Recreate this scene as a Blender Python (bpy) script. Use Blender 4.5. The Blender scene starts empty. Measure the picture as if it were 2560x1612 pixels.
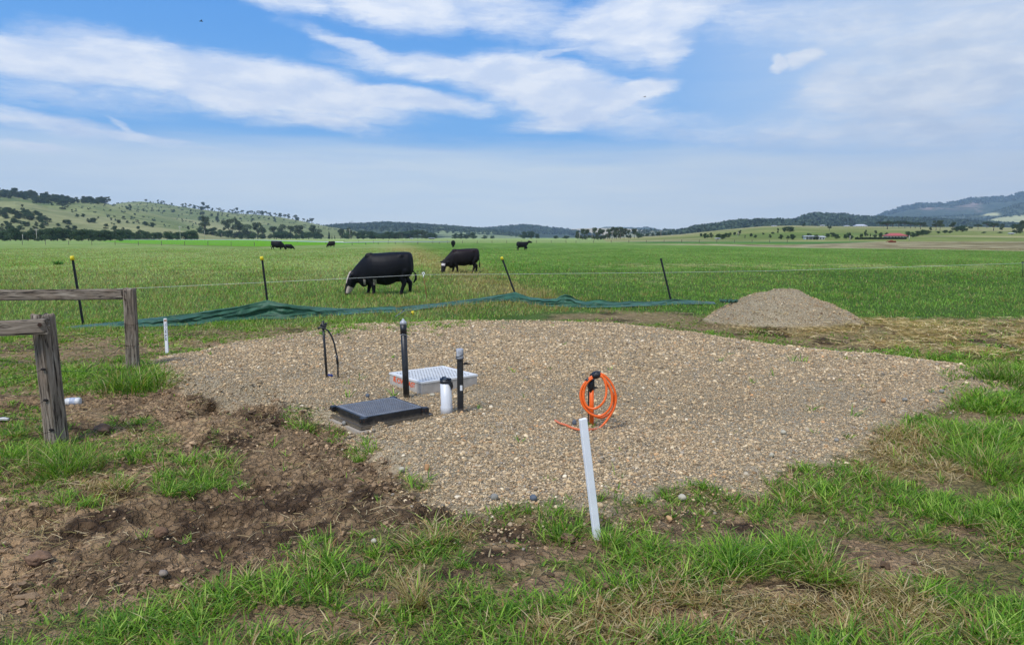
import bpy, math, random
import numpy as np
from mathutils import Vector, Matrix, Euler
R = math.radians
random.seed(7)
rng = np.random.default_rng(11)
scene = bpy.context.scene
COL = scene.collection

# ------------------------------------------------------------------ camera
W0, H0, FOC = 2560.0, 1612.0, 1828.0      # photograph pixels, focal length in them
HOR = 594.0                                # row of the true horizon
CAMH = 1.75
PITCH = math.atan((H0 / 2 - HOR) / FOC)
cam_d = bpy.data.cameras.new('camera')
cam = bpy.data.objects.new('camera', cam_d)
COL.objects.link(cam)
cam.location = (0, 0, CAMH)
cam.rotation_euler = (math.pi / 2 - PITCH, 0, 0)
cam_d.sensor_width = 36.0
cam_d.lens = 36.0 * FOC / W0
cam_d.clip_start = 0.05
cam_d.clip_end = 40000
scene.camera = cam
CP, SP = math.cos(PITCH), math.sin(PITCH)


def ray(px, py):
    xc = (np.asarray(px, float) - W0 / 2) / FOC
    yc = -(np.asarray(py, float) - H0 / 2) / FOC
    return np.stack([xc, CP + yc * SP, -SP + yc * CP], -1)      # per unit of camera depth


def pix(x, y, z=0.0):
    dz = z - CAMH
    depth = y * CP - dz * SP
    depth = np.where(np.abs(depth) < 1e-3, 1e-3, depth)
    up = y * SP + dz * CP
    return W0 / 2 + FOC * x / depth, H0 / 2 - FOC * up / depth


def flat(px, py, z=0.0):
    d = ray(px, py)
    t = (z - CAMH) / d[..., 2]
    return d[..., 0] * t, d[..., 1] * t


def at_depth(px, py, Y):
    """world point on the ray of a pixel at world y = Y"""
    d = ray(px, py)
    t = Y / d[1]
    return Vector((d[0] * t, Y, CAMH + d[2] * t))


# ------------------------------------------------------------------ light
SUN_EL, SUN_ROT = R(54), R(215)      # sun high, behind the camera's left shoulder
world = bpy.data.worlds.new('World')
scene.world = world
world.use_nodes = True
sun_d = bpy.data.lights.new('sun', 'SUN')
sun_d.energy = 2.7
sun_d.angle = R(17)
sun_d.color = (1.0, 0.965, 0.91)
sun = bpy.data.objects.new('sun', sun_d)
COL.objects.link(sun)
# direction to the sun
sdir = Vector((math.sin(SUN_ROT) * math.cos(SUN_EL), math.cos(SUN_ROT) * math.cos(SUN_EL), math.sin(SUN_EL)))
sun.rotation_euler = sdir.to_track_quat('Z', 'Y').to_euler()
sun.location = (-20, -30, 60)
scene.view_settings.view_transform = 'Standard'
scene.view_settings.look = 'None'
scene.view_settings.exposure = 0.28
scene.view_settings.gamma = 1.0
scene.cycles.max_bounces = 6
scene.cycles.transparent_max_bounces = 8
scene.cycles.volume_bounces = 0


class NT:
    """short hand for building node trees"""
    def __init__(s, tree):
        s.t = tree; s.n = tree.nodes; s.l = tree.links
        s.n.clear()

    def new(s, typ, **kw):
        n = s.n.new(typ)
        for k, v in kw.items():
            setattr(n, k, v)
        return n

    def put(s, sock, v):
        if isinstance(v, bpy.types.NodeSocket):
            s.l.new(v, sock)
        elif v is not None:
            sock.default_value = v

    def math(s, op, a, b=None, c=None, clamp=False):
        n = s.new('ShaderNodeMath', operation=op, use_clamp=clamp)
        s.put(n.inputs[0], a)
        if b is not None: s.put(n.inputs[1], b)
        if c is not None: s.put(n.inputs[2], c)
        return n.outputs[0]

    def vmath(s, op, a, b=None, out=0):
        n = s.new('ShaderNodeVectorMath', operation=op)
        s.put(n.inputs[0], a)
        if b is not None: s.put(n.inputs[1], b)
        return n.outputs[out]

    def rng(s, v, a, b, c=0.0, d=1.0, smooth=False):
        n = s.new('ShaderNodeMapRange')
        if smooth: n.interpolation_type = 'SMOOTHSTEP'
        s.put(n.inputs['Value'], v)
        n.inputs['From Min'].default_value = a; n.inputs['From Max'].default_value = b
        n.inputs['To Min'].default_value = c; n.inputs['To Max'].default_value = d
        return n.outputs['Result']

    def mix(s, f, a, b, mode='MIX'):
        n = s.new('ShaderNodeMix', data_type='RGBA', blend_type=mode)
        s.put(n.inputs[0], f)
        s.put(n.inputs[6], a if isinstance(a, bpy.types.NodeSocket) else (*a[:3], 1))
        s.put(n.inputs[7], b if isinstance(b, bpy.types.NodeSocket) else (*b[:3], 1))
        return n.outputs[2]

    def mapping(s, v, loc=(0, 0, 0), rot=(0, 0, 0), sc=(1, 1, 1), typ='POINT'):
        n = s.new('ShaderNodeMapping', vector_type=typ)
        s.put(n.inputs['Vector'], v)
        n.inputs['Location'].default_value = loc
        n.inputs['Rotation'].default_value = rot
        n.inputs['Scale'].default_value = sc
        return n.outputs[0]

    def noise(s, v, scale, detail=4, rough=0.55, dist=0.0, col=False):
        n = s.new('ShaderNodeTexNoise')
        s.put(n.inputs['Vector'], v)
        n.inputs['Scale'].default_value = scale
        n.inputs['Detail'].default_value = detail
        n.inputs['Roughness'].default_value = rough
        n.inputs['Distortion'].default_value = dist
        return n.outputs['Color' if col else 'Fac']

    def ramp(s, v, stops, interp='LINEAR'):
        n = s.new('ShaderNodeValToRGB')
        n.color_ramp.interpolation = interp
        e = n.color_ramp.elements
        while len(e) > 1: e.remove(e[-1])
        e[0].position = stops[0][0]; e[0].color = (*stops[0][1], 1)
        for p, c in stops[1:]:
            q = e.new(p); q.color = (*c, 1)
        s.put(n.inputs[0], v)
        return n.outputs[0]

    def bump(s, h, strength=0.3, dist=0.02):
        n = s.new('ShaderNodeBump')
        n.inputs['Strength'].default_value = strength
        n.inputs['Distance'].default_value = dist
        s.put(n.inputs['Height'], h)
        return n.outputs[0]


def lin(r, g, b):
    f = lambda c: ((c / 255 + 0.055) / 1.055) ** 2.4 if c > 10 else c / 255 / 12.92
    return (f(r), f(g), f(b))


# ------------------------------------------------------------------ sky
def azel(px, py):
    d = ray(px, py)
    d = d / np.linalg.norm(d)
    return math.degrees(math.atan2(d[0], d[1])), math.degrees(math.asin(d[2]))


# cx, cy, half length, half height (photograph pixels, for their direction in the sky), turn, strength
CLOUDS = [
    (60, 140, 340, 52, 6, .95), (430, 182, 340, 66, 9, 1.0), (760, 226, 300, 60, 8, 1.0), (1010, 243, 230, 27, 5, .95),
    (800, 296, 190, 30, 8, .62), (560, 250, 260, 40, 10, .6), (300, 250, 300, 40, -4, .42), (80, 225, 240, 34, 0, .35),
    (1180, 178, 330, 32, 4, .85), (1400, 235, 230, 66, 12, 1.0), (1430, 296, 190, 30, -8, .7), (1590, 228, 95, 22, -8, .95),
    (1320, 200, 200, 55, 8, .95), (1545, 262, 110, 24, -20, .8),
    (110, 308, 240, 26, 7, .72), (330, 340, 200, 14, 5, .6), (300, 310, 60, 10, 30, .45), (60, 366, 130, 13, 1, .55),
    (880, 115, 170, 20, 15, .62), (700, -6, 190, 34, 6, .75), (1010, 8, 260, 60, 3, .88), (1270, 40, 200, 60, 10, .6),
    (1610, 40, 170, 100, -18, .95), (1740, 14, 210, 60, -8, .7), (1660, 120, 60, 60, 30, .62), (1480, 70, 130, 60, 0, .6),
    (1400, 134, 120, 9, -6, .42),
    (2015, 146, 62, 22, -8, .95), (1952, 160, 22, 20, -50, .8), (2080, 205, 110, 50, -25, .72), (2300, 215, 330, 84, -8, .82),
    (2490, 190, 260, 90, 0, .8), (2440, 70, 420, 120, -4, .58), (2360, 330, 420, 60, 3, .6), (2050, 60, 340, 70, 4, .5),
    (1840, 330, 420, 50, 5, .46), (2250, 265, 260, 40, 6, .62), (1250, 352, 500, 14, 3, .2), (700, 395, 600, 7, 4, .3),
]
nt = NT(world.node_tree)
tc = nt.new('ShaderNodeTexCoord').outputs['Generated']
dirn = nt.vmath('NORMALIZE', tc)
sx = nt.new('ShaderNodeSeparateXYZ'); nt.put(sx.inputs[0], dirn)
az = nt.math('MULTIPLY', nt.math('ARCTAN2', sx.outputs[0], sx.outputs[1]), 57.2958)
el = nt.math('MULTIPLY', nt.math('ARCSINE', sx.outputs[2]), 57.2958)
cm = nt.new('ShaderNodeCombineXYZ'); nt.put(cm.inputs[0], az); nt.put(cm.inputs[1], el)
ae = cm.outputs[0]
warp = nt.noise(nt.mapping(ae, rot=(0, 0, R(8)), sc=(0.11, 0.34, 1)), 1.0, 8, 0.66, 0, True)
warp = nt.vmath('MULTIPLY', nt.vmath('SUBTRACT', warp, (0.5, 0.5, 0.5)), (5.0, 1.9, 0))
aw = nt.vmath('ADD', ae, warp)
total = None
for cx, cy, hx, hy, turn, st in CLOUDS:
    a0, e0 = azel(cx, cy)
    k = 0.0313 * math.cos(R(a0)) ** 2
    k2 = 0.0313 * math.cos(R(a0))
    v = nt.mapping(aw, (a0, e0, 0), (0, 0, R(-turn)), (hx * k * 1.25, hy * k2 * 1.3, 1), 'TEXTURE')
    ln = nt.vmath('LENGTH', v, out=1)
    g = nt.rng(ln, 1.25, 0.1, 0.0, st, True)
    total = g if total is None else nt.math('MAXIMUM', total, nt.math('ADD', g, nt.math('MULTIPLY', total, 0.25)))
# streaks along the wind and fine break-up
n1 = nt.noise(nt.mapping(aw, rot=(0, 0, R(9)), sc=(0.16, 0.9, 1)), 1.0, 7, 0.6, 0.4)
n2 = nt.noise(nt.mapping(aw, rot=(0, 0, R(-20)), sc=(0.7, 1.3, 1)), 1.0, 6, 0.6, 0.2)
n3 = nt.noise(nt.mapping(aw, rot=(0, 0, R(10)), sc=(0.55, 4.2, 1)), 1.0, 5, 0.62, 0.5)
nn = nt.math('ADD', nt.math('ADD', nt.math('MULTIPLY', nt.math('SUBTRACT', n1, 0.5), 1.0), nt.math('MULTIPLY', nt.math('SUBTRACT', n3, 0.5), 0.55)), nt.math('MULTIPLY', nt.math('SUBTRACT', n2, 0.5), 0.55))
cover = nt.math('ADD', total, nt.math('MULTIPLY', nn, nt.rng(total, 0.0, 0.6, 0.32, 0.62)))
cover = nt.rng(cover, 0.10, 0.80, 0.0, 1.0, True)
# the pale veil that thickens towards the horizon, with a soft ragged top
veil_n = nt.noise(nt.mapping(ae, sc=(0.05, 0.5, 1)), 1.0, 3, 0.5)
ev = nt.math('ADD', nt.math('ADD', el, nt.math('MULTIPLY', az, 0.012)), nt.math('MULTIPLY', nt.math('SUBTRACT', veil_n, 0.5), 3.0))
veil = nt.rng(ev, 7.9, 5.2, 0.02, 0.95, True)
veil_r = nt.math('MULTIPLY', nt.rng(az, 2, 30, 0, 0.66, True), nt.rng(el, 24, 8, 0.8, 1.0))
veil = nt.math('MAXIMUM', veil, veil_r)
lay = nt.noise(nt.mapping(aw, rot=(0, 0, R(3)), sc=(0.06, 0.75, 1)), 1.0, 5, 0.6)
veil = nt.math('MULTIPLY', veil, nt.rng(lay, 0.3, 0.65, 0.80, 1.06), clamp=True)
sky = nt.new('ShaderNodeTexSky', sky_type='NISHITA')
sky.sun_disc = False
sky.sun_elevation = SUN_EL; sky.sun_rotation = SUN_ROT
sky.altitude = 100; sky.air_density = 1.0; sky.dust_density = 0.6; sky.ozone_density = 2.0
STR = 0.10
K = 1.0 / STR
blue = nt.ramp(nt.rng(el, 0, 40), [(0.0, lin(124, 184, 238)), (0.2, lin(90, 166, 236)), (0.42, lin(58, 142, 224)), (1.0, lin(48, 116, 200))])
blue = nt.vmath('SCALE', blue); blue.node.inputs['Scale'].default_value = K
base = nt.mix(0.85, sky.outputs[0], blue)
pale = nt.ramp(nt.rng(az, -35, 35), [(0, lin(218, 229, 236)), (0.5, lin(218, 229, 234)), (1.0, lin(212, 218, 223))])
pale = nt.vmath('SCALE', pale); pale.node.inputs['Scale'].default_value = K
# clouds: brighter towards their tops, greyer where thick on the right
wn = nt.noise(nt.mapping(aw, sc=(0.25, 0.7, 1)), 1.0, 5, 0.55)
white = nt.mix(nt.rng(az, 8, 30, 0, 0.75, True), nt.mix(nt.rng(wn, 0.38, 0.62), lin(202, 214, 235), lin(232, 236, 243)),
               nt.mix(nt.rng(wn, 0.35, 0.65), lin(180, 193, 212), lin(212, 217, 224)))
white = nt.vmath('SCALE', white); white.node.inputs['Scale'].default_value = K
c = nt.mix(veil, base, pale)
c = nt.mix(nt.math('MULTIPLY', cover, 0.96), c, white)
# high overhead the thin cloud deck goes on (only lights the place)
bg = nt.new('ShaderNodeBackground')
nt.put(bg.inputs[0], c); bg.inputs[1].default_value = STR
out = nt.new('ShaderNodeOutputWorld')
nt.l.new(bg.outputs[0], out.inputs[0])
world.cycles.sampling_method = 'MANUAL'
world.cycles.sample_map_resolution = 512


# ------------------------------------------------------------------ noise in numpy
def _hash(ix, iy, seed):
    h = (ix.astype(np.int64) * 374761393 + iy.astype(np.int64) * 668265263 + seed * 1442695041) & 0xffffffff
    h = ((h ^ (h >> 13)) * 1274126177) & 0xffffffff
    h = h ^ (h >> 16)
    return (h & 0xffff) / 65535.0


def vnoise(x, y, seed=0):
    ix = np.floor(x); iy = np.floor(y)
    fx = x - ix; fy = y - iy
    fx = fx * fx * (3 - 2 * fx); fy = fy * fy * (3 - 2 * fy)
    a = _hash(ix, iy, seed); b = _hash(ix + 1, iy, seed)
    c_ = _hash(ix, iy + 1, seed); d = _hash(ix + 1, iy + 1, seed)
    return (a * (1 - fx) + b * fx) * (1 - fy) + (c_ * (1 - fx) + d * fx) * fy


def fbm(x, y, oct=4, seed=0, gain=0.5):
    s = 0; a = 1.0; t = 0
    for o in range(oct):
        s = s + a * vnoise(x * 2 ** o + 17.3 * o, y * 2 ** o - 9.1 * o, seed + o * 7)
        t += a; a *= gain
    return s / t


def sstep(a, b, v):
    t = np.clip((v - a) / (b - a), 0, 1)
    return t * t * (3 - 2 * t)


def sdist(x, y, poly):
    """signed distance to a closed polygon, positive inside"""
    x = np.asarray(x, float); y = np.asarray(y, float)
    d2 = np.full(x.shape, 1e18); ins = np.zeros(x.shape, bool)
    n = len(poly)
    for i in range(n):
        x0, y0 = poly[i]; x1, y1 = poly[(i + 1) % n]
        ex, ey = x1 - x0, y1 - y0
        wx, wy = x - x0, y - y0
        t = np.clip((wx * ex + wy * ey) / (ex * ex + ey * ey + 1e-12), 0, 1)
        d2 = np.minimum(d2, (wx - ex * t) ** 2 + (wy - ey * t) ** 2)
        c1 = (y0 > y) != (y1 > y)
        with np.errstate(divide='ignore', invalid='ignore'):
            xi = ex * (y - y0) / (ey if abs(ey) > 1e-12 else 1e-12) + x0
        ins ^= c1 & (x < xi)
    d = np.sqrt(d2)
    return np.where(ins, d, -d)


def wpoly(pts, z=0.0):
    return [tuple(float(v) for v in flat(px, py, z)) for px, py in pts]


# ------------------------------------------------------------------ layout of the near ground (world polygons)
PAD = wpoly([(345, 905), (420, 886), (500, 872), (600, 850), (700, 838), (790, 824), (840, 812), (960, 806), (1060, 802),
             (1150, 798), (1280, 797), (1400, 802), (1560, 812), (1660, 822), (1760, 834), (1860, 848), (1960, 864),
             (2080, 876), (2200, 884), (2330, 900), (2440, 912), (2600, 930), (2600, 965), (2500, 978), (2420, 990),
             (2360, 1010), (2290, 1040), (2240, 1070), (2190, 1090), (2140, 1120), (2080, 1160), (1960, 1178),
             (1850, 1205), (1720, 1232), (1650, 1262), (1500, 1285), (1380, 1292), (1250, 1300), (1170, 1290),
             (1110, 1250), (1030, 1195), (950, 1130), (880, 1080), (820, 1062), (740, 1045), (680, 1015), (560, 992),
             (450, 978), (390, 945)], 0.05)
DIRT = wpoly([(-500, 985), (120, 990), (230, 978), (400, 955), (500, 960), (640, 975), (760, 1020), (880, 1050), (980, 1110),
              (1020, 1200), (1110, 1260), (1200, 1300), (1500, 1300), (1700, 1260), (1880, 1210), (2010, 1180), (2080, 1170), (2100, 1190),
              (1980, 1215), (1820, 1262), (1700, 1310), (1560, 1345), (1380, 1350), (1200, 1350), (1060, 1335),
              (960, 1345), (860, 1375), (760, 1395), (620, 1425), (500, 1455), (330, 1475), (150, 1510), (0, 1560), (-500, 1650)])
MOUND = [(-1, 0), ]
STRAW = wpoly([(1980, 812), (2130, 800), (2300, 796), (2800, 800), (2800, 905), (2480, 905), (2330, 893), (2200, 878), (2050, 868), (1900, 846), (1850, 830)])
BACKBARE = wpoly([(-100, 838), (200, 832), (520, 818), (700, 812), (800, 808), (880, 806), (870, 826), (760, 838), (640, 856), (500, 882), (330, 905), (100, 925), (-100, 930)])
BARE2 = wpoly([(1380, 788), (1500, 775), (1700, 778), (1860, 800), (1960, 830), (1980, 866), (1700, 828), (1500, 808), (1380, 802)])
# soft round patches: (px, py, half width, half height) in photograph pixels, resolved to the ground
SOIL_SPOTS = [(2190, 1390, 130, 26, 18), (1600, 1345, 60, 14, 0), (1420, 1370, 90, 30, 0), (2400, 1330, 60, 14, 0), (1980, 1480, 150, 22, 4), (1740, 1540, 120, 22, 0),
              (1380, 1470, 80, 30, 0), (660, 1560, 150, 34, -8), (980, 1500, 120, 20, -6), (1290, 1345, 90, 18, 0), (1860, 1320, 120, 14, 6),
              (1250, 1400, 90, 24, 0), (540, 1420, 200, 20, -8), (1120, 1440, 60, 14, 0), (2140, 1405, 120, 20, 14), (830, 1570, 80, 30, 0), (1560, 1440, 70, 14, 0)]
GRASS_SPOTS = [(480, 1195, 80, 34, 0), (440, 1225, 60, 24, 0), (520, 1180, 70, 26, 0), (330, 1115, 90, 34, 10), (560, 1215, 60, 12, 0), (110, 1180, 175, 95, 5), (30, 1080, 120, 60, 0),
               (200, 1230, 110, 50, 0), (890, 1137, 42, 16, 0), (757, 1062, 48, 20, 0), (840, 1095, 22, 16, 0), (850, 1050, 20, 10, 0), (350, 1075, 50, 20, 0), (540, 1100, 14, 18, 0),
               (150, 1130, 60, 30, 0), (470, 1350, 12, 8, 0), (390, 1100, 60, 20, 0), (330, 950, 90, 34, 0), (230, 960, 140, 30, 0), (90, 940, 120, 30, 0), (400, 965, 60, 14, 0),
               (1460, 1325, 110, 26, 0), (1230, 1316, 40, 14, 0), (1560, 1330, 60, 18, 0), (920, 1126, 20, 10, 0), (300, 1090, 60, 24, 0)]
DRYSPOTS = [(2230, 1130, 120, 46, -10), (1900, 1530, 320, 70, 2), (1620, 1550, 200, 50, 0), (2150, 1500, 150, 40, 0), (2350, 1420, 80, 30, 0), (1020, 1490, 40, 34, 0), (60, 1320, 90, 40, 0),
            (250, 1230, 60, 40, 20), (2060, 1440, 120, 18, 8), (1120, 1340, 110, 16, 0), (2300, 1180, 160, 30, 0), (1500, 1590, 200, 40, 0), (2280, 1560, 160, 40, 0), (60, 1290, 60, 26, 0)]


def spots(px, py, lst):
    m = np.zeros(np.shape(px))
    for cx, cy, hx, hy, t in lst:
        c_, s_ = math.cos(R(t)), math.sin(R(t))
        dx = px - cx; dy = py - cy
        a = (dx * c_ + dy * s_) / hx; b = (-dx * s_ + dy * c_) / hy
        m = np.maximum(m, 1 - (a * a + b * b) / 1.6)
    return np.clip(m, 0, 1)


MX, MY = [float(v) for v in flat(1948, 814)]      # heart of the gravel heap
def mound(x, y):
    a = (x - MX) / 1.68; b = (y - MY) / 1.25
    r = np.sqrt(a * a + b * b)
    r = r * (1 + 0.16 * (fbm(x * 1.3, y * 1.3, 3, 5) - 0.5))
    h = 0.565 * (1 - np.exp(-1.7 * np.clip(1 - r, 0, 1))) / (1 - math.exp(-1.7))
    sh = 0.22 * np.exp(-(((x - MX + 0.5) / 0.55) ** 2 + ((y - MY - 0.1) / 0.6) ** 2)) * sstep(1.0, 0.6, r)
    low = 0.10 * np.exp(-(((x - MX - 0.3) / 2.2) ** 2 + ((y - MY + 0.6) / 1.0) ** 2))
    return h * (1 + 0.28 * (fbm(x * 2.6, y * 2.6, 4, 6) - 0.5)) + sh * 0.5 + low + 0.10 * np.exp(-(((x - MX - .22) / .30) ** 2 + ((y - MY) / .4) ** 2)) + 0.05 * (fbm(x * 6, y * 6, 3, 9) - .5) * sstep(1.0, .7, r)


def masks(x, y):
    """gravel, dirt, straw and back-soil weights at world points"""
    near = y < 40
    e = (fbm(x * 1.7, y * 1.7, 4, 3) - 0.5)
    e2 = (fbm(x * 7, y * 7, 3, 4) - 0.5)
    pad = sdist(x, y, PAD)
    g = sstep(-0.12, 0.16, pad + 0.62 * e + 0.34 * e2)
    m = mound(x, y)
    g = np.maximum(g, sstep(0.10, 0.17, m + 0.05 * e2))
    d = sstep(-0.12, 0.16, sdist(x, y, DIRT) + 0.5 * e + 0.3 * e2)
    s = sstep(-0.3, 0.3, sdist(x, y, STRAW) + 0.9 * e)
    b = sstep(-0.35, 0.5, sdist(x, y, BACKBARE) + 1.6 * e + 0.9 * e2 - 0.1)
    b2 = sstep(-0.3, 0.4, sdist(x, y, BARE2) + 1.0 * e + 0.6 * e2)
    return g * near, d * near, s * near, np.maximum(b, b2) * near, pad


# gravel banked against the pit boxes
HEAPS = [(*[float(v) for v in flat(a, b, .07)], hh, rr) for a, b, hh, rr in [(1150, 975, .015, .12), (1192, 968, .015, .10), (1000, 966, -.012, .2), (905, 1070, -.035, .22), (850, 1052, -.03, .2), (1000, 1060, -.035, .25), (1070, 1048, -.03, .15)]]


def base_h(x, y, pad=None):
    """smooth ground height: level field, raised gravel pad, heap"""
    near = (y < 40) & (y > 0.5)
    if pad is None:
        pad = sdist(x, y, PAD)
    h = 0.075 * sstep(-0.25, 0.35, pad) * near
    h = h + mound(x, y) * near
    for bx, by, bh, br in HEAPS:
        h = h + bh * np.exp(-((x - bx) ** 2 + (y - by) ** 2) / br ** 2) * near
    h = h + 0.05 * (fbm(x * 0.45, y * 0.45, 2, 8) - 0.5) * sstep(60, 12, y)
    return h


# ------------------------------------------------------------------ hills
def interp(px, pts):
    xs = [p[0] for p in pts]; ys = [p[1] for p in pts]
    return np.interp(px, xs, ys)


HILLS = []      # dicts: ridge line in photograph rows, ridge depth, foot depth


def add_hill(name, ridge, D, D0, kind, rough=0.02, power=1.25):
    HILLS.append(dict(name=name, ridge=ridge, D=D, D0=D0, kind=kind, rough=rough, power=power,
                      u0=(ridge[0][0] - W0 / 2) / FOC, u1=(ridge[-1][0] - W0 / 2) / FOC))


def hill_z(h, x, y):
    u = x / np.maximum(y, 1)
    # rows -> height over depth; the small pitch couples column and row only weakly
    k = CP / 1.0
    px = W0 / 2 + FOC * u * 1.0
    row = interp(px, h['ridge'])
    yc = -(row - H0 / 2) / FOC
    slope = (-SP + yc * CP) / (CP + yc * SP)
    zr = CAMH + h['D'] * slope
    zr = np.maximum(zr, -4)
    t = (y - h['D0']) / (h['D'] - h['D0'])
    f = np.clip(t, 0, 1) ** h['power']
    f = np.where(t < 1, f, np.clip(1 - (t - 1) * 1.2, -0.2, 1) )
    a = h['rough'] * h['D']
    s = 6.0 / (h['D'] - h['D0'])
    s2 = 9.0 / (h['D'])
    nz = (fbm(x * s2 * 2, y * s, 5, 31 + len(h['name'])) - 0.5) * a * np.sin(np.clip(t, 0, 1) * math.pi) ** 0.8
    z = zr * f + nz * np.clip(zr / 40.0, 0, 1)
    edge = sstep(h['u0'], h['u0'] + 0.02, u) * sstep(h['u1'], h['u1'] - 0.02, u)
    z = z * edge - (1 - edge) * 3
    return np.where(t < 0, -5.0, z)


add_hill('mountain', [(1900, 596), (2050, 575), (2170, 549), (2200, 534), (2240, 521), (2262, 515), (2290, 512), (2350, 510),
                      (2380, 506), (2400, 501), (2425, 497), (2480, 495), (2510, 493), (2525, 487), (2560, 477), (2700, 440), (3100, 400), (3500, 420)], 6500, 4300, 'wood', 0.012, 0.9)
add_hill('foothill', [(1950, 596), (2080, 570), (2150, 553), (2220, 549), (2300, 545), (2380, 541), (2440, 539), (2490, 526), (2520, 514), (2560, 508), (2700, 490), (3200, 480)], 4600, 3300, 'wood', 0.012, 0.8)
add_hill('pale_slope', [(2250, 596), (2330, 580), (2380, 568), (2440, 556), (2480, 545), (2530, 538), (2560, 537), (2700, 525), (3200, 520)], 3400, 2300, 'pale', 0.004, 1.0)
add_hill('knoll', [(1860, 596), (1930, 570), (1975, 557), (2000, 546), (2020, 540), (2060, 539), (2100, 542), (2140, 547), (2200, 549), (2300, 552), (2450, 560), (2560, 566), (2800, 580)], 2600, 1700, 'wood', 0.006, 0.8)
add_hill('wooded_ridge', [(1620, 597), (1680, 586), (1730, 574), (1790, 566), (1830, 559), (1860, 557), (1930, 556), (1980, 558), (2040, 562), (2120, 575)], 1900, 1250, 'wood', 0.004, 0.9)
add_hill('hill_behind', [(1480, 597), (1540, 585), (1590, 578), (1650, 576), (1720, 575), (1780, 570), (1840, 570), (1900, 580)], 2600, 1500, 'scrub', 0.004, 1.0)
add_hill('far_range', [(1380, 590), (1440, 580), (1485, 575), (1510, 568), (1530, 567), (1570, 569), (1605, 568), (1615, 567), (1630, 571), (1650, 575), (1700, 590)], 6800, 5200, 'wood', 0.004, 0.9)
add_hill('tan_hill', [(1250, 592), (1360, 577), (1400, 574), (1470, 571), (1540, 570), (1620, 576), (1720, 577), (1800, 590)], 5600, 4400, 'tan', 0.003, 0.9)
add_hill('blue_range', [(1000, 590), (1150, 580), (1230, 573), (1280, 569), (1310, 566), (1340, 569), (1370, 573), (1410, 577), (1440, 582), (1520, 596)], 4400, 3000, 'wood', 0.006, 0.9)
add_hill('center_hill', [(700, 592), (780, 572), (840, 565), (870, 563), (920, 561), (970, 559), (1040, 562), (1100, 566), (1180, 572), (1260, 581), (1340, 596)], 3100, 1900, 'patch', 0.008, 0.9)
add_hill('grass_hill', [(150, 560), (240, 525), (285, 513), (320, 507), (365, 504), (410, 509), (450, 515), (520, 525), (600, 534), (640, 536), (700, 542), (760, 553), (800, 562), (850, 571), (900, 580), (990, 596)], 2200, 1150, 'grass', 0.010, 1.0)
add_hill('lower_spur', [(-40, 590), (120, 560), (220, 530), (292, 519), (345, 531), (400, 538), (480, 549), (560, 559), (640, 573), (720, 589), (760, 597)], 1600, 1000, 'grass', 0.006, 1.0)
add_hill('wooded_hill', [(-1400, 420), (-400, 450), (-100, 466), (0, 475), (40, 480), (100, 487), (150, 493), (200, 499), (250, 502), (285, 511), (330, 520), (420, 540), (520, 565), (620, 597)], 1450, 700, 'grass', 0.010, 1.0)
add_hill('front_spur', [(-1400, 480), (-300, 500), (0, 506), (53, 503), (93, 508), (133, 519), (191, 531), (260, 541), (300, 547), (360, 557), (440, 570), (520, 583), (600, 597)], 1000, 520, 'grass', 0.008, 1.0)
add_hill('near_slope', [(1480, 597), (1560, 594), (1640, 590), (1700, 586), (1800, 575), (1900, 566), (1980, 564), (2060, 566), (2140, 566), (2240, 567), (2320, 568), (2450, 568), (2560, 570), (2900, 570), (3500, 575)], 880, 320, 'near', 0.002, 0.9)


def terrain(x, y):
    z = base_h(x, y) if np.ndim(x) else base_h(np.array([x]), np.array([y]))
    x = np.atleast_1d(x); y = np.atleast_1d(y)
    for h in HILLS:
        if np.any(y > h['D0']):
            z = np.maximum(z, hill_z(h, x, y))
    return z


def G(px, py, ymin=2.0, ymax=7000.0):
    """world point where the sight line of a photograph pixel meets the ground"""
    d = ray(px, py)
    s = d / d[1]
    ys = np.geomspace(ymin, ymax, 2600)
    xs = s[0] * ys; zs = CAMH + s[2] * ys
    tz = terrain(xs, ys)
    hit = np.nonzero(zs <= tz)[0]
    i = hit[0] if len(hit) else None
    if i is None:
        # sky: take the closest approach to a ridge
        i = int(np.argmin(zs - tz + (ys < 200) * 1e6))
        return Vector((xs[i], ys[i], tz[i]))
    if i == 0:
        return Vector((xs[0], ys[0], tz[0]))
    a, b = ys[i - 1], ys[i]
    fa, fb = zs[i - 1] - tz[i - 1], zs[i] - tz[i]
    t = fa / (fa - fb + 1e-12)
    y = a + (b - a) * t
    return Vector((s[0] * y, y, CAMH + s[2] * y))


# ------------------------------------------------------------------ mesh helpers
def set_props(o, label=None, cat=None, group=None, kind=None):
    if label: o['label'] = label
    if cat: o['category'] = cat
    if group: o['group'] = group
    if kind: o['kind'] = kind
    return o


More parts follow.
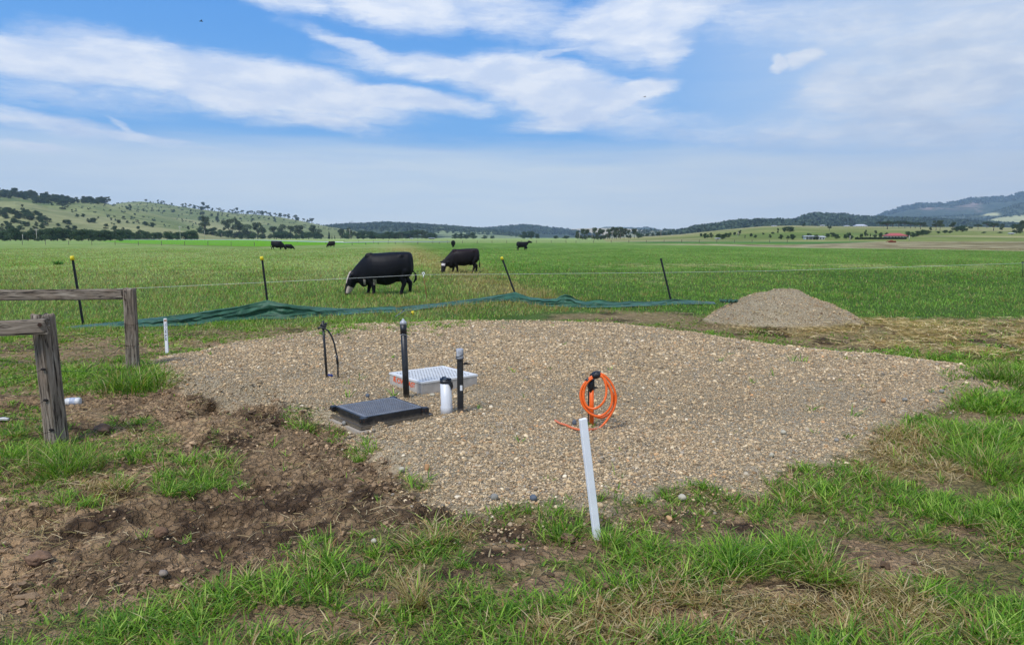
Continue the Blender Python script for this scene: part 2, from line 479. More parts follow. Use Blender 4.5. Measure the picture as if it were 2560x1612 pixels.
def mesh_np(name, V, faces, material=None, parent=None, smooth=False, cols=None):
    """V (n,3); faces: list of int arrays (m,k)"""
    me = bpy.data.meshes.new(name)
    V = np.ascontiguousarray(V, np.float32)
    me.vertices.add(len(V)); me.vertices.foreach_set('co', V.ravel())
    if not isinstance(faces, list): faces = [faces]
    faces = [np.asarray(f, np.int32) for f in faces if len(f)]
    loops = np.concatenate([f.ravel() for f in faces])
    tot = np.concatenate([np.full(len(f), f.shape[1], np.int32) for f in faces])
    start = np.concatenate([[0], np.cumsum(tot)[:-1]]).astype(np.int32)
    me.loops.add(len(loops)); me.loops.foreach_set('vertex_index', loops)
    me.polygons.add(len(tot)); me.polygons.foreach_set('loop_start', start); me.polygons.foreach_set('loop_total', tot)
    me.polygons.foreach_set('use_smooth', np.full(len(tot), smooth))
    me.update(calc_edges=True)
    if cols is not None:
        a = me.color_attributes.new('Col', 'FLOAT_COLOR', 'POINT')
        c4 = np.ones((len(V), 4), np.float32); c4[:, :cols.shape[1]] = cols
        a.data.foreach_set('color', c4.ravel())
    o = bpy.data.objects.new(name, me)
    COL.objects.link(o)
    if material: me.materials.append(material)
    if parent: o.parent = parent
    return o


class MB:
    def __init__(s): s.v = []; s.f = []; s.sm = []

    def add(s, vs, fs, smooth=False):
        b = len(s.v)
        s.v += [tuple(v) for v in vs]
        s.f += [tuple(i + b for i in f) for f in fs]
        s.sm += [smooth] * len(fs)
        return s

    def box(s, c, size, rot=None, taper=1.0, bev=0.0):
        hx, hy, hz = [a / 2 for a in size]
        if bev <= 0:
            vs = [Vector((sx_ * hx * (taper if sz_ > 0 else 1), sy_ * hy * (taper if sz_ > 0 else 1), sz_ * hz)) for sz_ in (-1, 1) for sy_ in (-1, 1) for sx_ in (-1, 1)]
            fs = [(0, 2, 3, 1), (4, 5, 7, 6), (0, 1, 5, 4), (2, 6, 7, 3), (0, 4, 6, 2), (1, 3, 7, 5)]
        else:
            vs = []; b = bev
            prof = [(-hx + b, -hy), (hx - b, -hy), (hx, -hy + b), (hx, hy - b), (hx - b, hy), (-hx + b, hy), (-hx, hy - b), (-hx, -hy + b)]
            for z, k in ((-hz, b), (-hz + b, 0), (hz - b, 0), (hz, b)):
                for x, y in prof:
                    vs.append(Vector((x - math.copysign(k, x) if k else x, y - math.copysign(k, y) if k else y, z)))
            fs = [tuple(reversed(range(8))), tuple(24 + i for i in range(8))]
            for r_ in range(3):
                for i in range(8):
                    j = (i + 1) % 8
                    fs.append((r_ * 8 + i, r_ * 8 + j, r_ * 8 + 8 + j, r_ * 8 + 8 + i))
        M = rot.to_matrix() if isinstance(rot, Euler) else (rot if rot else Matrix.Identity(3))
        c = Vector(c)
        return s.add([M @ v + c for v in vs], fs)

    def tube(s, path, r, n=10, cap=True, squash=None, smooth=True):
        path = [Vector(p) for p in path]
        rs = r if hasattr(r, '__len__') else [r] * len(path)
        vs = []; fs = []
        ref = None
        for i, p in enumerate(path):
            t = (path[min(i + 1, len(path) - 1)] - path[max(i - 1, 0)]).normalized()
            if ref is None:
                ref = Vector((1, 0, 0)) if abs(t.x) < 0.8 else Vector((0, 1, 0))
            a = (ref - t * ref.dot(t)).normalized(); b = t.cross(a); ref = a
            for k in range(n):
                an = 2 * math.pi * k / n
                vs.append(p + (a * math.cos(an) + b * math.sin(an)) * rs[i])
        for i in range(len(path) - 1):
            for k in range(n):
                j = (k + 1) % n
                fs.append((i * n + k, i * n + j, (i + 1) * n + j, (i + 1) * n + k))
        if cap:
            fs.append(tuple(reversed(range(n)))); fs.append(tuple((len(path) - 1) * n + k for k in range(n)))
        s.add(vs, fs, smooth)
        if cap: s.sm[-1] = s.sm[-2] = False
        return s

    def build(s, name, material, parent=None, loc=None, smooth=None):
        me = bpy.data.meshes.new(name)
        me.from_pydata([tuple(v) for v in s.v], [], s.f)
        me.polygons.foreach_set('use_smooth', s.sm if smooth is None else [smooth] * len(s.f))
        me.update()
        o = bpy.data.objects.new(name, me); COL.objects.link(o)
        if material: me.materials.append(material)
        if parent: o.parent = parent
        if loc is not None: o.location = loc
        return o


def empty(name, loc, label, cat, group=None, rz=0.0):
    o = bpy.data.objects.new(name, None); COL.objects.link(o)
    o.empty_display_size = 0.2
    o.location = loc; o.rotation_euler = (0, 0, rz)
    return set_props(o, label, cat, group)


# ------------------------------------------------------------------ materials
def mat(name, color, rough=0.6, metal=0.0, var=0.0, vscale=8.0, bump=0.0, bscale=40.0, spec=0.5, stretch=(1, 1, 1), dark=None, mott=0.0):
    m = bpy.data.materials.new(name); m.use_nodes = True
    n = NT(m.node_tree)
    p = n.new('ShaderNodeBsdfPrincipled'); o = n.new('ShaderNodeOutputMaterial')
    n.l.new(p.outputs[0], o.inputs[0])
    tco = n.new('ShaderNodeTexCoord').outputs['Object']
    v = n.mapping(tco, sc=stretch)
    c = color
    if var > 0:
        f = n.noise(v, vscale, 5, 0.6)
        dk = dark if dark else tuple(x * (1 - var) for x in color)
        lt = tuple(min(1, x * (1 + var * 0.5)) for x in color)
        c = n.mix(n.rng(f, 0.3, 0.7), dk, lt)
    n.put(p.inputs['Base Color'], c if isinstance(c, bpy.types.NodeSocket) else (*c, 1))
    p.inputs['Roughness'].default_value = rough
    p.inputs['Metallic'].default_value = metal
    p.inputs['Specular IOR Level'].default_value = spec
    if bump > 0:
        n.l.new(n.bump(n.noise(v, bscale, 5, 0.6), bump, 0.01), p.inputs['Normal'])
    return m


def dirty(m, low=0.10, amount=0.7, dust=0.25, tint=(0.36, 0.29, 0.20)):
    """mud splashed on the lowest part and dust lying in patches"""
    n = NT.__new__(NT); n.t = m.node_tree; n.n = n.t.nodes; n.l = n.t.links
    p = [q for q in n.n if q.type == 'BSDF_PRINCIPLED'][0]
    s = p.inputs['Base Color']
    src = s.links[0].from_socket if s.is_linked else tuple(s.default_value)[:3]
    tco = n.new('ShaderNodeTexCoord').outputs['Object']
    sp = n.new('ShaderNodeSeparateXYZ'); n.put(sp.inputs[0], tco)
    f = n.noise(tco, 26, 5, 0.7); g = n.noise(tco, 7, 3, 0.6)
    a = n.math('MULTIPLY', n.rng(n.math('ADD', sp.outputs[2], n.math('MULTIPLY', f, -low)), low * .35, -low * .45, 0, 1), amount)
    b = n.math('MULTIPLY', n.rng(n.math('ADD', n.math('MULTIPLY', f, .6), n.math('MULTIPLY', g, .4)), .48, .66, 0, 1), dust)
    n.put(s, n.mix(n.math('MAXIMUM', a, b), src, tint))
    return m


def leaf_mat(name, tint=(1, 1, 1), transl=0.35, rough=0.55):
    """foliage and grass: colour from the mesh, some light passing through"""
    m = bpy.data.materials.new(name); m.use_nodes = True
    n = NT(m.node_tree)
    a = n.new('ShaderNodeAttribute', attribute_name='Col').outputs['Color']
    c = n.mix(1.0, a, tint, 'MULTIPLY')
    d = n.new('ShaderNodeBsdfPrincipled'); n.put(d.inputs['Base Color'], c)
    d.inputs['Roughness'].default_value = rough; d.inputs['Specular IOR Level'].default_value = 0.25
    t = n.new('ShaderNodeBsdfTranslucent'); n.put(t.inputs[0], n.mix(1.0, c, (1.1, 1.25, 0.6), 'MULTIPLY'))
    mx = n.new('ShaderNodeMixShader'); mx.inputs[0].default_value = transl
    n.l.new(d.outputs[0], mx.inputs[1]); n.l.new(t.outputs[0], mx.inputs[2])
    o = n.new('ShaderNodeOutputMaterial'); n.l.new(mx.outputs[0], o.inputs[0])
    return m


def attr_mat(name, rough=0.85, bump=0.3, bscale=60.0, var=0.25):
    m = bpy.data.materials.new(name); m.use_nodes = True
    n = NT(m.node_tree)
    a = n.new('ShaderNodeAttribute', attribute_name='Col').outputs['Color']
    tco = n.new('ShaderNodeTexCoord').outputs['Object']
    f = n.noise(tco, bscale, 4, 0.6)
    c = n.mix(1.0, a, n.mix(f, (1 - var,) * 3, (1 + var,) * 3), 'MULTIPLY')
    d = n.new('ShaderNodeBsdfPrincipled'); n.put(d.inputs['Base Color'], c)
    d.inputs['Roughness'].default_value = rough; d.inputs['Specular IOR Level'].default_value = 0.3
    if bump: n.l.new(n.bump(f, bump, 0.01), d.inputs['Normal'])
    o = n.new('ShaderNodeOutputMaterial'); n.l.new(d.outputs[0], o.inputs[0])
    return m


# ------------------------------------------------------------------ colours of the ground
C_GREEN = np.array(lin(100, 136, 52)); C_GREEN2 = np.array(lin(122, 152, 68)); C_PALE = np.array(lin(152, 166, 100))
C_STRAW = np.array(lin(190, 166, 118)); C_SOIL = np.array(lin(194, 162, 124)); C_DARK = np.array(lin(90, 71, 53))
C_BAND = np.array(lin(104, 158, 26)); C_DGREEN = np.array(lin(66, 112, 56)); C_BROWN = np.array(lin(150, 128, 92)); C_TAN = np.array(lin(182, 168, 132))


def mixc(a, b, t):
    t = np.asarray(t)[..., None]
    return a * (1 - t) + b * t


def track_x(y):
    return np.interp(y, [15, 19.3, 30, 42, 69, 120, 266, 800], [2.6, 1.3, -1.0, -3.0, -8.2, -17, -39, -120])


def field_color(x, y):
    px, py = pix(x, y, 0.0)
    n1 = fbm(x * 0.25, y * 0.12, 4, 41); n2 = fbm(x * 1.1, y * 0.7, 4, 42); n3 = fbm(x * 0.03, y * 0.02, 3, 43)
    left = sstep(0.6, -0.6, (x - track_x(y)) / (0.4 + 0.03 * y) )
    c = mixc(C_GREEN, C_GREEN2, sstep(0.35, 0.7, n1 * 0.6 + n2 * 0.4))
    cl = mixc(C_GREEN2 * 0.95, C_PALE, sstep(0.3, 0.65, n1 * 0.5 + n2 * 0.5))
    c = mixc(c, cl, left * 0.9)
    nearness = sstep(34, 18, y)
    c = mixc(c, C_GREEN * 1.02, nearness * 0.6)
    tr = np.exp(-((x - track_x(y) + 0.3) / (0.7 + 0.022 * y)) ** 2) * sstep(17, 24, y) * sstep(230, 110, y)
    c = mixc(c, C_STRAW * np.array([.95, .98, .8]), tr * np.clip(0.25 + 0.9 * (n2 - 0.3), 0, 1))
    # dry band across the right field
    db = np.exp(-((py - 664) / 5) ** 2) * sstep(1400, 1560, px) + np.exp(-((py - 700) / 7) ** 2) * sstep(1500, 1560, px) * sstep(1760, 1650, px)
    c = mixc(c, C_TAN * np.array([.9, 1, .75]), db * sstep(0.42, 0.62, n2) * 0.7)
    # far bands
    def band(y0, y1, w=0.6):
        return sstep(y0 - w, y0 + w, py) * sstep(y1 + w, y1 - w, py)
    wob = (fbm(x * 0.02, y * 0.003, 2, 44) - 0.5) * 1.0
    pw = py + wob
    # left: bright crop wedge
    top = np.interp(px, [-400, 250, 330, 640, 860, 1000], [604, 603.5, 599.5, 600.5, 606, 608])
    bot = np.interp(px, [-400, 250, 330, 640, 860, 1000], [604, 604, 609, 617, 611, 608])
    wedge = sstep(-0.4, 0.4, py - top) * sstep(0.4, -0.4, py - bot)
    c = mixc(c, C_BAND * (0.9 + 0.25 * n1[..., None]), wedge)
    edge = np.exp(-((py - bot - 1.0) / 1.0) ** 2) * sstep(240, 330, px) * sstep(860, 700, px)
    c = mixc(c, C_BROWN * 0.6, edge * 0.6)
    far = sstep(600.8, 599.6, py) * sstep(240, 400, px)
    c = mixc(c, C_PALE * np.array([1.02, 1.0, 1.05]), far * 0.75)
    mid = band(599, 607.5) * sstep(900, 1020, px) * sstep(1700, 1500, px)
    c = mixc(c, C_PALE * 0.95, mid * 0.7)
    # right: green strips, pale grass and the brown rough strip
    r = sstep(1480, 1760, px)
    gt = np.interp(px, [1500, 1640, 1900, 2300, 2600], [606, 600.5, 599, 598, 598]); gb = np.interp(px, [1500, 1640, 1900, 2100, 2260, 2600], [606, 607.5, 608, 611, 603, 603])
    c = mixc(c, C_DGREEN, sstep(-.4, .4, py - gt) * sstep(.4, -.4, py - gb) * sstep(1500, 1640, px) * sstep(2420, 2240, px) * 0.9)
    c = mixc(c, C_GREEN2, np.exp(-((py - 605.8) / 0.7) ** 2) * sstep(1660, 1800, px) * sstep(2200, 2050, px) * 0.7)
    bt = np.interp(px, [1500, 1760, 1960, 2160, 2300, 2600], [610, 610, 612.5, 606.5, 600, 598.5]); bb = np.interp(px, [1500, 1760, 1960, 2200, 2400, 2600], [610.2, 612, 618, 621, 623.5, 628])
    br = sstep(-.5, .5, pw - bt) * sstep(.5, -.5, pw - bb) * r
    f = fbm(x * 0.35, y * 0.16, 4, 45)
    c = mixc(c, mixc(C_BROWN * 0.72, C_TAN, sstep(0.36, 0.66, f)), br * 0.92)
    c = mixc(c, C_TAN * 1.1, np.exp(-((py - bb - 0.3) / 0.9) ** 2) * r * 0.8)
    c = mixc(c, C_TAN * 1.1, np.exp(-((py - bt + 0.2) / 1.4) ** 2) * r * sstep(2100, 2250, px) * 0.7)
    dk = np.exp(-((py - 609.5) / 2.2) ** 2) * sstep(2300, 2420, px)
    c = mixc(c, C_BROWN * 0.55 * np.array([.85, 1, .6]), dk * 0.6)
    return c * (1.03 + 0.16 * n3[..., None] + 0.10 * left[..., None])


def relief(x, y, g, d, s, b, spot):
    """fine relief of the bare ground"""
    n1 = fbm(x * 3.1, y * 3.1, 4, 51); n2 = fbm(x * 11, y * 11, 3, 52); n3 = 1 - np.abs(2 * fbm(x * 5.5, y * 5.5, 3, 53) - 1)
    n4 = fbm(x * 26, y * 26, 2, 55)
    soil = 0.10 * (n1 - 0.5) + 0.075 * (n2 - 0.5) + 0.05 * (n3 - 0.75) + 0.028 * (n4 - 0.5)
    holes = -0.07 * sstep(0.62, 0.80, fbm(x * 2.3, y * 2.3, 2, 54))
    lite = 0.05 * (n1 - 0.5) + 0.03 * (n2 - 0.5)
    h = d * (soil + holes) + (1 - d) * lite * 0.6 * (1 - g) + g * (0.022 * (n2 - 0.5) + 0.04 * (n1 - 0.5))
    return h


def near_weights(x, y, px, py):
    g, d, s, b, pad = masks(x, y)
    sp = spots(px, py, SOIL_SPOTS); gs = spots(px, py, GRASS_SPOTS); dr = spots(px, py, DRYSPOTS)
    return g, d, s, b, pad, sp, gs, dr


def build_ground():
    s = np.concatenate([np.geomspace(1.0, 4.3, 40, endpoint=False), np.geomspace(4.3, 16, 760, endpoint=False),
                        np.geomspace(16, 60, 260, endpoint=False), np.geomspace(60, 1100, 420, endpoint=False), np.geomspace(1100, 7300, 60)])
    w = np.linspace(-1, 1, 860)
    t = 0.62 * w + 0.68 * w ** 5
    S, T = np.meshgrid(s, t, indexing='ij')
    X = (T * S).ravel(); Y = (S - 1.5).ravel()
    px, py = pix(X, Y, 0.0)
    px = np.where(Y < 1.0, -1e4, px); py = np.where(Y < 1.0, 3000, py)
    nr = Y < 40
    g = np.zeros(len(X)); d = g.copy(); st = g.copy(); b = g.copy(); sp = g.copy(); gs = g.copy(); dr = g.copy(); pad = g - 50
    g[nr], d[nr], st[nr], b[nr], pad[nr], sp[nr], gs[nr], dr[nr] = near_weights(X[nr], Y[nr], px[nr], py[nr])
    Z = base_h(X, Y, pad)
    Z[nr] += relief(X[nr], Y[nr], g[nr], d[nr], st[nr], b[nr], sp[nr])
    col = field_color(X, Y)
    Xn, Yn = X[nr], Y[nr]
    n1 = fbm(Xn * 1.3, Yn * 1.3, 4, 61); n2 = fbm(Xn * 5, Yn * 5, 4, 62); n3 = fbm(Xn * 14, Yn * 14, 3, 63)
    cn = col[nr]
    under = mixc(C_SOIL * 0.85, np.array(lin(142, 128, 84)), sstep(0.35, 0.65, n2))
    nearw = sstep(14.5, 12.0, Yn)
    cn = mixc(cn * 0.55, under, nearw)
    cn = mixc(cn, C_STRAW * 0.8, dr[nr] * 0.7)
    soil = mixc(C_DARK, C_SOIL, sstep(0.335, 0.565, n1 * 0.45 + n2 * 0.35 + n3 * 0.2))
    # freshly broken, damp soil towards the gravel's edge
    damp = sstep(0.36, 0.62, fbm(Xn * 0.9, Yn * 0.9, 3, 64) + 0.25 * sstep(1.1, 0.0, np.abs(pad[nr] + 0.35)))
    soil = mixc(soil, C_DARK * 0.9, damp * 0.32 * sstep(0.3, 0.7, 1 - n2 * 0.6))
    soil2 = mixc(C_SOIL * 0.8, C_STRAW * 0.75, sstep(0.4, 0.6, n2))
    cn = mixc(cn, soil, np.clip(sp[nr] * 2.2 + (n2 - 0.5) * 1.0, 0, 1) * (sp[nr] > 0))
    cn = mixc(cn, soil, d[nr])
    cn = mixc(cn, mixc(soil2, C_DARK, sstep(0.55, 0.75, n1)), b[nr] * 0.85)
    cn = mixc(cn, mixc(C_STRAW * 0.85, C_DARK, sstep(0.5, 0.64, n1 * 0.6 + n2 * 0.4)), st[nr])
    gc = mixc(np.array(lin(196, 178, 146)), np.array(lin(228, 210, 176)), sstep(0.3, 0.7, n1))
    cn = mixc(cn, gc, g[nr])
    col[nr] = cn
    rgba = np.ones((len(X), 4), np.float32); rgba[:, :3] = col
    rgba[:, 3] = g
    V = np.stack([X, Y, Z], -1)
    nrow, nc = len(s), len(t)
    i = np.arange(nrow - 1)[:, None] * nc + np.arange(nc - 1)[None, :]
    F = np.stack([i, i + 1, i + nc + 1, i + nc], -1).reshape(-1, 4)
    m = bpy.data.materials.new('ground'); m.use_nodes = True
    n = NT(m.node_tree)
    at = n.new('ShaderNodeAttribute', attribute_name='Col')
    tco = n.new('ShaderNodeTexCoord').outputs['Object']
    base = at.outputs['Color']; gmask = at.outputs['Alpha']
    f1 = n.noise(tco, 28, 6, 0.7); f2 = n.noise(tco, 2.2, 4, 0.6)
    f3 = n.noise(n.mapping(tco, sc=(0.6, 0.18, 1)), 1.0, 6, 0.65)
    c = n.mix(1.0, base, n.ramp(f1, [(0.25, (0.62,) * 3), (0.5, (1.0,) * 3), (0.75, (1.35,) * 3)]), 'MULTIPLY')
    c = n.mix(1.0, c, n.ramp(f3, [(0.3, (0.80, 0.83, 0.78)), (0.7, (1.16, 1.13, 1.1))]), 'MULTIPLY')
    vo = n.new('ShaderNodeTexVoronoi'); n.put(vo.inputs['Vector'], n.mapping(tco, sc=(1, 1, 0.6))); vo.inputs['Scale'].default_value = 62
    vo.inputs['Randomness'].default_value = 1.0
    sep = n.new('ShaderNodeSeparateColor'); n.l.new(vo.outputs['Color'], sep.inputs[0])
    stone = n.ramp(sep.outputs[0], [(0, lin(160, 142, 114)), (0.3, lin(202, 182, 148)), (0.55, lin(222, 202, 166)), (0.75, lin(190, 177, 152)), (0.9, lin(234, 220, 190)), (1, lin(134, 130, 122))])
    crack = n.rng(vo.outputs['Distance'], 0.25, 0.62, 1.0, 0.42)  # shade in the gaps between drawn pebbles, kept in the colour
    stone = n.mix(1.0, stone, crack, 'MULTIPLY')
    gcol = n.mix(0.72, c, stone)
    c = n.mix(gmask, c, gcol)
    p = n.new('ShaderNodeBsdfPrincipled'); n.put(p.inputs['Base Color'], c)
    p.inputs['Roughness'].default_value = 0.95; p.inputs['Specular IOR Level'].default_value = 0.15
    v2 = n.new('ShaderNodeTexVoronoi'); v2.feature = 'DISTANCE_TO_EDGE'; v2.inputs['Scale'].default_value = 15
    n.put(v2.inputs['Vector'], n.vmath('ADD', tco, n.vmath('MULTIPLY', n.noise(tco, 9, 4, .7, 0, True), (.16, .16, 0))))
    crust = n.math('MULTIPLY', n.math('MULTIPLY', n.rng(v2.outputs['Distance'], 0, .16), n.rng(gmask, 0, .5, 1, 0)), 1.6)
    hh = n.math('ADD', crust, n.math('MULTIPLY', n.noise(tco, 24, 6, 0.75), 2.0))
    hh = n.math('ADD', hh, n.math('MULTIPLY', n.math('MULTIPLY', n.math('MULTIPLY', vo.outputs['Distance'], -1.0), gmask), 1.0))
    n.l.new(n.bump(hh, 1.0, 0.022), p.inputs['Normal'])
    o = n.new('ShaderNodeOutputMaterial'); n.l.new(p.outputs[0], o.inputs[0])
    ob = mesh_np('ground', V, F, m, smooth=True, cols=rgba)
    set_props(ob, kind='structure')


build_ground()


def ground_fine(x, y):
    """height of the built ground at points near the camera"""
    px, py = pix(x, y, 0.0)
    g, d, s, b, pad, sp, gs, dr = near_weights(x, y, px, py)
    return base_h(x, y, pad) + relief(x, y, g, d, s, b, sp)


def gz(x, y):
    return float(ground_fine(np.array([float(x)]), np.array([float(y)]))[0])


def Gn(px, py):
    """pixel -> point on the near ground"""
    p = G(px, py, 2.0, 60)
    return p


# ------------------------------------------------------------------ hills
def hill_material():
    m = bpy.data.materials.new('hillside'); m.use_nodes = True
    n = NT(m.node_tree)
    at = n.new('ShaderNodeAttribute', attribute_name='Col').outputs['Color']
    tco = n.new('ShaderNodeTexCoord').outputs['Object']
    f = n.noise(tco, 0.045, 8, 0.68)
    f2 = n.noise(n.mapping(tco, sc=(1, 0.3, 2.2)), 0.012, 6, 0.6)
    c = n.mix(1.0, at, n.ramp(f, [(0.3, (0.72, 0.74, 0.72)), (0.7, (1.25, 1.22, 1.2))]), 'MULTIPLY')
    c = n.mix(1.0, c, n.ramp(f2, [(0.3, (0.82, 0.85, 0.82)), (0.7, (1.15, 1.12, 1.1))]), 'MULTIPLY')
    p = n.new('ShaderNodeBsdfPrincipled'); n.put(p.inputs['Base Color'], c)
    p.inputs['Roughness'].default_value = 1.0; p.inputs['Specular IOR Level'].default_value = 0.05
    n.l.new(n.bump(f, 0.6, 6.0), p.inputs['Normal'])
    o = n.new('ShaderNodeOutputMaterial'); n.l.new(p.outputs[0], o.inputs[0])
    return m


M_HILL = hill_material()


def build_hill(h):
    u = np.linspace(h['u0'], h['u1'], int(min(620, max(160, (h['u1'] - h['u0']) * FOC / 2.4))))
    y = np.concatenate([np.linspace(h['D0'], h['D'], 90), h['D'] + (h['D'] - h['D0']) * np.linspace(0.02, 0.7, 18)])
    Yg, U = np.meshgrid(y, u, indexing='ij')
    X = (U * Yg).ravel(); Y = Yg.ravel()
    Z = hill_z(h, X, Y)
    if h['kind'] == 'wood':
        t = np.clip((Y - h['D0']) / (h['D'] - h['D0']), 0, 1)
        Z = Z + (fbm(X / (h['D'] * 0.006), Y / (h['D'] * 0.006), 3, 77) - 0.5) * h['D'] * 0.0028 * sstep(0.2, 1.0, t)
    n1 = fbm(X / 160, Y / 90, 5, 71); n2 = fbm(X / 35, Y / 35, 4, 72)
    k = h['kind']
    grass = mixc(np.array(lin(122, 130, 84)), np.array(lin(154, 152, 106)), sstep(0.3, 0.7, 0.5 * n1 + 0.5 * n2))
    wood = mixc(np.array(lin(56, 72, 58)), np.array(lin(88, 100, 78)), sstep(0.3, 0.7, n2))
    if k == 'wood':
        c = wood
        if h['name'] == 'mountain':
            px, py = pix(X, Y, Z)
            n4 = fbm(X / 60, Z / 14, 4, 76)
            cl = np.exp(-((px - 2425) / 26) ** 2 - ((py - 512) / 8) ** 2) + 0.8 * np.exp(-((px - 2335) / 60) ** 2 - ((py - 521) / 5) ** 2) + 0.8 * np.exp(-((px - 2446) / 9) ** 2 - ((py - 524) / 6) ** 2)
            c = mixc(c, np.array(lin(176, 150, 138)), np.clip(cl * 1.3 * sstep(0.42, 0.6, n4), 0, 1) * 0.8)
        if h['name'] == 'foothill':
            px, py = pix(X, Y, Z)
            c = mixc(c, np.array(lin(112, 116, 86)), 0.35 * sstep(0.4, 0.6, n1))
            cl = np.exp(-(((px - 2478) / 20) ** 2) ** 2 - (((py - 536) / 3.6) ** 2) ** 2)
            c = mixc(c, np.array(lin(204, 200, 150)), np.clip(cl * 1.4, 0, 1))
    elif k == 'patch':
        n3 = fbm(X / 260, Y / 150, 4, 73)
        px, py = pix(X, Y, Z)
        m_ = np.clip(0.75 * sstep(1040, 1120, px) + (n3 - 0.45) * 2.0, 0, 1)
        c = mixc(wood, np.array(lin(140, 152, 110)), sstep(0.35, 0.55, m_ * (0.6 + 0.8 * n2) - 0.1))
    elif k == 'pale':
        c = mixc(np.array(lin(176, 178, 132)), np.array(lin(196, 194, 152)), n1)
    elif k == 'tan':
        c = mixc(np.array(lin(186, 172, 138)), np.array(lin(206, 190, 156)), n1)
    elif k == 'scrub':
        c = mixc(np.array(lin(150, 152, 124)), np.array(lin(84, 92, 74)), sstep(0.48, 0.62, n2))
    elif k == 'near':
        g2 = mixc(np.array(lin(108, 126, 66)), np.array(lin(138, 144, 84)), sstep(0.3, 0.7, n1))
        dry = sstep(0.42, 0.60, fbm(X / 120, Y / 40, 4, 74) + 0.22 * sstep(0.6, 1.0, (Y - h['D0']) / (h['D'] - h['D0'])) + 0.10 * sstep(0.42, 0.2, X / Y) )
        c = mixc(g2, np.array(lin(176, 166, 122)), dry * 0.75)
    else:
        c = grass
        if h['name'] in ('front_spur', 'lower_spur'):
            c = mixc(c, np.array(lin(168, 166, 120)), 0.35)
        else:
            c = c * np.array([.9, .97, .92])
    V = np.stack([X, Y, Z], -1)
    nc = len(u)
    i = np.arange(len(y) - 1)[:, None] * nc + np.arange(nc - 1)[None, :]
    F = np.stack([i, i + 1, i + nc + 1, i + nc], -1).reshape(-1, 4)
    o = mesh_np(h['name'], V, F, M_HILL, smooth=True, cols=c)
    set_props(o, kind='structure')


for h in HILLS:
    build_hill(h)


# ------------------------------------------------------------------ stones, clods, straw
def icosphere(sub):
    t = (1 + 5 ** 0.5) / 2
    v = [(-1, t, 0), (1, t, 0), (-1, -t, 0), (1, -t, 0), (0, -1, t), (0, 1, t), (0, -1, -t), (0, 1, -t), (t, 0, -1), (t, 0, 1), (-t, 0, -1), (-t, 0, 1)]
    f = [(0, 11, 5), (0, 5, 1), (0, 1, 7), (0, 7, 10), (0, 10, 11), (1, 5, 9), (5, 11, 4), (11, 10, 2), (10, 7, 6), (7, 1, 8),
         (3, 9, 4), (3, 4, 2), (3, 2, 6), (3, 6, 8), (3, 8, 9), (4, 9, 5), (2, 4, 11), (6, 2, 10), (8, 6, 7), (9, 8, 1)]
    v = [Vector(a).normalized() for a in v]
    for _ in range(sub):
        cache = {}; nf = []
        def mid(a, b):
            k = (min(a, b), max(a, b))
            if k not in cache:
                v.append(((v[a] + v[b]) / 2).normalized()); cache[k] = len(v) - 1
            return cache[k]
        for a, b, c_ in f:
            ab, bc, ca = mid(a, b), mid(b, c_), mid(c_, a)
            nf += [(a, ab, ca), (b, bc, ab), (c_, ca, bc), (ab, bc, ca)]
        f = nf
    return np.array([tuple(a) for a in v]), np.array(f)


OCTA = (np.array([(1, 0, 0), (-1, 0, 0), (0, 1, 0), (0, -1, 0), (0, 0, 1), (0, 0, -1)], float), np.array([(0, 2, 4), (2, 1, 4), (1, 3, 4), (3, 0, 4), (2, 0, 5), (1, 2, 5), (3, 1, 5), (0, 3, 5)]))
ICO0 = icosphere(0); ICO1 = icosphere(1)


def scatter_stones(name, P, size, cols, ico, material, flat=0.55, jit=0.22, sink=0.25, smooth=True):
    V0, F0 = ico
    n = len(P); k = len(V0)
    an = rng.uniform(0, 2 * math.pi, n); tl = rng.normal(0, 0.25, n); tz = rng.normal(0, 0.25, n)
    sc = np.stack([rng.uniform(0.75, 1.3, n), rng.uniform(0.65, 1.0, n), rng.uniform(flat * 0.7, flat * 1.3, n)], -1)
    v = V0[None] * (1 + rng.uniform(-jit, jit, (n, k, 1))) * sc[:, None] * (size / 2)[:, None, None]
    x, y, z = v[..., 0], v[..., 1], v[..., 2]
    c, s = np.cos(tl)[:, None], np.sin(tl)[:, None]
    y, z = y * c - z * s, y * s + z * c
    c, s = np.cos(tz)[:, None], np.sin(tz)[:, None]
    x, z = x * c - z * s, x * s + z * c
    c, s = np.cos(an)[:, None], np.sin(an)[:, None]
    x, y = x * c - y * s, x * s + y * c
    v = np.stack([x, y, z], -1) + P[:, None]
    v[..., 2] += (size * flat / 2 * (1 - 2 * sink))[:, None]
    F = (F0[None] + (np.arange(n) * k)[:, None, None]).reshape(-1, 3)
    C = np.repeat(cols, k, 0)
    return mesh_np(name, v.reshape(-1, 3), F, material, smooth=smooth, cols=C)


def fan_points(n, y0, y1, half=0.80, power=1.0, xoff=0.0):
    """random ground points, denser near the camera"""
    r = rng.uniform(0, 1, n)
    if power == 2:      # density ~ 1/d^2
        y = y0 * (y1 / y0) ** r
    elif power == 1:    # density ~ 1/d
        y = y0 + (y1 - y0) * r
    else:
        y = np.sqrt(y0 ** 2 + (y1 ** 2 - y0 ** 2) * r)
    x = rng.uniform(-half, half, n) * (y + 0.6)
    return x, y


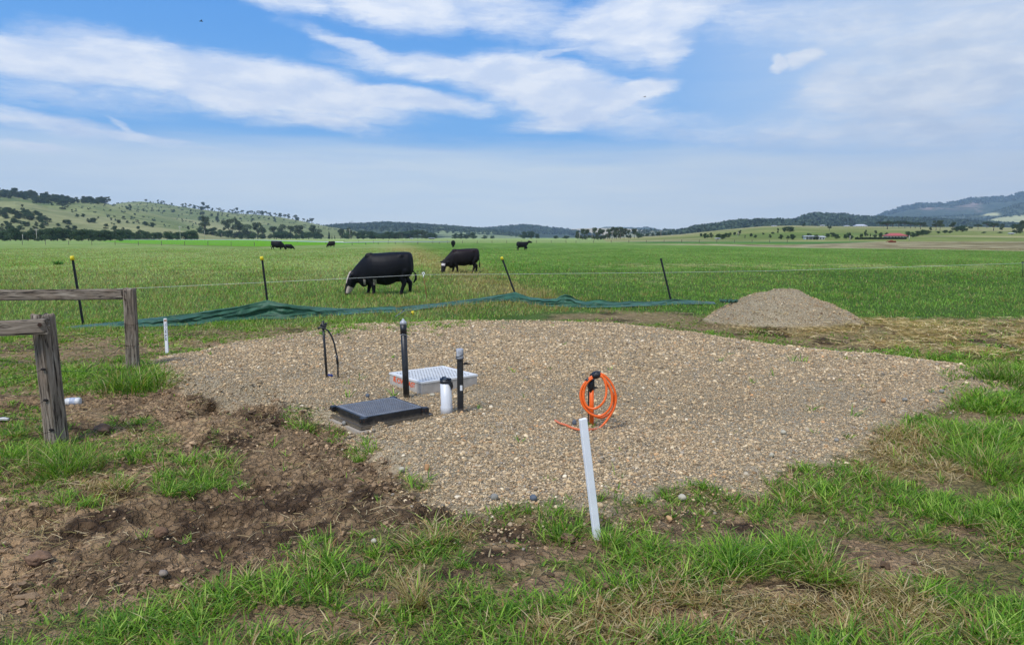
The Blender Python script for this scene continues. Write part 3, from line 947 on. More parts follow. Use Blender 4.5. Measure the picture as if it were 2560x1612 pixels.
PAL = np.array([lin(150, 136, 114), lin(176, 160, 134), lin(128, 116, 98), lin(200, 188, 164), lin(160, 128, 92), lin(120, 120, 118), lin(96, 100, 104),
                lin(210, 204, 190), lin(142, 118, 90), lin(104, 88, 70), lin(168, 150, 120), lin(186, 140, 96)])
PAL = PAL * .68 + PAL.mean(0) * .32
PW = np.array([.22, .22, .14, .06, .04, .07, .03, .014, .07, .05, .18, .006]); PW = PW / PW.sum()
M_STONE = attr_mat('pebble', 0.9, 0.25, 90, 0.22)
M_CLOD = attr_mat('clod', 1.0, 0.6, 70, 0.3)


def pebbles():
    x1 = rng.uniform(-6.6, 9.8, 900000); y1 = 3.9 * (15.0 / 3.9) ** rng.uniform(0, 1, 900000)
    okv = np.abs(x1) < 0.84 * (y1 + 0.6)
    x1, y1 = x1[okv], y1[okv]
    sz = np.clip(rng.lognormal(math.log(0.0142), 0.42, len(x1)), 0.006, 0.055) * np.clip(y1 / 9.0, 0.85, 1.2) * np.where(mound(x1, y1) > .12, .8, 1.0)
    px, py = pix(x1, y1, 0)
    g, d, s, b, pad = masks(x1, y1)
    keep = rng.uniform(0, 1, len(x1)) < g ** 1.5 * np.clip(0.7 + 1.4 * (fbm(x1 * 0.9, y1 * 0.9, 3, 81) - 0.42), 0.3, 1)
    keep |= (rng.uniform(0, 1, len(x1)) < 0.006 * (d > 0.4))
    keep |= (rng.uniform(0, 1, len(x1)) < 0.10 * sstep(-0.5, 0.0, pad) * (pad < 0.1))
    x1, y1, sz = x1[keep], y1[keep], sz[keep]
    z = ground_fine(x1, y1)
    c = PAL[rng.choice(len(PAL), len(x1), p=PW)] * np.array([1.62, 1.5, 1.27]) * 1.0 * np.where(rng.uniform(0, 1, (len(x1), 1)) < .25, rng.uniform(.4, .7, (len(x1), 1)), rng.uniform(0.75, 1.1, (len(x1), 1)))
    P = np.stack([x1, y1, z], -1)
    big = sz > 0.03
    nearp = y1 < 6.8
    a = ~big & nearp; b_ = ~big & ~nearp
    o = scatter_stones('near_gravel', P[a], sz[a], c[a], ICO0, M_STONE, 0.62, 0.2)
    set_props(o, 'loose tan and grey pebbles on the nearer half of the gravel pad', 'gravel', kind='stuff')
    o = scatter_stones('gravel', P[b_], sz[b_], c[b_], OCTA, M_STONE, 0.7, 0.2)
    set_props(o, 'loose tan and grey pebbles covering the raised gravel pad', 'gravel', kind='stuff')
    o = scatter_stones('larger_gravel', P[big], sz[big], c[big], ICO1, M_STONE, 0.62, 0.16)
    set_props(o, 'larger rounded river pebbles lying among the finer gravel', 'gravel', kind='stuff')


def clods():
    x, y = fan_points(170000, 3.1, 14, 0.9, 1)
    px, py = pix(x, y, 0)
    g, d, s, b, pad, sp, gs, dr = near_weights(x, y, px, py)
    w = d * (1 - g) * np.clip((fbm(x * 1.5, y * 1.5, 3, 64) - 0.38) * 4, 0.06, 1) + sp * 0.35 + (b + s) * 0.12
    w = w * (1 - 0.7 * gs)
    keep = rng.uniform(0, 1, len(x)) < w * 0.55
    x, y = x[keep], y[keep]
    sz = np.clip(rng.lognormal(math.log(0.014), 0.6, len(x)), 0.006, 0.075)
    c = mixc(C_DARK, C_SOIL * 0.9, rng.uniform(0, 1, len(x)) ** 1.3) * rng.uniform(0.8, 1.1, (len(x), 1))
    P = np.stack([x, y, ground_fine(x, y)], -1)
    o = scatter_stones('soil_clods', P, sz, c, ICO1, M_CLOD, 0.6, 0.55, 0.35, False)
    set_props(o, 'crumbled brown clods on the broken soil', 'soil', kind='stuff')


pebbles()
clods()


def blades(name, P, h, w, az, lean, curve, cols, material, segs=2, label=None, cat='grass', tipc=None):
    """many curved grass blades as one mesh"""
    n = len(P)
    d = np.stack([np.cos(az), np.sin(az), np.zeros(n)], -1)
    fa = az + np.pi / 2 + rng.normal(0, 0.5, n)
    wv = np.stack([np.cos(fa), np.sin(fa), np.zeros(n)], -1)
    rows = []
    for k in range(segs):
        t = k / segs
        p = P + d * (h * (lean * t + curve * t * t))[:, None]
        p = p + np.array([0, 0, 1.0]) * (h * t * (1 - 0.45 * curve * t))[:, None]
        ww = w * (1 - 0.45 * t) / 2 * (0.75 if k == 0 else 1)
        rows += [p - wv * ww[:, None], p + wv * ww[:, None]]
    t = 1.0
    tip = P + d * (h * (lean + curve))[:, None] + np.array([0, 0, 1.0]) * (h * (1 - 0.45 * curve))[:, None]
    rows.append(tip)
    k = len(rows)
    V = np.stack(rows, 1).reshape(-1, 3)
    b = (np.arange(n) * k)[:, None]
    F = []
    for q in range(segs - 1):
        F.append(b + np.array([[2 * q, 2 * q + 1, 2 * q + 3, 2 * q + 2]]))
    F3 = b + np.array([[2 * segs - 2, 2 * segs - 1, 2 * segs]])
    C = np.repeat(cols[:, None], k, 1)
    C = C.reshape(-1, 3)
    o = mesh_np(name, V, F + [F3], material, smooth=True, cols=C)
    set_props(o, label, cat, kind='stuff')
    return o


M_GRASS = leaf_mat('grass_blade', (1, 1, 1), 0.4)
M_STRAW = leaf_mat('dry_stalk', (1, 1, 1), 0.15, 0.7)
GP = np.array([lin(108, 152, 38), lin(142, 180, 58), lin(80, 122, 34), lin(170, 194, 92), lin(122, 158, 54), lin(94, 134, 50)])
DP = np.array([lin(196, 172, 122), lin(176, 156, 104), lin(210, 190, 146), lin(150, 140, 84), lin(166, 134, 88)])


def pick(pal, n, a=0.8, b=1.15):
    return pal[rng.integers(0, len(pal), n)] * rng.uniform(a, b, (n, 1))


def blades_mat():
    """low matted growth and thatch between the tufts"""
    n = 280000
    x, y = fan_points(n, 2.8, 15, 1.1, 1)
    px, py = pix(x, y, 0)
    g, d, s, b, pad, sp, gs, dr = near_weights(x, y, px, py)
    pn = fbm(x * 1.6, y * 1.6, 4, 91); pn3 = fbm(x * 9, y * 9, 3, 96)
    w = np.clip(0.42 + 2.4 * (pn - 0.38) + 1.4 * (pn3 - 0.5), 0.03, 1) * (1 - 0.9 * np.clip(sp * 2, 0, 1)) * (1 - 0.985 * d) * (1 - sstep(.1, .5, g)) * (1 - .85 * s) * (1 - .75 * b)
    w = np.maximum(w, np.clip(gs * 1.6 + (pn3 - .5), 0, .9) * (gs > 0))
    k = rng.uniform(0, 1, n) < w
    x, y, dr, pn, pn3 = x[k], y[k], dr[k], pn[k], pn3[k]; n = len(x)
    c = pick(GP, n, .6, 1.05)
    isd = rng.uniform(0, 1, n) < np.clip(.24 + dr + .5 * (pn3 < .42), 0, .95)
    c[isd] = pick(DP, int(isd.sum()), .6, 1.0)
    P = np.stack([x, y, ground_fine(x, y) + rng.uniform(0, .008, n)], -1)
    blades('matted_grass', P, rng.uniform(.016, .045, n), np.where(rng.uniform(0, 1, n) < .2, .013, rng.uniform(.004, .009, n)) * np.clip(y / 5.5, .9, 2), rng.uniform(0, 6.28, n), rng.uniform(.5, 1.8, n), rng.uniform(.2, .9, n), c, M_GRASS, 2, 'low matted grass and dead thatch between the tufts')


def near_grass():
    """tufted grass of the foreground: clumps of 6 to 14 blades"""
    nclump = 62000
    x, y = fan_points(nclump, 2.7, 15.5, 1.1, 1)
    # thin with distance, but never to nothing
    px, py = pix(x, y, 0)
    g, d, s, b, pad, sp, gs, dr = near_weights(x, y, px, py)
    pn = fbm(x * 1.6, y * 1.6, 4, 91); pn2 = fbm(x * 5.5, y * 5.5, 3, 92)
    w = np.ones(len(x)) * np.clip(0.06 + 0.22 * sstep(1700, 2400, px) + 3.0 * (pn - 0.38) + 2.0 * (pn2 - 0.45), 0.02, 1)
    w *= 1 - 0.96 * np.clip(sp * 2.5, 0, 1)
    w *= (1 - np.clip(d, 0, 1) * 0.985)
    w *= 1 - 0.993 * sstep(0.15, 0.6, g)
    w *= (1 - 0.9 * s) * (1 - 0.82 * b)
    gsw = np.clip(gs * 2.2 + (pn2 - 0.5) * 1.2, 0, 1) * (gs > 0)
    w = np.maximum(w, gsw * 0.9)
    # the thick strip along the shade cloth and the tall right edge
    strip = np.exp(-((y - np.interp(x, [-9, -4, 0, 3], [12.5, 13.3, 15.2, 17.0])) / 0.9) ** 2) * (x < 1.5)
    w = np.maximum(w, strip * 0.9)
    rt = sstep(2330, 2480, px) * sstep(1060, 900, px * 0 + py) * sstep(880, 920, py) * (0.4 + pn2)
    w = np.maximum(w, rt * 0.9 * (1 - sstep(0.5, 1, g) * 0.4))
    keep = rng.uniform(0, 1, len(x)) < w
    x, y, px, py, pn, pn2, dr, g, gs = [a[keep] for a in (x, y, px, py, pn, pn2, dr, g, gs)]
    nc = len(x)
    k = rng.integers(5, 12, nc)
    idx = np.repeat(np.arange(nc), k); n = len(idx)
    right = sstep(1300, 2300, px)
    tall = 0.020 + 0.080 * np.clip((pn - 0.36) * 3.0, 0, 1) ** 1.4 + 0.012 * right + 0.05 * spots(px, py, [(2450, 1150, 160, 90, 0), (2460, 960, 110, 60, 0), (330, 950, 80, 40, 0), (90, 1120, 130, 90, 0), (1380, 1320, 80, 20, 0), (2000, 1420, 200, 60, 0)])
    tall *= 1 - 0.35 * sstep(10, 12, y)
    tall *= 1 - 0.35 * spots(px, py, [(1750, 1560, 500, 60, 0)])
    rad = rng.normal(0, 1, n) * 0.022
    a0 = rng.uniform(0, 2 * math.pi, n)
    X = x[idx] + np.cos(a0) * np.abs(rad); Y = y[idx] + np.sin(a0) * np.abs(rad)
    Z = ground_fine(x, y)[idx] - 0.004
    h = tall[idx] * rng.uniform(0.5, 1.55, n)
    w_ = rng.uniform(0.0045, 0.0105, n) * np.clip(y[idx] / 5.5, 0.9, 2.0)
    az_ = a0 + rng.normal(0, 0.5, n)
    lean = rng.uniform(0.1, 0.9, n); curve = rng.uniform(0.1, 0.9, n)
    c = pick(GP, n)
    shade = (0.82 + 0.36 * pn)[idx][:, None]
    c = c * shade
    dryp = np.clip(0.04 + 1.1 * dr + 0.5 * (pn2 < 0.40), 0, 0.93)[idx]
    isd = rng.uniform(0, 1, n) < dryp
    c[isd] = pick(DP, int(isd.sum()))
    lean[isd] *= 1.5; h[isd] *= 0.85
    P = np.stack([X, Y, Z], -1)
    far = Y > 8.0
    blades('foreground_grass', P[~far], h[~far], w_[~far], az_[~far], lean[~far], curve[~far], c[~far], M_GRASS, 3, 'tufted bright green grass mixed with dry blades in the foreground')
    blades_mat()
    blades('verge_grass', P[far], h[far], w_[far], az_[far], lean[far], curve[far], c[far], M_GRASS, 2, 'short green grass round the gravel pad and below the shade cloth')
    return


def field_grass():
    n = 560000
    x, y = fan_points(n, 12.8, 120, 0.86, 2)
    px, py = pix(x, y, 0)
    g, d, s, b, pad = masks(x, y)
    n1 = fbm(x * 0.6, y * 0.4, 4, 93); n2 = fbm(x * 2.4, y * 1.6, 3, 94)
    # beyond the shade cloth only
    edge = np.interp(x, [-9, -4.5, -1, 1.5, 5, 9], [12.6, 13.6, 15.6, 17.5, 15.2, 14.0])
    w = sstep(-0.4, 0.3, y - edge) * (1 - g) * (1 - s * 0.85) * (1 - 0.7 * b)
    w *= np.clip(0.55 + 0.9 * (n2 - 0.3), 0.35, 1)
    keep = rng.uniform(0, 1, n) < w
    x, y, px, py, n1, n2 = [a[keep] for a in (x, y, px, py, n1, n2)]
    n = len(x)
    z = base_h(x, y) - 0.01
    lod = np.clip(y / 16, 0.8, 6)
    h = (0.05 + 0.055 * n2) * rng.uniform(0.55, 1.5, n) * np.clip(lod, 1, 1.25)
    h *= (1 - 0.3 * sstep(30, 80, y)) * (1 - 0.25 * sstep(0, 3, x))
    w_ = rng.uniform(0.010, 0.024, n) * lod
    left = sstep(0.6, -0.6, (x - track_x(y)) / (0.4 + 0.03 * y))
    f = field_color(x, y)
    c = f * 1.15 * rng.uniform(0.4, 1.6, (n, 1)) * (0.8 + 0.45 * fbm(x * 3.2, y * 1.8, 3, 97))[:, None]
    bright = rng.uniform(0, 1, n) < 0.3
    c[bright] *= np.array([1.12, 1.1, 1.0])
    track = np.exp(-((x - track_x(y) + 0.3) / (0.8 + 0.022 * y)) ** 2) * sstep(17, 22, y) * sstep(200, 100, y)
    pd = np.clip(0.07 + 0.17 * left + 0.55 * track * n2 * 1.4 + 0.35 * np.exp(-((y - 18.5) / 2.0) ** 2) * sstep(-5, -2, x) * sstep(4.5, 1, x) + 0.3 * (n2 > 0.62) * 0.5, 0, 0.8)
    isd = rng.uniform(0, 1, n) < pd
    c[isd] = pick(DP, int(isd.sum()), 0.7, 1.0) * np.array([1, 0.97, 0.8])
    h[isd] *= 1.25
    az_ = rng.uniform(0, 2 * math.pi, n)
    blades('field_grass', np.stack([x, y, z], -1), h, w_, az_, rng.uniform(0, 0.7, n), rng.uniform(0, 0.6, n), c, M_GRASS, 1, 'short green pasture grass of the field where the cattle graze')


def straw():
    """dry stalks: strewn mulch at the back right and bits on the soil"""
    n = 170000
    x, y = fan_points(n, 3.1, 17, 0.9, 1)
    px, py = pix(x, y, 0)
    g, d, s, b, pad, sp, gs, dr = near_weights(x, y, px, py)
    n1 = fbm(x * 1.8, y * 1.8, 3, 95)
    w = s * (1 - g) * np.clip(0.45 + 3.2 * (n1 - 0.44), 0.04, 1) + b * 0.28 * n1 + d * (1 - g) * np.clip((n1 - 0.42) * 2.0, 0.02, 0.5) * 0.5 + dr * 0.6 + g * 0.004 + 0.3 * sstep(0.1, 0.25, mound(x, y)) * 0.1
    keep = rng.uniform(0, 1, n) < w
    x, y, s = x[keep], y[keep], s[keep]
    n = len(x)
    L = rng.uniform(0.03, 0.12, n) * (1 + 1.1 * s)
    W = rng.uniform(0.0018, 0.0035, n) * np.clip(y / 4.5, 0.9, 2.6)
    z = ground_fine(x, y) + rng.uniform(0.002, 0.03, n) * (1 + s)
    a = rng.uniform(0, 2 * math.pi, n)
    a = np.where((s > 0.5) & (rng.uniform(0, 1, n) < .5), (a * 0.3 - 0.9) + 2.2 * (fbm(x, y, 2, 98) - .5), a)
    d0 = np.stack([np.cos(a), np.sin(a), rng.normal(0, 0.16, n)], -1)
    up = np.array([0, 0, 1.0]); side = np.cross(d0, up); side /= np.linalg.norm(side, axis=1)[:, None]
    P = np.stack([x, y, z], -1)
    bow = rng.normal(0, 0.18, n)
    pts = []
    for t in (-0.5, 0.0, 0.5):
        c0 = P + d0 * (L * t)[:, None] + side * (bow * L * (0.25 - t * t) * 1.0)[:, None] + up * (0.004 + 0.1 * L * (0.25 - t * t))[:, None]
        pts += [c0 - side * (W / 2)[:, None], c0 + side * (W / 2)[:, None] + up * (W * 0.4)[:, None]]
    V = np.stack(pts, 1).reshape(-1, 3)
    bse = (np.arange(n) * 6)[:, None]
    F = [bse + np.array([[0, 1, 3, 2]]), bse + np.array([[2, 3, 5, 4]])]
    c = np.repeat(pick(DP, n, 0.75, 1.1) * (1 + .5 * s[:, None]), 6, 0)
    o = mesh_np('dry_stalks', V, F, M_STRAW, smooth=True, cols=c)
    set_props(o, 'dry straw stalks strewn behind the gravel and over the soil', 'straw', kind='stuff')


near_grass()
field_grass()
straw()


# ------------------------------------------------------------------ trees
M_LEAF = leaf_mat('tree_leaf', (1, 1, 1), 0.12, 0.8)
M_BARK = mat('bark', lin(120, 108, 96), 0.95, var=0.35, vscale=6, bump=0.3, stretch=(1, 1, 0.3))


def tree_meshes(kind, seed):
    """unit-height tree: trunk mesh and crown mesh (many leaf-clump faces)"""
    r_ = np.random.default_rng(seed); rd = random.Random(seed)
    mb = MB(); cl = []
    if kind == 'gum':          # open eucalypt: forked limbs, separate clumps high up
        fork = r_.uniform(0.16, 0.30)
        mb.tube([(0, 0, -0.03), (0.01, 0, fork * 0.6), (0.0, 0.01, fork)], [0.030, 0.024, 0.020], 7)
        for i in range(r_.integers(5, 8)):
            a = rd.uniform(0, 6.28); rr = rd.uniform(0.10, 0.36); zz = rd.uniform(0.48, 0.88) - rr * 0.3
            end = Vector((math.cos(a) * rr, math.sin(a) * rr, zz))
            mb.tube([(0, 0.01, fork), (end.x * 0.45, end.y * 0.45, fork + (zz - fork) * 0.6), end], [0.015, 0.010, 0.005], 5)
            cl.append((end + Vector((0, 0, 0.03)), rd.uniform(0.11, 0.18), rd.uniform(0.08, 0.13)))
            for _ in range(2):
                o = Vector((rd.uniform(-.14, .14), rd.uniform(-.14, .14), rd.uniform(-.10, .08)))
                cl.append((end + o, rd.uniform(0.06, 0.11), rd.uniform(0.05, 0.08)))
    elif kind == 'dense':      # gum with foliage nearly to the ground
        mb.tube([(0, 0, -0.03), (0.01, 0, 0.25), (0.0, 0.01, 0.55)], [0.032, 0.022, 0.010], 7)
        for i in range(15):
            z = rd.uniform(0.16, 0.86); a = rd.uniform(0, 6.28); m = 0.34 * math.sin(min(1, (1.02 - z) * 1.7) * 1.57) * rd.uniform(0.35, 1.0)
            p = Vector((math.cos(a) * m, math.sin(a) * m, z))
            mb.tube([(0, 0, z * 0.5), (p.x * 0.6, p.y * 0.6, z * 0.85), p], [0.010, 0.007, 0.003], 4)
            cl.append((p, rd.uniform(0.12, 0.18), rd.uniform(0.09, 0.14)))
    elif kind == 'round':      # rounded bushy tree
        mb.tube([(0, 0, -0.03), (0.0, 0, 0.2), (0.0, 0.01, 0.5)], [0.05, 0.035, 0.015], 6)
        for i in range(13):
            z = rd.uniform(0.20, 0.80); a = rd.uniform(0, 6.28); m = rd.uniform(0.05, 0.42) * math.sin(min(1.0, (1.02 - z) * 1.5) * 1.57)
            cl.append((Vector((math.cos(a) * m, math.sin(a) * m, z)), rd.uniform(0.17, 0.26), rd.uniform(0.13, 0.19)))
    elif kind == 'umbrella':   # flat wide crown on a clear trunk
        mb.tube([(0, 0, -0.03), (0.01, 0, 0.25), (0.0, 0.01, 0.42)], [0.05, 0.038, 0.03], 7)
        for i in range(12):
            a = i / 12 * 6.28 + rd.uniform(-.3, .3); rr = rd.uniform(0.15, 0.62)
            p = Vector((math.cos(a) * rr, math.sin(a) * rr, 0.80 - rr * 0.30 + rd.uniform(-.05, .05)))
            mb.tube([(0, 0.01, 0.40), (p.x * 0.5, p.y * 0.5, 0.60), p], [0.022, 0.014, 0.006], 5)
            cl.append((p, rd.uniform(0.18, 0.28), rd.uniform(0.09, 0.14)))
    else:                      # cypress: dark cone
        mb.tube([(0, 0, -0.03), (0, 0, 0.5)], [0.03, 0.012], 6)
        for i in range(12):
            z = 0.08 + i * 0.075; m = 0.16 * (1 - z) + 0.02
            cl.append((Vector((rd.uniform(-.02, .02), rd.uniform(-.02, .02), z)), m, 0.07))
    V = []; C = []
    base = 1.3 * {'gum': np.array(lin(74, 84, 56)), 'dense': np.array(lin(68, 80, 54)), 'round': np.array(lin(60, 78, 50)), 'umbrella': np.array(lin(56, 70, 46)), 'cypress': np.array(lin(38, 56, 36))}[kind]
    for p, rx, rz in cl:
        m = int(150 * (rx * rz / 0.018) ** 0.7)
        dd = r_.normal(0, 1, (m, 3)); dd /= np.linalg.norm(dd, axis=1)[:, None]
        rad = r_.uniform(0.35, 1.05, (m, 1)) ** 0.6
        q = np.array(p) + dd * rad * np.array([rx, rx, rz])
        a = r_.normal(0, 1, (m, 3)); a /= np.linalg.norm(a, axis=1)[:, None]
        b = np.cross(a, r_.normal(0, 1, (m, 3))); b /= np.linalg.norm(b, axis=1)[:, None]
        s = r_.uniform(0.018, 0.036, (m, 1))
        V.append(np.stack([q - a * s, q + b * s * 0.8, q + a * s, q - b * s * 0.8], 1))
        tone = r_.uniform(0.75, 1.25)
        C.append(np.repeat(base * tone * r_.uniform(0.8, 1.25, (m, 1)), 4, 0))
    V = np.concatenate(V).reshape(-1, 3); C = np.concatenate(C)
    V[:, 2] = np.clip(V[:, 2], 0.01, None)
    # stretch so the crown top is exactly one unit high
    top = V[:, 2].max()
    V /= top
    F = np.arange(len(V)).reshape(-1, 4)
    for i, v in enumerate(mb.v): mb.v[i] = tuple(np.array(v) / top)
    return mb, V, F, C


class TreeLib:
    def __init__(s): s.protos = {}

    def get(s, kind, k):
        key = (kind, k)
        if key not in s.protos:
            mb, V, F, C = tree_meshes(kind, hash(kind) % 7 + 100 * k + {'gum': 1, 'dense': 2, 'round': 3, 'umbrella': 4, 'cypress': 5}[kind] if False else 100 * k + {'gum': 1, 'dense': 2, 'round': 3, 'umbrella': 4, 'cypress': 5}[kind])
            t = mb.build('trunk', M_BARK)
            c = mesh_np('crown', V, F, M_LEAF, cols=C)
            s.protos[key] = [t, c, False]
        return s.protos[key]


LIB = TreeLib()
NAMES = {'gum': 'gum_tree', 'dense': 'gum_tree', 'round': 'bushy_tree', 'umbrella': 'spreading_tree', 'cypress': 'cypress_tree'}


def tree(px, py, hpx, kind, label, group=None, wide=1.0, Y=None, name=None, cat='tree', tint=None):
    """a tree whose foot is at a photograph pixel and which is hpx rows tall"""
    if Y is None:
        p = G(px, py, 250, 7000)
    else:
        q = ray(px, py); xx = q[0] / q[1] * Y
        p = Vector((xx, Y, float(terrain(np.array([xx]), np.array([float(Y)]))[0])))
    hgt = hpx * p.y / FOC * 1.02
    k = random.randrange(4 if kind in ('gum', 'dense', 'round') else 2)
    t, c, used = LIB.get(kind, k)
    e = empty(name or NAMES[kind], (p.x, p.y, p.z - 0.02 * hgt), label, cat, group, random.uniform(0, 6.28))
    e.scale = (hgt * wide, hgt * wide, hgt)
    for src in (t, c):
        if not used:
            o = src
        else:
            o = src.copy(); COL.objects.link(o)
        o.parent = e
    LIB.protos[(kind, k)][2] = True
    return e


# the belt of bushy trees at the foot of the left hill
gB = 'bushy trees in the belt at the foot of the left hill'
lB = 'dark bushy tree in the dense belt along the foot of the left hill'
for x in list(range(-20, 300, 15)):
    tree(x + random.uniform(-5, 5), 600, random.uniform(24, 34), 'round', lB, gB, 1.15, Y=random.uniform(390, 430))
for x in list(range(296, 500, 15)):
    tree(x + random.uniform(-5, 5), 599, random.uniform(18, 28), 'round', lB, gB, 1.2, Y=random.uniform(480, 540))
for x in range(500, 1000, 17):
    if abs(x - 830) > 40 and not 655 < x < 672:
        tree(x + random.uniform(-5, 5), 598, random.uniform(13, 21), 'round', lB, gB, 1.4, Y=random.uniform(800, 880))
gS = 'second row of trees above the belt on the left hill'
for x in [4, 26, 60, 75, 118, 130, 150, 170, 186, 205, 232, 251, 262, 284, 290, 330, 345, 372, 205, 395, 150]:
    tree(x, 588 + random.uniform(-3, 1), random.uniform(16, 24), 'dense', 'dark tree standing just above the tree belt on the lower left hill', gS, 1.1, Y=random.uniform(500, 560))
# bright low shrubs before the belt
for i, x in enumerate([12, 95, 158, 196, 232, 250, 262, 300]):
    e = tree(x, 602.5, random.uniform(7, 10), 'round', 'low light green shrub in front of the dark tree belt on the left', 'light green shrubs before the left tree belt', 1.5, Y=360, name='shrub', cat='shrub')
# tall gums of the belt, left to right
GUMS = [(513, 46, 'gum', 0.95, 'tall open gum tree rising alone behind the left tree belt, pale hillside around it', 850),
        (578, 50, 'gum', 0.95, 'tallest gum tree with tiered clumps, left end of the big clump of gums', 860),
        (600, 46, 'dense', 0.95, 'tall dark gum beside the tiered tallest gum in the big clump', 880),
        (622, 38, 'dense', 1.1, 'broad gum tree in the middle of the big clump of gums', 850),
        (645, 42, 'gum', 1.0, 'loose-crowned gum tree at the right end of the big clump', 860),
        (655, 30, 'dense', 1.0, 'lower dark gum at the right edge of the big clump', 840),
        (686, 32, 'dense', 1.15, 'first gum of the group right of the gap, dense to the ground', 900),
        (710, 38, 'dense', 1.0, 'tallest gum of the group above the two distant black cows', 900),
        (726, 33, 'dense', 1.0, 'gum beside the tallest one of the group above the two distant cows', 880),
        (748, 35, 'gum', 1.0, 'rounded open gum tree standing apart over a pale gap', 900),
        (785, 34, 'dense', 1.15, 'wide gum tree at the right end of the group, before the cypresses', 900),
        (800, 26, 'dense', 1.0, 'shorter gum tree touching the last wide gum before the cypresses', 880),
        (852, 26, 'dense', 1.2, 'round gum tree left of the pole with the crossarm near the centre', 950),
        (878, 28, 'gum', 1.2, 'gum tree standing behind the pole with the crossarm', 950),
        (908, 22, 'round', 1.3, 'wide low tree right of the pole with the crossarm', 950)]
for x, hh, kd, w, lb, Y in GUMS:
    tree(x, 597.5, hh, kd, lb, None, w, Y=Y)
for x, hh, lb in [(803, 12, 'tiny dark cypress left of the taller cypress'), (823, 19, 'tallest of the small dark cypresses by the road'), (830, 8, 'low cypress just right of the tallest cypress'), (837, 9, 'rightmost of the small dark cypresses')]:
    tree(x, 598, hh, 'cypress', lb, 'cypresses beyond the field', 1.0, Y=900)
gC = 'trees of the central belt beyond the field'
for x in range(925, 1095, 10):
    hh = 17 + 7 * math.exp(-((x - 1035) / 22) ** 2) + random.uniform(-3, 3)
    tree(x, 597.5, hh, 'dense' if random.random() < .6 else 'round', 'dark tree in the low belt beyond the middle of the field', gC, 1.3, Y=random.uniform(930, 1010))
for x, hh, w, lb in [(1138, 13, 1.5, 'low dark tree at the left end of the small distant row'), (1152, 14, 1.5, 'second low tree of the small distant row'), (1166, 12, 1.5, 'third low tree of the small distant row'),
                     (1182, 17, 1.3, 'round taller tree alone right of the small distant row'), (1212, 9, 1.8, 'small dark tree right of the round taller one'), (1232, 8, 1.8, 'low tree in the gap before the paired trees'),
                     (1310, 18, 1.2, 'left tree of the pair on the plain under the blue range'), (1328, 20, 1.3, 'right taller tree of the pair on the plain under the blue range'), (1342, 13, 1.2, 'small tree at the right foot of the pair'),
                     (1390, 8, 2.0, 'flat dark tree left of the tall grove'), (1415, 8, 2.0, 'second flat dark tree left of the tall grove')]:
    tree(x, 597.2, hh, 'round', lb, None, w, Y=1050)
gG = 'trees of the tall dark grove right of the centre'
for x, hh in [(1445, 24), (1456, 28), (1468, 27), (1486, 31), (1496, 29), (1508, 26), (1519, 27), (1530, 31), (1541, 29), (1551, 30), (1560, 27), (1571, 22), (1500, 25), (1524, 24), (1537, 24)]:
    tree(x, 600, hh, random.choice(['dense', 'gum', 'dense']), 'tall dark gum packed in the grove right of the centre', gG, 0.8, Y=random.uniform(560, 610))
tree(1586, 600, 25, 'gum', 'open gum tree at the right edge of the tall grove', None, 0.8, Y=580)
tree(1597, 600, 12, 'round', 'low bush under the open gum at the right of the grove', None, 1.2, Y=600)
for i, x in enumerate([1605, 1618, 1632, 1646, 1660, 1672]):
    tree(x, 597, random.uniform(7, 11), 'round', 'small dark bush in the line right of the tall grove', 'bushes in line right of the tall grove', 1.3, Y=900)

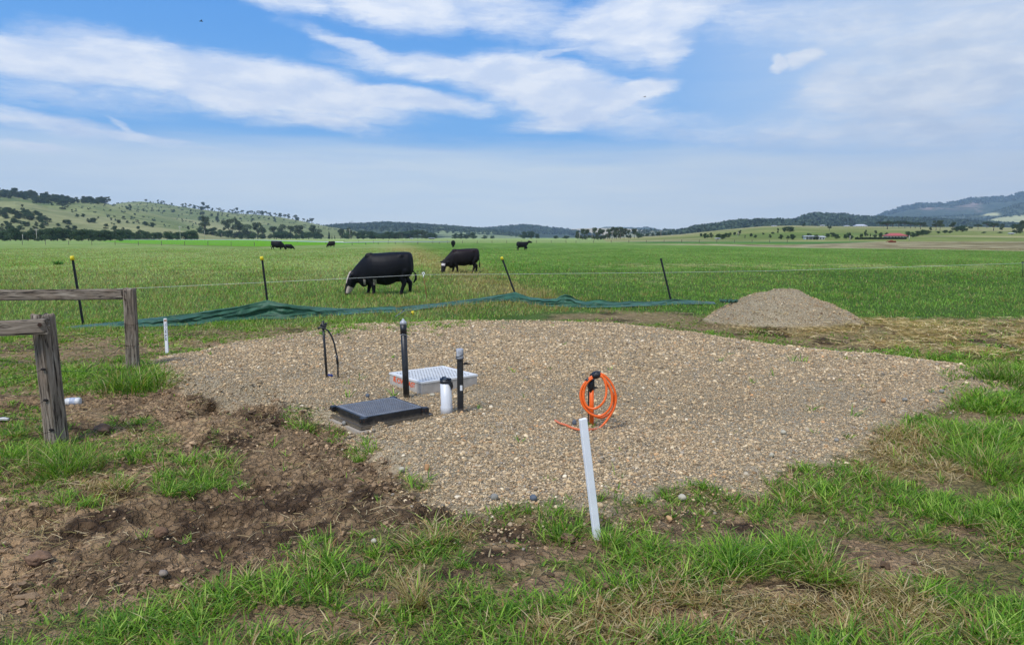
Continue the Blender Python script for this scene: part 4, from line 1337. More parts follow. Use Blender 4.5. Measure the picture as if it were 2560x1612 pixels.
# scattered trees on the slope of the left hill: (foot x, foot y, rows, kind, width, label)
HILLT = [(57, 525, 14, 'dense', .8, 'lone leaning tree high on the pale spur of the left hill'), (193, 543, 9, 'round', 1.1, 'left tree of the little pair on the left hill pasture'), (209, 543, 9, 'round', 1.3, 'right tree of the little pair on the left hill pasture'),
         (246, 546, 5, 'round', 1, 'small round bush in the middle of the left pasture'), (235, 555, 5, 'round', 1, 'tiny bush below the small round one on the left pasture'), (220, 553, 7, 'dense', 1.2, 'thin pale-leaved tree below the little pair'),
         (270, 541, 3, 'round', 1.5, 'speck of scrub high on the middle pasture'), (286, 543, 4, 'round', 1.5, 'low scrub beside the track on the pasture'), (310, 550, 10, 'dense', 1.2, 'loose tree in the middle pasture'), (329, 545, 5, 'round', 1.1, 'small round bush right of the loose tree'),
         (296, 558, 8, 'round', 1.2, 'dark round bush below the loose tree'), (279, 560, 4, 'round', 1.2, 'left tiny bush of the two above the belt'), (285, 563, 5, 'round', 1.2, 'right tiny bush of the two above the belt'), (265, 574, 15, 'dense', 1.2, 'leafy tree standing clear above the belt'),
         (286, 577, 13, 'round', 1.1, 'round tree right of the leafy tree above the belt'), (345, 573, 8, 'round', 1.2, 'small tree above the right part of the belt'), (325, 522, 11, 'dense', 1.1, 'tallest scrub tree under the bare hill crest'), (318, 524, 7, 'round', 1.2, 'bush beside the tallest scrub tree under the crest'),
         (357, 528, 7, 'dense', 1.2, 'tree in the gully below the bare crest'), (381, 528, 9, 'dense', 1.1, 'second tree in the gully below the bare crest'), (396, 529, 5, 'round', 1.5, 'low scrub right of the gully trees'), (410, 530, 5, 'round', 1.5, 'low scrub further right of the gully trees'),
         (434, 531, 8, 'round', 1.2, 'dark round bush on the slope under the ridge trees'), (478, 536, 12, 'dense', .8, 'narrow tree halfway down the slope under the ridge'), (506, 538, 22, 'dense', .7, 'tall dark tree straight down the slope from the wide ridge tree'),
         (503, 553, 13, 'round', 1.2, 'rounded tree low on the slope above the belt'), (542, 557, 17, 'dense', .9, 'dark upright tree low on the slope'), (530, 541, 7, 'round', 1.2, 'bush above the dark upright tree'), (545, 541, 8, 'dense', 1.2, 'small tree above the dark upright tree'),
         (568, 541, 4, 'round', 1.6, 'low scrub patch on the mid slope'), (600, 548, 4, 'round', 1.6, 'second low scrub patch on the mid slope'), (632, 550, 5, 'round', 1.6, 'third low scrub patch on the mid slope'), (672, 549, 5, 'round', 1.3, 'small bush under the middle of the ridge row'),
         (686, 555, 13, 'dense', .8, 'dark tree hanging below the middle of the ridge row'), (742, 552, 7, 'round', 1.2, 'dark bush just under the right end of the ridge row'), (470, 575, 10, 'dense', 1.0, 'small tree behind the left belt near the power pole')]
for x, y, hh, kd, w, lb in HILLT:
    tree(x, y, hh, kd, lb, None, w)
# the row along the crest, counted by place
CREST = [(365, 504, 7), (376, 505, 4), (382, 505, 3), (395, 507, 9), (407, 509, 8), (429, 512, 6), (457, 516, 8), (464, 518, 10), (475, 520, 9), (486, 523, 9), (497, 525, 8), (508, 527, 18), (520, 528, 12), (531, 529, 7), (547, 530, 9),
         (553, 531, 7), (561, 532, 6), (572, 533, 5), (581, 533, 10), (593, 535, 14), (609, 536, 9), (619, 536, 7), (628, 537, 9), (636, 538, 7), (648, 539, 10), (656, 540, 11), (667, 541, 11), (675, 542, 9), (689, 544, 9), (700, 545, 10),
         (712, 546, 9), (722, 547, 12), (738, 548, 12), (744, 549, 8), (757, 551, 7), (770, 553, 8), (779, 555, 12)]
ords = ['first', 'second', 'third', 'fourth', 'fifth', 'sixth', 'seventh', 'eighth', 'ninth', 'tenth', 'eleventh', 'twelfth', 'thirteenth', 'fourteenth', 'fifteenth', 'sixteenth', 'seventeenth', 'eighteenth']
nC = len(CREST)
for i, (x, y, hh) in enumerate(CREST):
    if i < 18: lb = f'{ords[i]} tree from the left along the skyline crest of the left hill'
    elif nC - 1 - i < 18: lb = f'{ords[nC - 1 - i]} tree from the right along the skyline crest of the left hill' if i < nC - 1 else 'last tree on the right end of the skyline crest of the left hill'
    else: lb = 'middle tree of the row along the skyline crest of the left hill'
    tree(x, y + 1, hh * 1.1, ['gum', 'round', 'gum', 'dense'][i % 4], lb, 'trees along the crest of the left hill', 1.35 if i % 2 == 0 else 0.9, Y=2190)
# wood along the top of the left hill, and its thickets
gW = 'trees of the wood along the top of the left hill'
lW = 'dark tree in the wood covering the top of the left hill'
cnt = 0
for i in range(120):
    x = random.uniform(-15, 262)
    top = np.interp(x, [0, 100, 200, 262], [478, 488, 500, 504]); bot = np.interp(x, [-20, 20, 60, 130, 150, 210, 262], [500, 496, 497, 512, 514, 507, 507])
    y = top + (bot - top) * random.random() ** 1.0
    tree(x, y + 2, random.uniform(9, 14), random.choice(['dense', 'round', 'dense']), lW, gW, 1.55)
for x, y, hh, lb in [(165, 520, 12, 'dark tree clump below the wood edge'), (156, 524, 14, 'dark tree pushed down the gully below the wood'), (181, 531, 8, 'faint bushy tree low in the gully below the wood'), (190, 529, 7, 'bush at the foot of the gully below the wood'), (180, 509, 9, 'round tree just under the wood on the skyline side'),
                     (207, 509, 9, 'round bush under the skyline trees'), (220, 508, 9, 'second round bush under the skyline trees'), (247, 511, 9, 'dark bush below the last skyline trees'), (253, 508, 16, 'wide tree near the right end of the hilltop wood'), (268, 508, 19, 'bare-limbed pale gum at the right end of the hilltop wood'), (230, 503, 7, 'small tree between the hilltop wood and its last trees'), (21, 502, 6, 'round bush at the left on the pale spur top'), (262, 512, 5, 'small dark bush under the bare-limbed gum')]:
    tree(x, y, hh, 'gum' if 'bare' in lb else 'dense', lb, None, 1.2, Y=None if y > 508 else 1440)
gT = 'trees of the dark thicket on the left spur'
for i in range(40):
    x = random.uniform(0, 125)
    y = np.interp(x, [0, 60, 110, 140], [538, 541, 547, 556]) + random.uniform(-9, 8)
    tree(x, y, random.uniform(9, 13), random.choice(['dense', 'round']), 'dark tree in the thicket across the left spur', gT, 1.6)
gL = 'scattered trees on the low left slope'
for i in range(44):
    x = random.uniform(0, 175) if i % 3 else random.uniform(0, 420)
    y = random.uniform(556, 582)
    tree(x, y, random.uniform(7, 13), random.choice(['dense', 'round']), 'scattered dark tree on the low slope above the left belt', gL, 1.45)

# near slope on the right: its trees (foot x, foot y, rows, kind, width, label)
RT = [(2126, 566, 23, 'gum', .75, 'tall thin gum, right one of the pair on the skyline by the hill house'), (2112, 565, 19, 'gum', .8, 'tall thin gum, left one of the pair on the skyline by the hill house'), (2073, 577, 11, 'umbrella', .9, 'lone small leaning tree on the open slope below the skyline pair'),
      (2176, 566, 12, 'round', 1.4, 'left end tree of the dark row on the right slope crest'), (2188, 566, 12, 'umbrella', 1.0, 'second tree of the dark row on the right slope crest'), (2200, 567, 13, 'umbrella', 1.0, 'third tree of the dark row on the right slope crest'), (2218, 573, 21, 'umbrella', 1.1, 'big spreading tree in front of the dark row on the right slope'),
      (2208, 568, 13, 'umbrella', .9, 'tree behind the left side of the big spreading tree'), (2232, 568, 14, 'umbrella', 1.0, 'tree behind the right side of the big spreading tree'), (2247, 569, 17, 'umbrella', .9, 'dark tree left of middle in the right part of the row'), (2262, 570, 18, 'umbrella', .9, 'dark tree with clear trunk in the right part of the row'),
      (2276, 571, 16, 'umbrella', .9, 'dark flat tree right of the one with clear trunk'), (2288, 571, 15, 'umbrella', .9, 'thin-trunked tree near the right end of the dark row'), (2301, 573, 17, 'umbrella', 1.0, 'broad tree at the right end of the dark row'), (2312, 568, 13, 'dense', 1.0, 'ragged tree closing the right end of the dark row'),
      (2340, 577, 26, 'gum', .8, 'tall leaning gum alone on the crest, left stem'), (2350, 577, 27, 'gum', .8, 'tall leaning gum alone on the crest, right stem'), (2382, 578, 23, 'dense', .95, 'upright dark tree next to the wide round one on the right'), (2405, 580, 17, 'round', 1.3, 'wide round-topped tree right of the upright dark tree'),
      (2392, 579, 13, 'round', 1.0, 'lower tree between the upright and the wide round tree'), (2445, 574, 14, 'umbrella', .85, 'single small tree left of the pair of spreading trees'), (2467, 570, 17, 'umbrella', .85, 'left of the pair of spreading trees near the right edge'), (2484, 577, 20, 'umbrella', .9, 'right of the pair of spreading trees near the right edge'),
      (2506, 576, 17, 'dense', .9, 'tapered tree right of the spreading pair'), (2541, 584, 24, 'dense', 1.0, 'dark tree above the little grey hut at the right edge'), (2556, 581, 30, 'dense', .9, 'tallest tree at the right edge of the view'), (2532, 573, 14, 'round', 1.0, 'dark round tree behind the ones at the right edge'),
      (1752, 592, 9, 'round', 1.0, 'first small bush at the left end of the right slope'), (1762, 596, 13, 'round', 1.1, 'bushy tree left in the first group on the right slope'), (1769, 595, 9, 'round', 1.1, 'low bush within the first group on the right slope'), (1778, 595, 13, 'dense', 1.2, 'widest tree of the first group on the right slope'),
      (1796, 598, 14, 'round', .9, 'tree over the small pale hut on the right slope'), (1806, 598, 13, 'round', 1.4, 'broad dark tree right of the small pale hut'), (1817, 594, 12, 'round', 1.2, 'tree rising right of the broad dark one'), (1825, 589, 8, 'round', 1.2, 'upper small tree of the middle group'), (1836, 588, 8, 'round', 1.1, 'pale small tree of the middle group'),
      (1847, 589, 12, 'dense', 1.0, 'thin tree at the right of the middle group'), (1851, 584, 9, 'dense', .9, 'upper thin tree at the right of the middle group'), (1862, 595, 7, 'dense', .9, 'lonely shrub by the farm gate on the right slope'), (1878, 592, 9, 'round', 1.1, 'left bush of the two on the lower right slope'), (1889, 595, 8, 'round', 1.1, 'right bush of the two on the lower right slope'),
      (1908, 587, 5, 'round', 1.2, 'small round bush alone on the right slope'), (1925, 595, 9, 'dense', 1.2, 'loose low bush near the hedge'), (1932, 585, 5, 'round', 1.6, 'low scrub above the loose bush'), (1945, 584, 14, 'dense', .7, 'slim tree beside the dark clump on the right slope'),
      (1962, 580, 13, 'round', 1.3, 'left part tree of the dark clump on the right slope'), (1976, 580, 14, 'round', 1.3, 'right part tree of the dark clump on the right slope'), (1953, 598, 12, 'round', 1.1, 'dark bush left of the lower pair'), (1970, 598, 9, 'round', 1.0, 'small rounded bush in the lower pair'), (1982, 599, 14, 'round', 1.15, 'large rounded bush left of the white shed'),
      (2008, 596, 8, 'round', 1.0, 'bush peeping out left of the white shed'), (2022, 590, 7, 'round', 1.8, 'low crown behind the roof of the white shed'), (2041, 599, 13, 'round', 1.1, 'dark round tree in front of the white shed'), (2058, 592, 5, 'cypress', 1.6, 'tiny pointed shrub right of the white shed'),
      (2070, 595, 12, 'round', 1.1, 'first tree right of the white shed'), (2082, 593, 12, 'round', 1.1, 'second tree right of the white shed'), (2092, 597, 12, 'round', 1.1, 'third lower tree right of the white shed'), (2112, 598, 13, 'round', .8, 'left tree by the pole right of the shed'), (2123, 596, 15, 'round', .9, 'middle tree by the pole right of the shed'), (2129, 598, 10, 'round', 1.0, 'right tree by the pole right of the shed'),
      (2144, 597, 6, 'cypress', 1.6, 'little pointed shrub before the hedge'), (2154, 594, 10, 'round', 1.0, 'round shrub left of the square dark tree'), (2165, 593, 19, 'dense', .6, 'square dark tree rising from the hedge'), (2176, 591, 7, 'cypress', 1.4, 'small cone shrub right of the square tree'), (2188, 594, 18, 'dense', .75, 'tall loose tree left of the red-roofed house'),
      (2202, 595, 14, 'round', .9, 'rounded tree next to the tall loose tree'), (2217, 590, 9, 'round', 1.2, 'shrub behind the left corner of the red-roofed house'),
      (2270, 595, 17, 'round', .9, 'tree at the right corner of the red-roofed house'), (2282, 593, 13, 'round', 1.3, 'second tree right of the red-roofed house'), (2294, 591, 14, 'round', 1.3, 'third tree right of the red-roofed house'), (2306, 589, 15, 'round', 1.3, 'fourth tree right of the red-roofed house'), (2316, 587, 12, 'round', 1.2, 'fifth tree right of the red-roofed house'), (2325, 584, 17, 'dense', .6, 'upright tree ending the dark planting by the red-roofed house'),
      (2345, 584, 6, 'round', 1.8, 'low bush under the leaning gums'), (2362, 583, 8, 'round', 1.8, 'low bush right of the leaning gums'), (2376, 583, 7, 'round', 1.6, 'low bush at the foot of the upright dark tree'),
      (2010, 566, 8, 'round', 1.2, 'dark bush on the skyline left of the houses'), (2460, 583, 4, 'round', 3, 'flat scrub left of the hut at the right'), (2500, 583, 4, 'round', 3, 'flat scrub below the spreading pair'), (2225, 563, 9, 'round', 1.5, 'dull tree behind the dark row on the crest'), (2425, 572, 6, 'round', 2, 'small dull bush left of the single small tree')]
for x, y, hh, kd, w, lb in RT:
    tree(x, y, hh, kd, lb, None, w)
# clipped hedge in front of the house
for x0, x1, lb in [(2141, 2216, 'long clipped dark hedge left of the red-roofed house'), (2216, 2268, 'clipped dark hedge in front of the red-roofed house')]:
    a = G(x0, 598.6, 200, 900); b = G(x1, 598.6, 200, 900)
    L = (b - a).length; Hh = 4.2 * a.y / FOC
    m = 900
    t = rng.uniform(0, 1, m); dp = rng.uniform(-1, 1, m) * 0.8; zz = rng.uniform(0, 1, m) * Hh * (1 + 0.12 * np.sin(t * 40))
    q = np.array(a)[None] * (1 - t[:, None]) + np.array(b)[None] * t[:, None]; q[:, 1] += dp + 1.0; q[:, 2] += zz
    aa = rng.normal(0, 1, (m, 3)); aa /= np.linalg.norm(aa, axis=1)[:, None]
    bb = np.cross(aa, rng.normal(0, 1, (m, 3))); bb /= np.linalg.norm(bb, axis=1)[:, None]
    s = rng.uniform(0.2, 0.4, (m, 1))
    V = np.stack([q - aa * s, q + bb * s, q + aa * s, q - bb * s], 1).reshape(-1, 3)
    c = np.repeat(np.array(lin(50, 66, 44)) * rng.uniform(0.7, 1.2, (m, 1)), 4, 0)
    o = mesh_np('hedge', V, np.arange(len(V)).reshape(-1, 4), M_LEAF, cols=c)
    set_props(o, lb, 'hedge')


# woods on the far hills that read as one mass
def woodland(name, hill, label, n, lo=0.15, hi=1.0, hm=9.0, cond=None, yr=None):
    h = [q for q in HILLS if q['name'] == hill][0]
    u = rng.uniform(h['u0'] + 0.01, h['u1'] - 0.01, n); t = rng.uniform(lo, hi, n) ** 0.7
    t[: n // 4] = rng.uniform(0.985, 1.01, n // 4)
    y = h['D0'] + (h['D'] - h['D0']) * t; x = u * y
    z = terrain(x, y); zz = hill_z(h, x, y)
    ok = (zz > z - 2) & (zz > 0.5) & (u < 0.78)
    if cond is not None: ok &= cond(x, y, zz)
    x, y, z = x[ok], y[ok], z[ok]
    n = len(x); m = 9
    R_ = hm * rng.uniform(0.5, 1.1, n)
    dd = rng.normal(0, 1, (n, m, 3)); dd /= np.linalg.norm(dd, axis=2)[..., None]
    q = np.stack([x, y, z + R_ * 0.35], -1)[:, None] + dd * (R_[:, None, None] * np.array([.55, .55, .45]) * rng.uniform(0.4, 1, (n, m, 1)))
    aa = rng.normal(0, 1, (n, m, 3)); aa /= np.linalg.norm(aa, axis=2)[..., None]
    bb = np.cross(aa, rng.normal(0, 1, (n, m, 3))); bb /= np.linalg.norm(bb, axis=2)[..., None]
    s = R_[:, None, None] * rng.uniform(0.16, 0.34, (n, m, 1))
    V = np.stack([q - aa * s, q + bb * s, q + aa * s, q - bb * s], 2).reshape(-1, 3)
    c = np.array(lin(72, 88, 66)) * rng.uniform(0.7, 1.3, (n, 1, 1, 1)) * np.ones((1, m, 4, 1))
    o = mesh_np(name, V, np.arange(len(V)).reshape(-1, 4), M_LEAF, cols=(c * np.ones(3)).reshape(-1, 3))
    set_props(o, label, 'woodland', kind='stuff')


woodland('knoll_wood', 'knoll', 'grey-green forest covering the low knoll on the right', 3600, hm=16)
woodland('ridge_wood', 'wooded_ridge', 'dark forest along the low ridge left of the knoll', 2600, hm=13)
woodland('center_wood', 'center_hill', 'bluish forest on the distant hill behind the cattle', 2600, hm=12,
         cond=lambda x, y, z: (pix(x, y, z)[0] < 1040) | (fbm(x / 260, y / 150, 4, 73) < 0.47) | (z > hill_z([q for q in HILLS if q['name'] == 'center_hill'][0], x, np.full_like(y, 3100)) * 0.93))
woodland('range_wood', 'blue_range', 'blue forest of the distant range at the centre', 2200, hm=20)
woodland('mountain_wood', 'mountain', 'blue forest along the crest of the mountain', 3500, lo=0.75, hm=26, cond=lambda x, y, z: pix(x, y, z)[0] > 2150)
woodland('foothill_wood', 'foothill', 'thin grey bush on the foothill under the mountain', 3000, hm=15, cond=lambda x, y, z: (np.abs(pix(x, y, z)[0] - 2478) > 30) | (np.abs(pix(x, y, z)[1] - 537) > 5))
woodland('left_hill_scrub', 'wooded_hill', 'sparse low scrub dotting the left hill pasture', 420, lo=.05, hm=4.5)
woodland('crest_hill_scrub', 'grass_hill', 'sparse low scrub dotting the slope under the skyline crest', 380, lo=.25, hm=5)
woodland('scrub_specks', 'hill_behind', 'dotted scrub on the pale slope beyond the grove', 260, hm=10)
woodland('slope_specks', 'pale_slope', 'dotted trees on the pale slope under the mountain', 90, hm=14)


# ------------------------------------------------------------------ buildings
M_WHITE = mat('white_paint', (0.72, 0.73, 0.74), 0.6, var=0.08, vscale=2)
M_ROOFR = mat('red_iron_roof', lin(176, 84, 80), 0.5, var=0.15, vscale=3)
M_ROOFG = mat('grey_iron_roof', lin(196, 198, 204), 0.4, var=0.1, vscale=2)
M_DARKO = mat('opening_shade', (0.02, 0.022, 0.025), 0.6)  # near-black colour stands in for the shade inside openings
M_WINDOW = mat('window_glass', (0.03, 0.035, 0.04), 0.15)
M_CREAM = mat('cream_wall', lin(206, 200, 186), 0.8, var=0.08, vscale=2)


def house(name, label, cat, px0, px1, py, wall_px, roof_px, roof_mat, wall_mat, Y=None, hip=0.25, windows=4, open_front=False, chimney=False):
    p = G((px0 + px1) / 2, py, 250, 3000) if Y is None else at_depth((px0 + px1) / 2, py, Y)
    L = (px1 - px0) * p.y / FOC; hw = wall_px * p.y / FOC; hr = roof_px * p.y / FOC; D = L * 0.45
    e = empty(name, (p.x, p.y + D / 2, p.z - 0.1), label, cat)
    w = MB()
    if open_front:
        w.box((0, D / 2 - 0.1, hw / 2), (L, 0.2, hw)); w.box((-L / 2 + 0.1, -0.1, hw / 2), (0.2, D - 0.2, hw)); w.box((L / 2 - 0.1, -0.1, hw / 2), (0.2, D - 0.2, hw))
        for i in range(1, 4):
            w.box((-L / 2 + i * L / 4, -D / 2 + 0.15, hw / 2), (0.16, 0.16, hw))
    else:
        w.box((0, 0, hw / 2), (L, D, hw))
    w.build('wall', wall_mat, e)
    r = MB(); o = 0.5; a, b = L / 2 + o, D / 2 + o; t = L / 2 * (1 - hip * 2)
    vs = [(-a, -b, hw), (a, -b, hw), (a, b, hw), (-a, b, hw), (-t, 0, hw + hr), (t, 0, hw + hr), (-a, -b, hw + .15), (a, -b, hw + .15), (a, b, hw + .15), (-a, b, hw + .15)]
    r.add(vs, [(3, 2, 1, 0), (0, 1, 7, 6), (1, 2, 8, 7), (2, 3, 9, 8), (3, 0, 6, 9), (6, 7, 5, 4), (7, 8, 5), (8, 9, 4, 5), (9, 6, 4)])
    ro = r.build('roof', roof_mat, e)
    if chimney:
        MB().box((L * 0.1, 0.6, hw + hr * 0.9), (0.7, 0.7, hr * 0.9)).build('chimney', M_CREAM, ro)
    for i in range(windows):
        xx = -L / 2 + (i + 0.5) * L / windows
        MB().box((xx, -D / 2 - 0.02, hw * 0.5), (L / windows * 0.5, 0.05, hw * 0.5)).build('window' if i != windows // 2 else 'door', M_WINDOW, e)
    return e


house('farmhouse', 'long farmhouse with faded red hipped roof behind a dark hedge', 'house', 2219, 2266, 597, 7.5, 7, M_ROOFR, M_CREAM, windows=6, chimney=False)
house('farm_shed', 'white open-fronted farm shed behind a round dark tree', 'shed', 2014, 2048, 599, 8, 2.0, M_ROOFG, M_WHITE, windows=0, open_front=True, hip=0.02)
house('lean_to_shed', 'smaller white shed joined at the right of the open shed', 'shed', 2048, 2062, 598.6, 6, 3, M_ROOFG, M_WHITE, windows=2, hip=0.2)
house('hill_house', 'pale low house with wide grey roof on the right slope crest', 'house', 2139, 2168, 568, 3.2, 4.0, M_ROOFG, M_WHITE, Y=850, windows=5, hip=0.22)
house('crest_shed', 'small pale shed under the skyline gum pair', 'shed', 2112, 2124, 567.4, 2.4, 1.6, M_ROOFG, M_WHITE, Y=850, windows=2)
house('slope_hut', 'small grey hut near the right edge of the slope', 'hut', 2524, 2535, 586.5, 3, 1.6, M_ROOFG, M_CREAM, windows=1, hip=0.1)
house('skyline_shed', 'tiny pale shed on the skyline left of the lone leaning tree', 'shed', 2052, 2062, 565.2, 1.8, 1.2, M_ROOFG, M_WHITE, Y=860, windows=1)
house('far_shed', 'tiny pale shed on the crest below the wooded ridge', 'shed', 1930, 1942, 566.5, 1.8, 1.2, M_ROOFG, M_WHITE, Y=860, windows=1)
house('pale_hut', 'small pale hut under the tree on the right slope', 'hut', 1790, 1799, 599, 3, 1.5, M_ROOFG, M_CREAM, windows=1, hip=0.1)
house('grey_barn', 'low grey-roofed barn left of the right slope', 'barn', 1678, 1692, 590.5, 2.0, 1.4, M_ROOFG, M_CREAM, Y=1200, windows=1, hip=0.05)
house('pavilion_shed', 'flat pale-roofed shelter beyond the middle of the field', 'shed', 1072, 1086, 597.5, 2.0, 0.9, M_ROOFG, M_DARKO, Y=900, windows=0, hip=0.02)
house('white_cabin', 'tiny white cabin at the edge of the field, left of the shelter', 'cabin', 1026, 1032, 598.2, 2.0, 0.8, M_WHITE, M_WHITE, Y=900, windows=1, hip=0.1)
house('white_box_shed', 'tiny white shed at the foot of the paired trees', 'shed', 1315, 1320, 598.6, 1.6, 0.6, M_WHITE, M_WHITE, Y=800, windows=1, hip=0.1)


# ------------------------------------------------------------------ power poles and pylon
M_POLE = mat('pole_timber', lin(176, 170, 160), 0.9, var=0.15, vscale=3)
M_STEEL = mat('galvanised_steel', lin(150, 156, 160), 0.5, 0.6)


def power_pole(px, hpx, label, Y, cross=True, base=None):
    q = ray(px, 598); xx = q[0] / q[1] * Y
    z = float(terrain(np.array([xx]), np.array([float(Y)]))[0])
    h = hpx * Y / FOC
    e = empty('power_pole', (xx, Y, z - 0.3), label, 'power pole', 'power poles beyond the field')
    MB().tube([(0, 0, 0), (0, 0, h)], [0.17, 0.12], 8).build('pole', M_POLE, e)
    if cross:
        MB().box((0, 0.2, h - 0.7), (2.4, 0.14, 0.16)).build('crossarm', M_POLE, e)
        for s in (-1.05, -0.4, 0.4, 1.05):
            MB().tube([(s, 0.2, h - 0.62), (s, 0.2, h - 0.36)], [0.06, 0.04], 6).build('insulator', M_WHITE, e)
    return e


for x, hh, lb, Y, cr in [(57, 18, 'short thin pole in front of the far left trees', 380, False), (92, 32, 'tall pale pole before the left tree belt with a transformer', 375, True), (451, 37, 'tall power pole against the pale hill, left of the tall gum', 450, True),
                         (512, 25, 'power pole in front of the lone tall gum', 500, False), (555, 12, 'faint short pole before the big clump of gums', 700, False), (875, 27, 'power pole with wide crossarm near the centre', 620, True),
                         (1449, 20, 'power pole at the left edge of the tall grove', 520, True), (1480, 24, 'power pole in the gap of the tall grove', 520, True), (1530, 21, 'power pole in front of the middle of the tall grove', 520, True),
                         (1652, 18, 'thin power pole right of the tall grove', 640, True), (2125, 14, 'thin pole among the trees right of the white shed', 330, False), (1845, 12, 'thin pole near the middle group of the right slope', 420, False), (2273, 15, 'thin pole right of the red-roofed house', 330, False)]:
    power_pole(x, hh, lb, Y, cr)


def pylon(px, pytop, pybase, Y, label):
    b = at_depth(px, pybase, Y); t = at_depth(px, pytop, Y); h = t.z - b.z
    e = empty('pylon', b, label, 'pylon')
    m = MB()
    for sx_ in (-1, 1):
        for sy_ in (-1, 1):
            m.tube([(sx_ * 3.5, sy_ * 3.5, 0), (sx_ * 0.8, sy_ * 0.8, h * 0.75), (sx_ * 0.5, sy_ * 0.5, h)], 0.22, 4)
    for i in range(6):
        z0 = h * 0.12 * i; z1 = z0 + h * 0.12; a = 3.5 - 2.7 * z0 / (h * .75); b_ = 3.5 - 2.7 * z1 / (h * .75)
        m.tube([(-a, -a, z0), (b_, -b_, z1)], 0.12, 4); m.tube([(a, -a, z0), (-b_, -b_, z1)], 0.12, 4)
    m.build('lattice_tower', M_STEEL, e)
    MB().tube([(-7, 0, h * 0.8), (0, 0, h * 0.86), (7, 0, h * 0.8)], 0.25, 4).tube([(-6, 0, h * 0.98), (0, 0, h), (6, 0, h * 0.98)], 0.25, 4).build('crossarm', M_STEEL, e)


pylon(880, 553, 566, 3000, 'faint lattice pylon on the skyline above the pole with the crossarm')

# ------------------------------------------------------------------ distant fences, pipe, implement
M_POST = mat('weathered_post', lin(110, 100, 88), 0.95, var=0.3, vscale=4)
M_WIRE = mat('fence_wire', lin(150, 150, 148), 0.5, 0.5)
M_PIPE = mat('irrigation_pipe', (0.62, 0.64, 0.66), 0.35, 0.3)


def far_fence(label, pts, step_px, hgt, thick=0.09, group=None):
    """pts: photograph pixels of the foot line"""
    e = None
    W = [Vector((*[float(v) for v in flat(a, b)], 0)) for a, b in pts]
    e = empty('wire_fence', W[0], label, 'fence', group)
    xs = np.arange(pts[0][0], pts[-1][0], step_px)
    tops = []
    for i, x in enumerate(xs):
        y = np.interp(x, [p[0] for p in pts], [p[1] for p in pts])
        g = Vector((*[float(v) for v in flat(x, y)], 0))
        hh = hgt * random.uniform(0.85, 1.1)
        MB().box((g.x - W[0].x, g.y - W[0].y, hh / 2 - .05), (thick, thick, hh + .1), Euler((random.uniform(-.04, .04), random.uniform(-.05, .05), 0))).build('post', M_POST, e)
        tops.append(Vector((g.x - W[0].x, g.y - W[0].y, hgt * 0.85)))
    for k in range(3):
        MB().tube([t - Vector((0, 0, hgt * 0.28 * k)) for t in tops], 0.012, 4).build('wire', M_WIRE, e)


far_fence('thin wire fence with short posts across the far left of the field', [(-60, 612), (173, 612.5), (640, 615)], 58, 1.0)
far_fence('wire fence with rough posts beyond the cattle in the middle of the field', [(860, 609), (1130, 609), (1430, 607.5)], 37, 0.95, 0.12)
far_fence('low fence in front of the tall grove and the right fields', [(1440, 607.5), (1700, 607), (1990, 606.2)], 44, 1.0, 0.12)
far_fence('fence with thick posts on the far right beyond the rough strip', [(2200, 602.6), (2600, 603.4)], 28, 1.1, 0.15)


def pipe(label, pts, z, r):
    P = []
    for a, b in pts:
        x, y = flat(a, b, z); P.append(Vector((float(x), float(y), z)))
    e = empty('irrigation_pipe', (P[0].x, P[0].y, 0), label, 'pipe', 'irrigation pipes laid across the field')
    o = P[0].copy(); o.z = 0
    MB().tube([p - o for p in P], r, 6).build('pipe_run', M_PIPE, e)
    n = 6
    for i in range(n):
        t = (i + 0.5) / n * (len(P) - 1); k = int(t); q = P[k].lerp(P[min(k + 1, len(P) - 1)], t - k) - o
        MB().box((q.x, q.y, (z - r) / 2), (0.12, 0.12, z - r)).build('support', M_POST, e)


pipe('long pale pipe running behind the bright green crop on the left', [(300, 599.0), (500, 599.6), (640, 600.2), (700, 602.5), (760, 604), (860, 606)], 0.5, 0.16)
pipe('pale pipe crossing behind the cattle in the middle of the field', [(862, 606.6), (960, 605), (1125, 604.6)], 0.6, 0.12)

M_RUST = mat('rusty_orange_steel', lin(150, 78, 48), 0.8, var=0.4, vscale=3)
pI = Vector((*[float(v) for v in flat(2230, 606.8)], 0))
e = empty('farm_implement', pI, 'rusty orange disc harrow parked on the far right strip', 'farm implement')
m = MB(); m.box((0, 0, 0.55), (2.6, 0.16, 0.16)).box((0, 1.0, 0.55), (2.6, 0.16, 0.16)).box((-1.0, 0.5, 0.55), (0.14, 0.9, 0.14)).box((1.0, 0.5, 0.55), (0.14, 0.9, 0.14)).box((0.0, 0.5, 0.75), (0.9, 0.6, 0.3), bev=0.05)
m.build('frame', M_RUST, e)
for i in range(9):
    MB().tube([(-1.2 + i * 0.3, -0.1, 0.3), (-1.16 + i * 0.3, -0.1, 0.3)], 0.3, 14).build('disc', M_RUST, e)
MB().tube([(0, -0.1, 0.55), (-1.2, -0.4, 0.45), (-2.4, -0.5, 0.25)], 0.07, 6).build('drawbar', M_RUST, e)


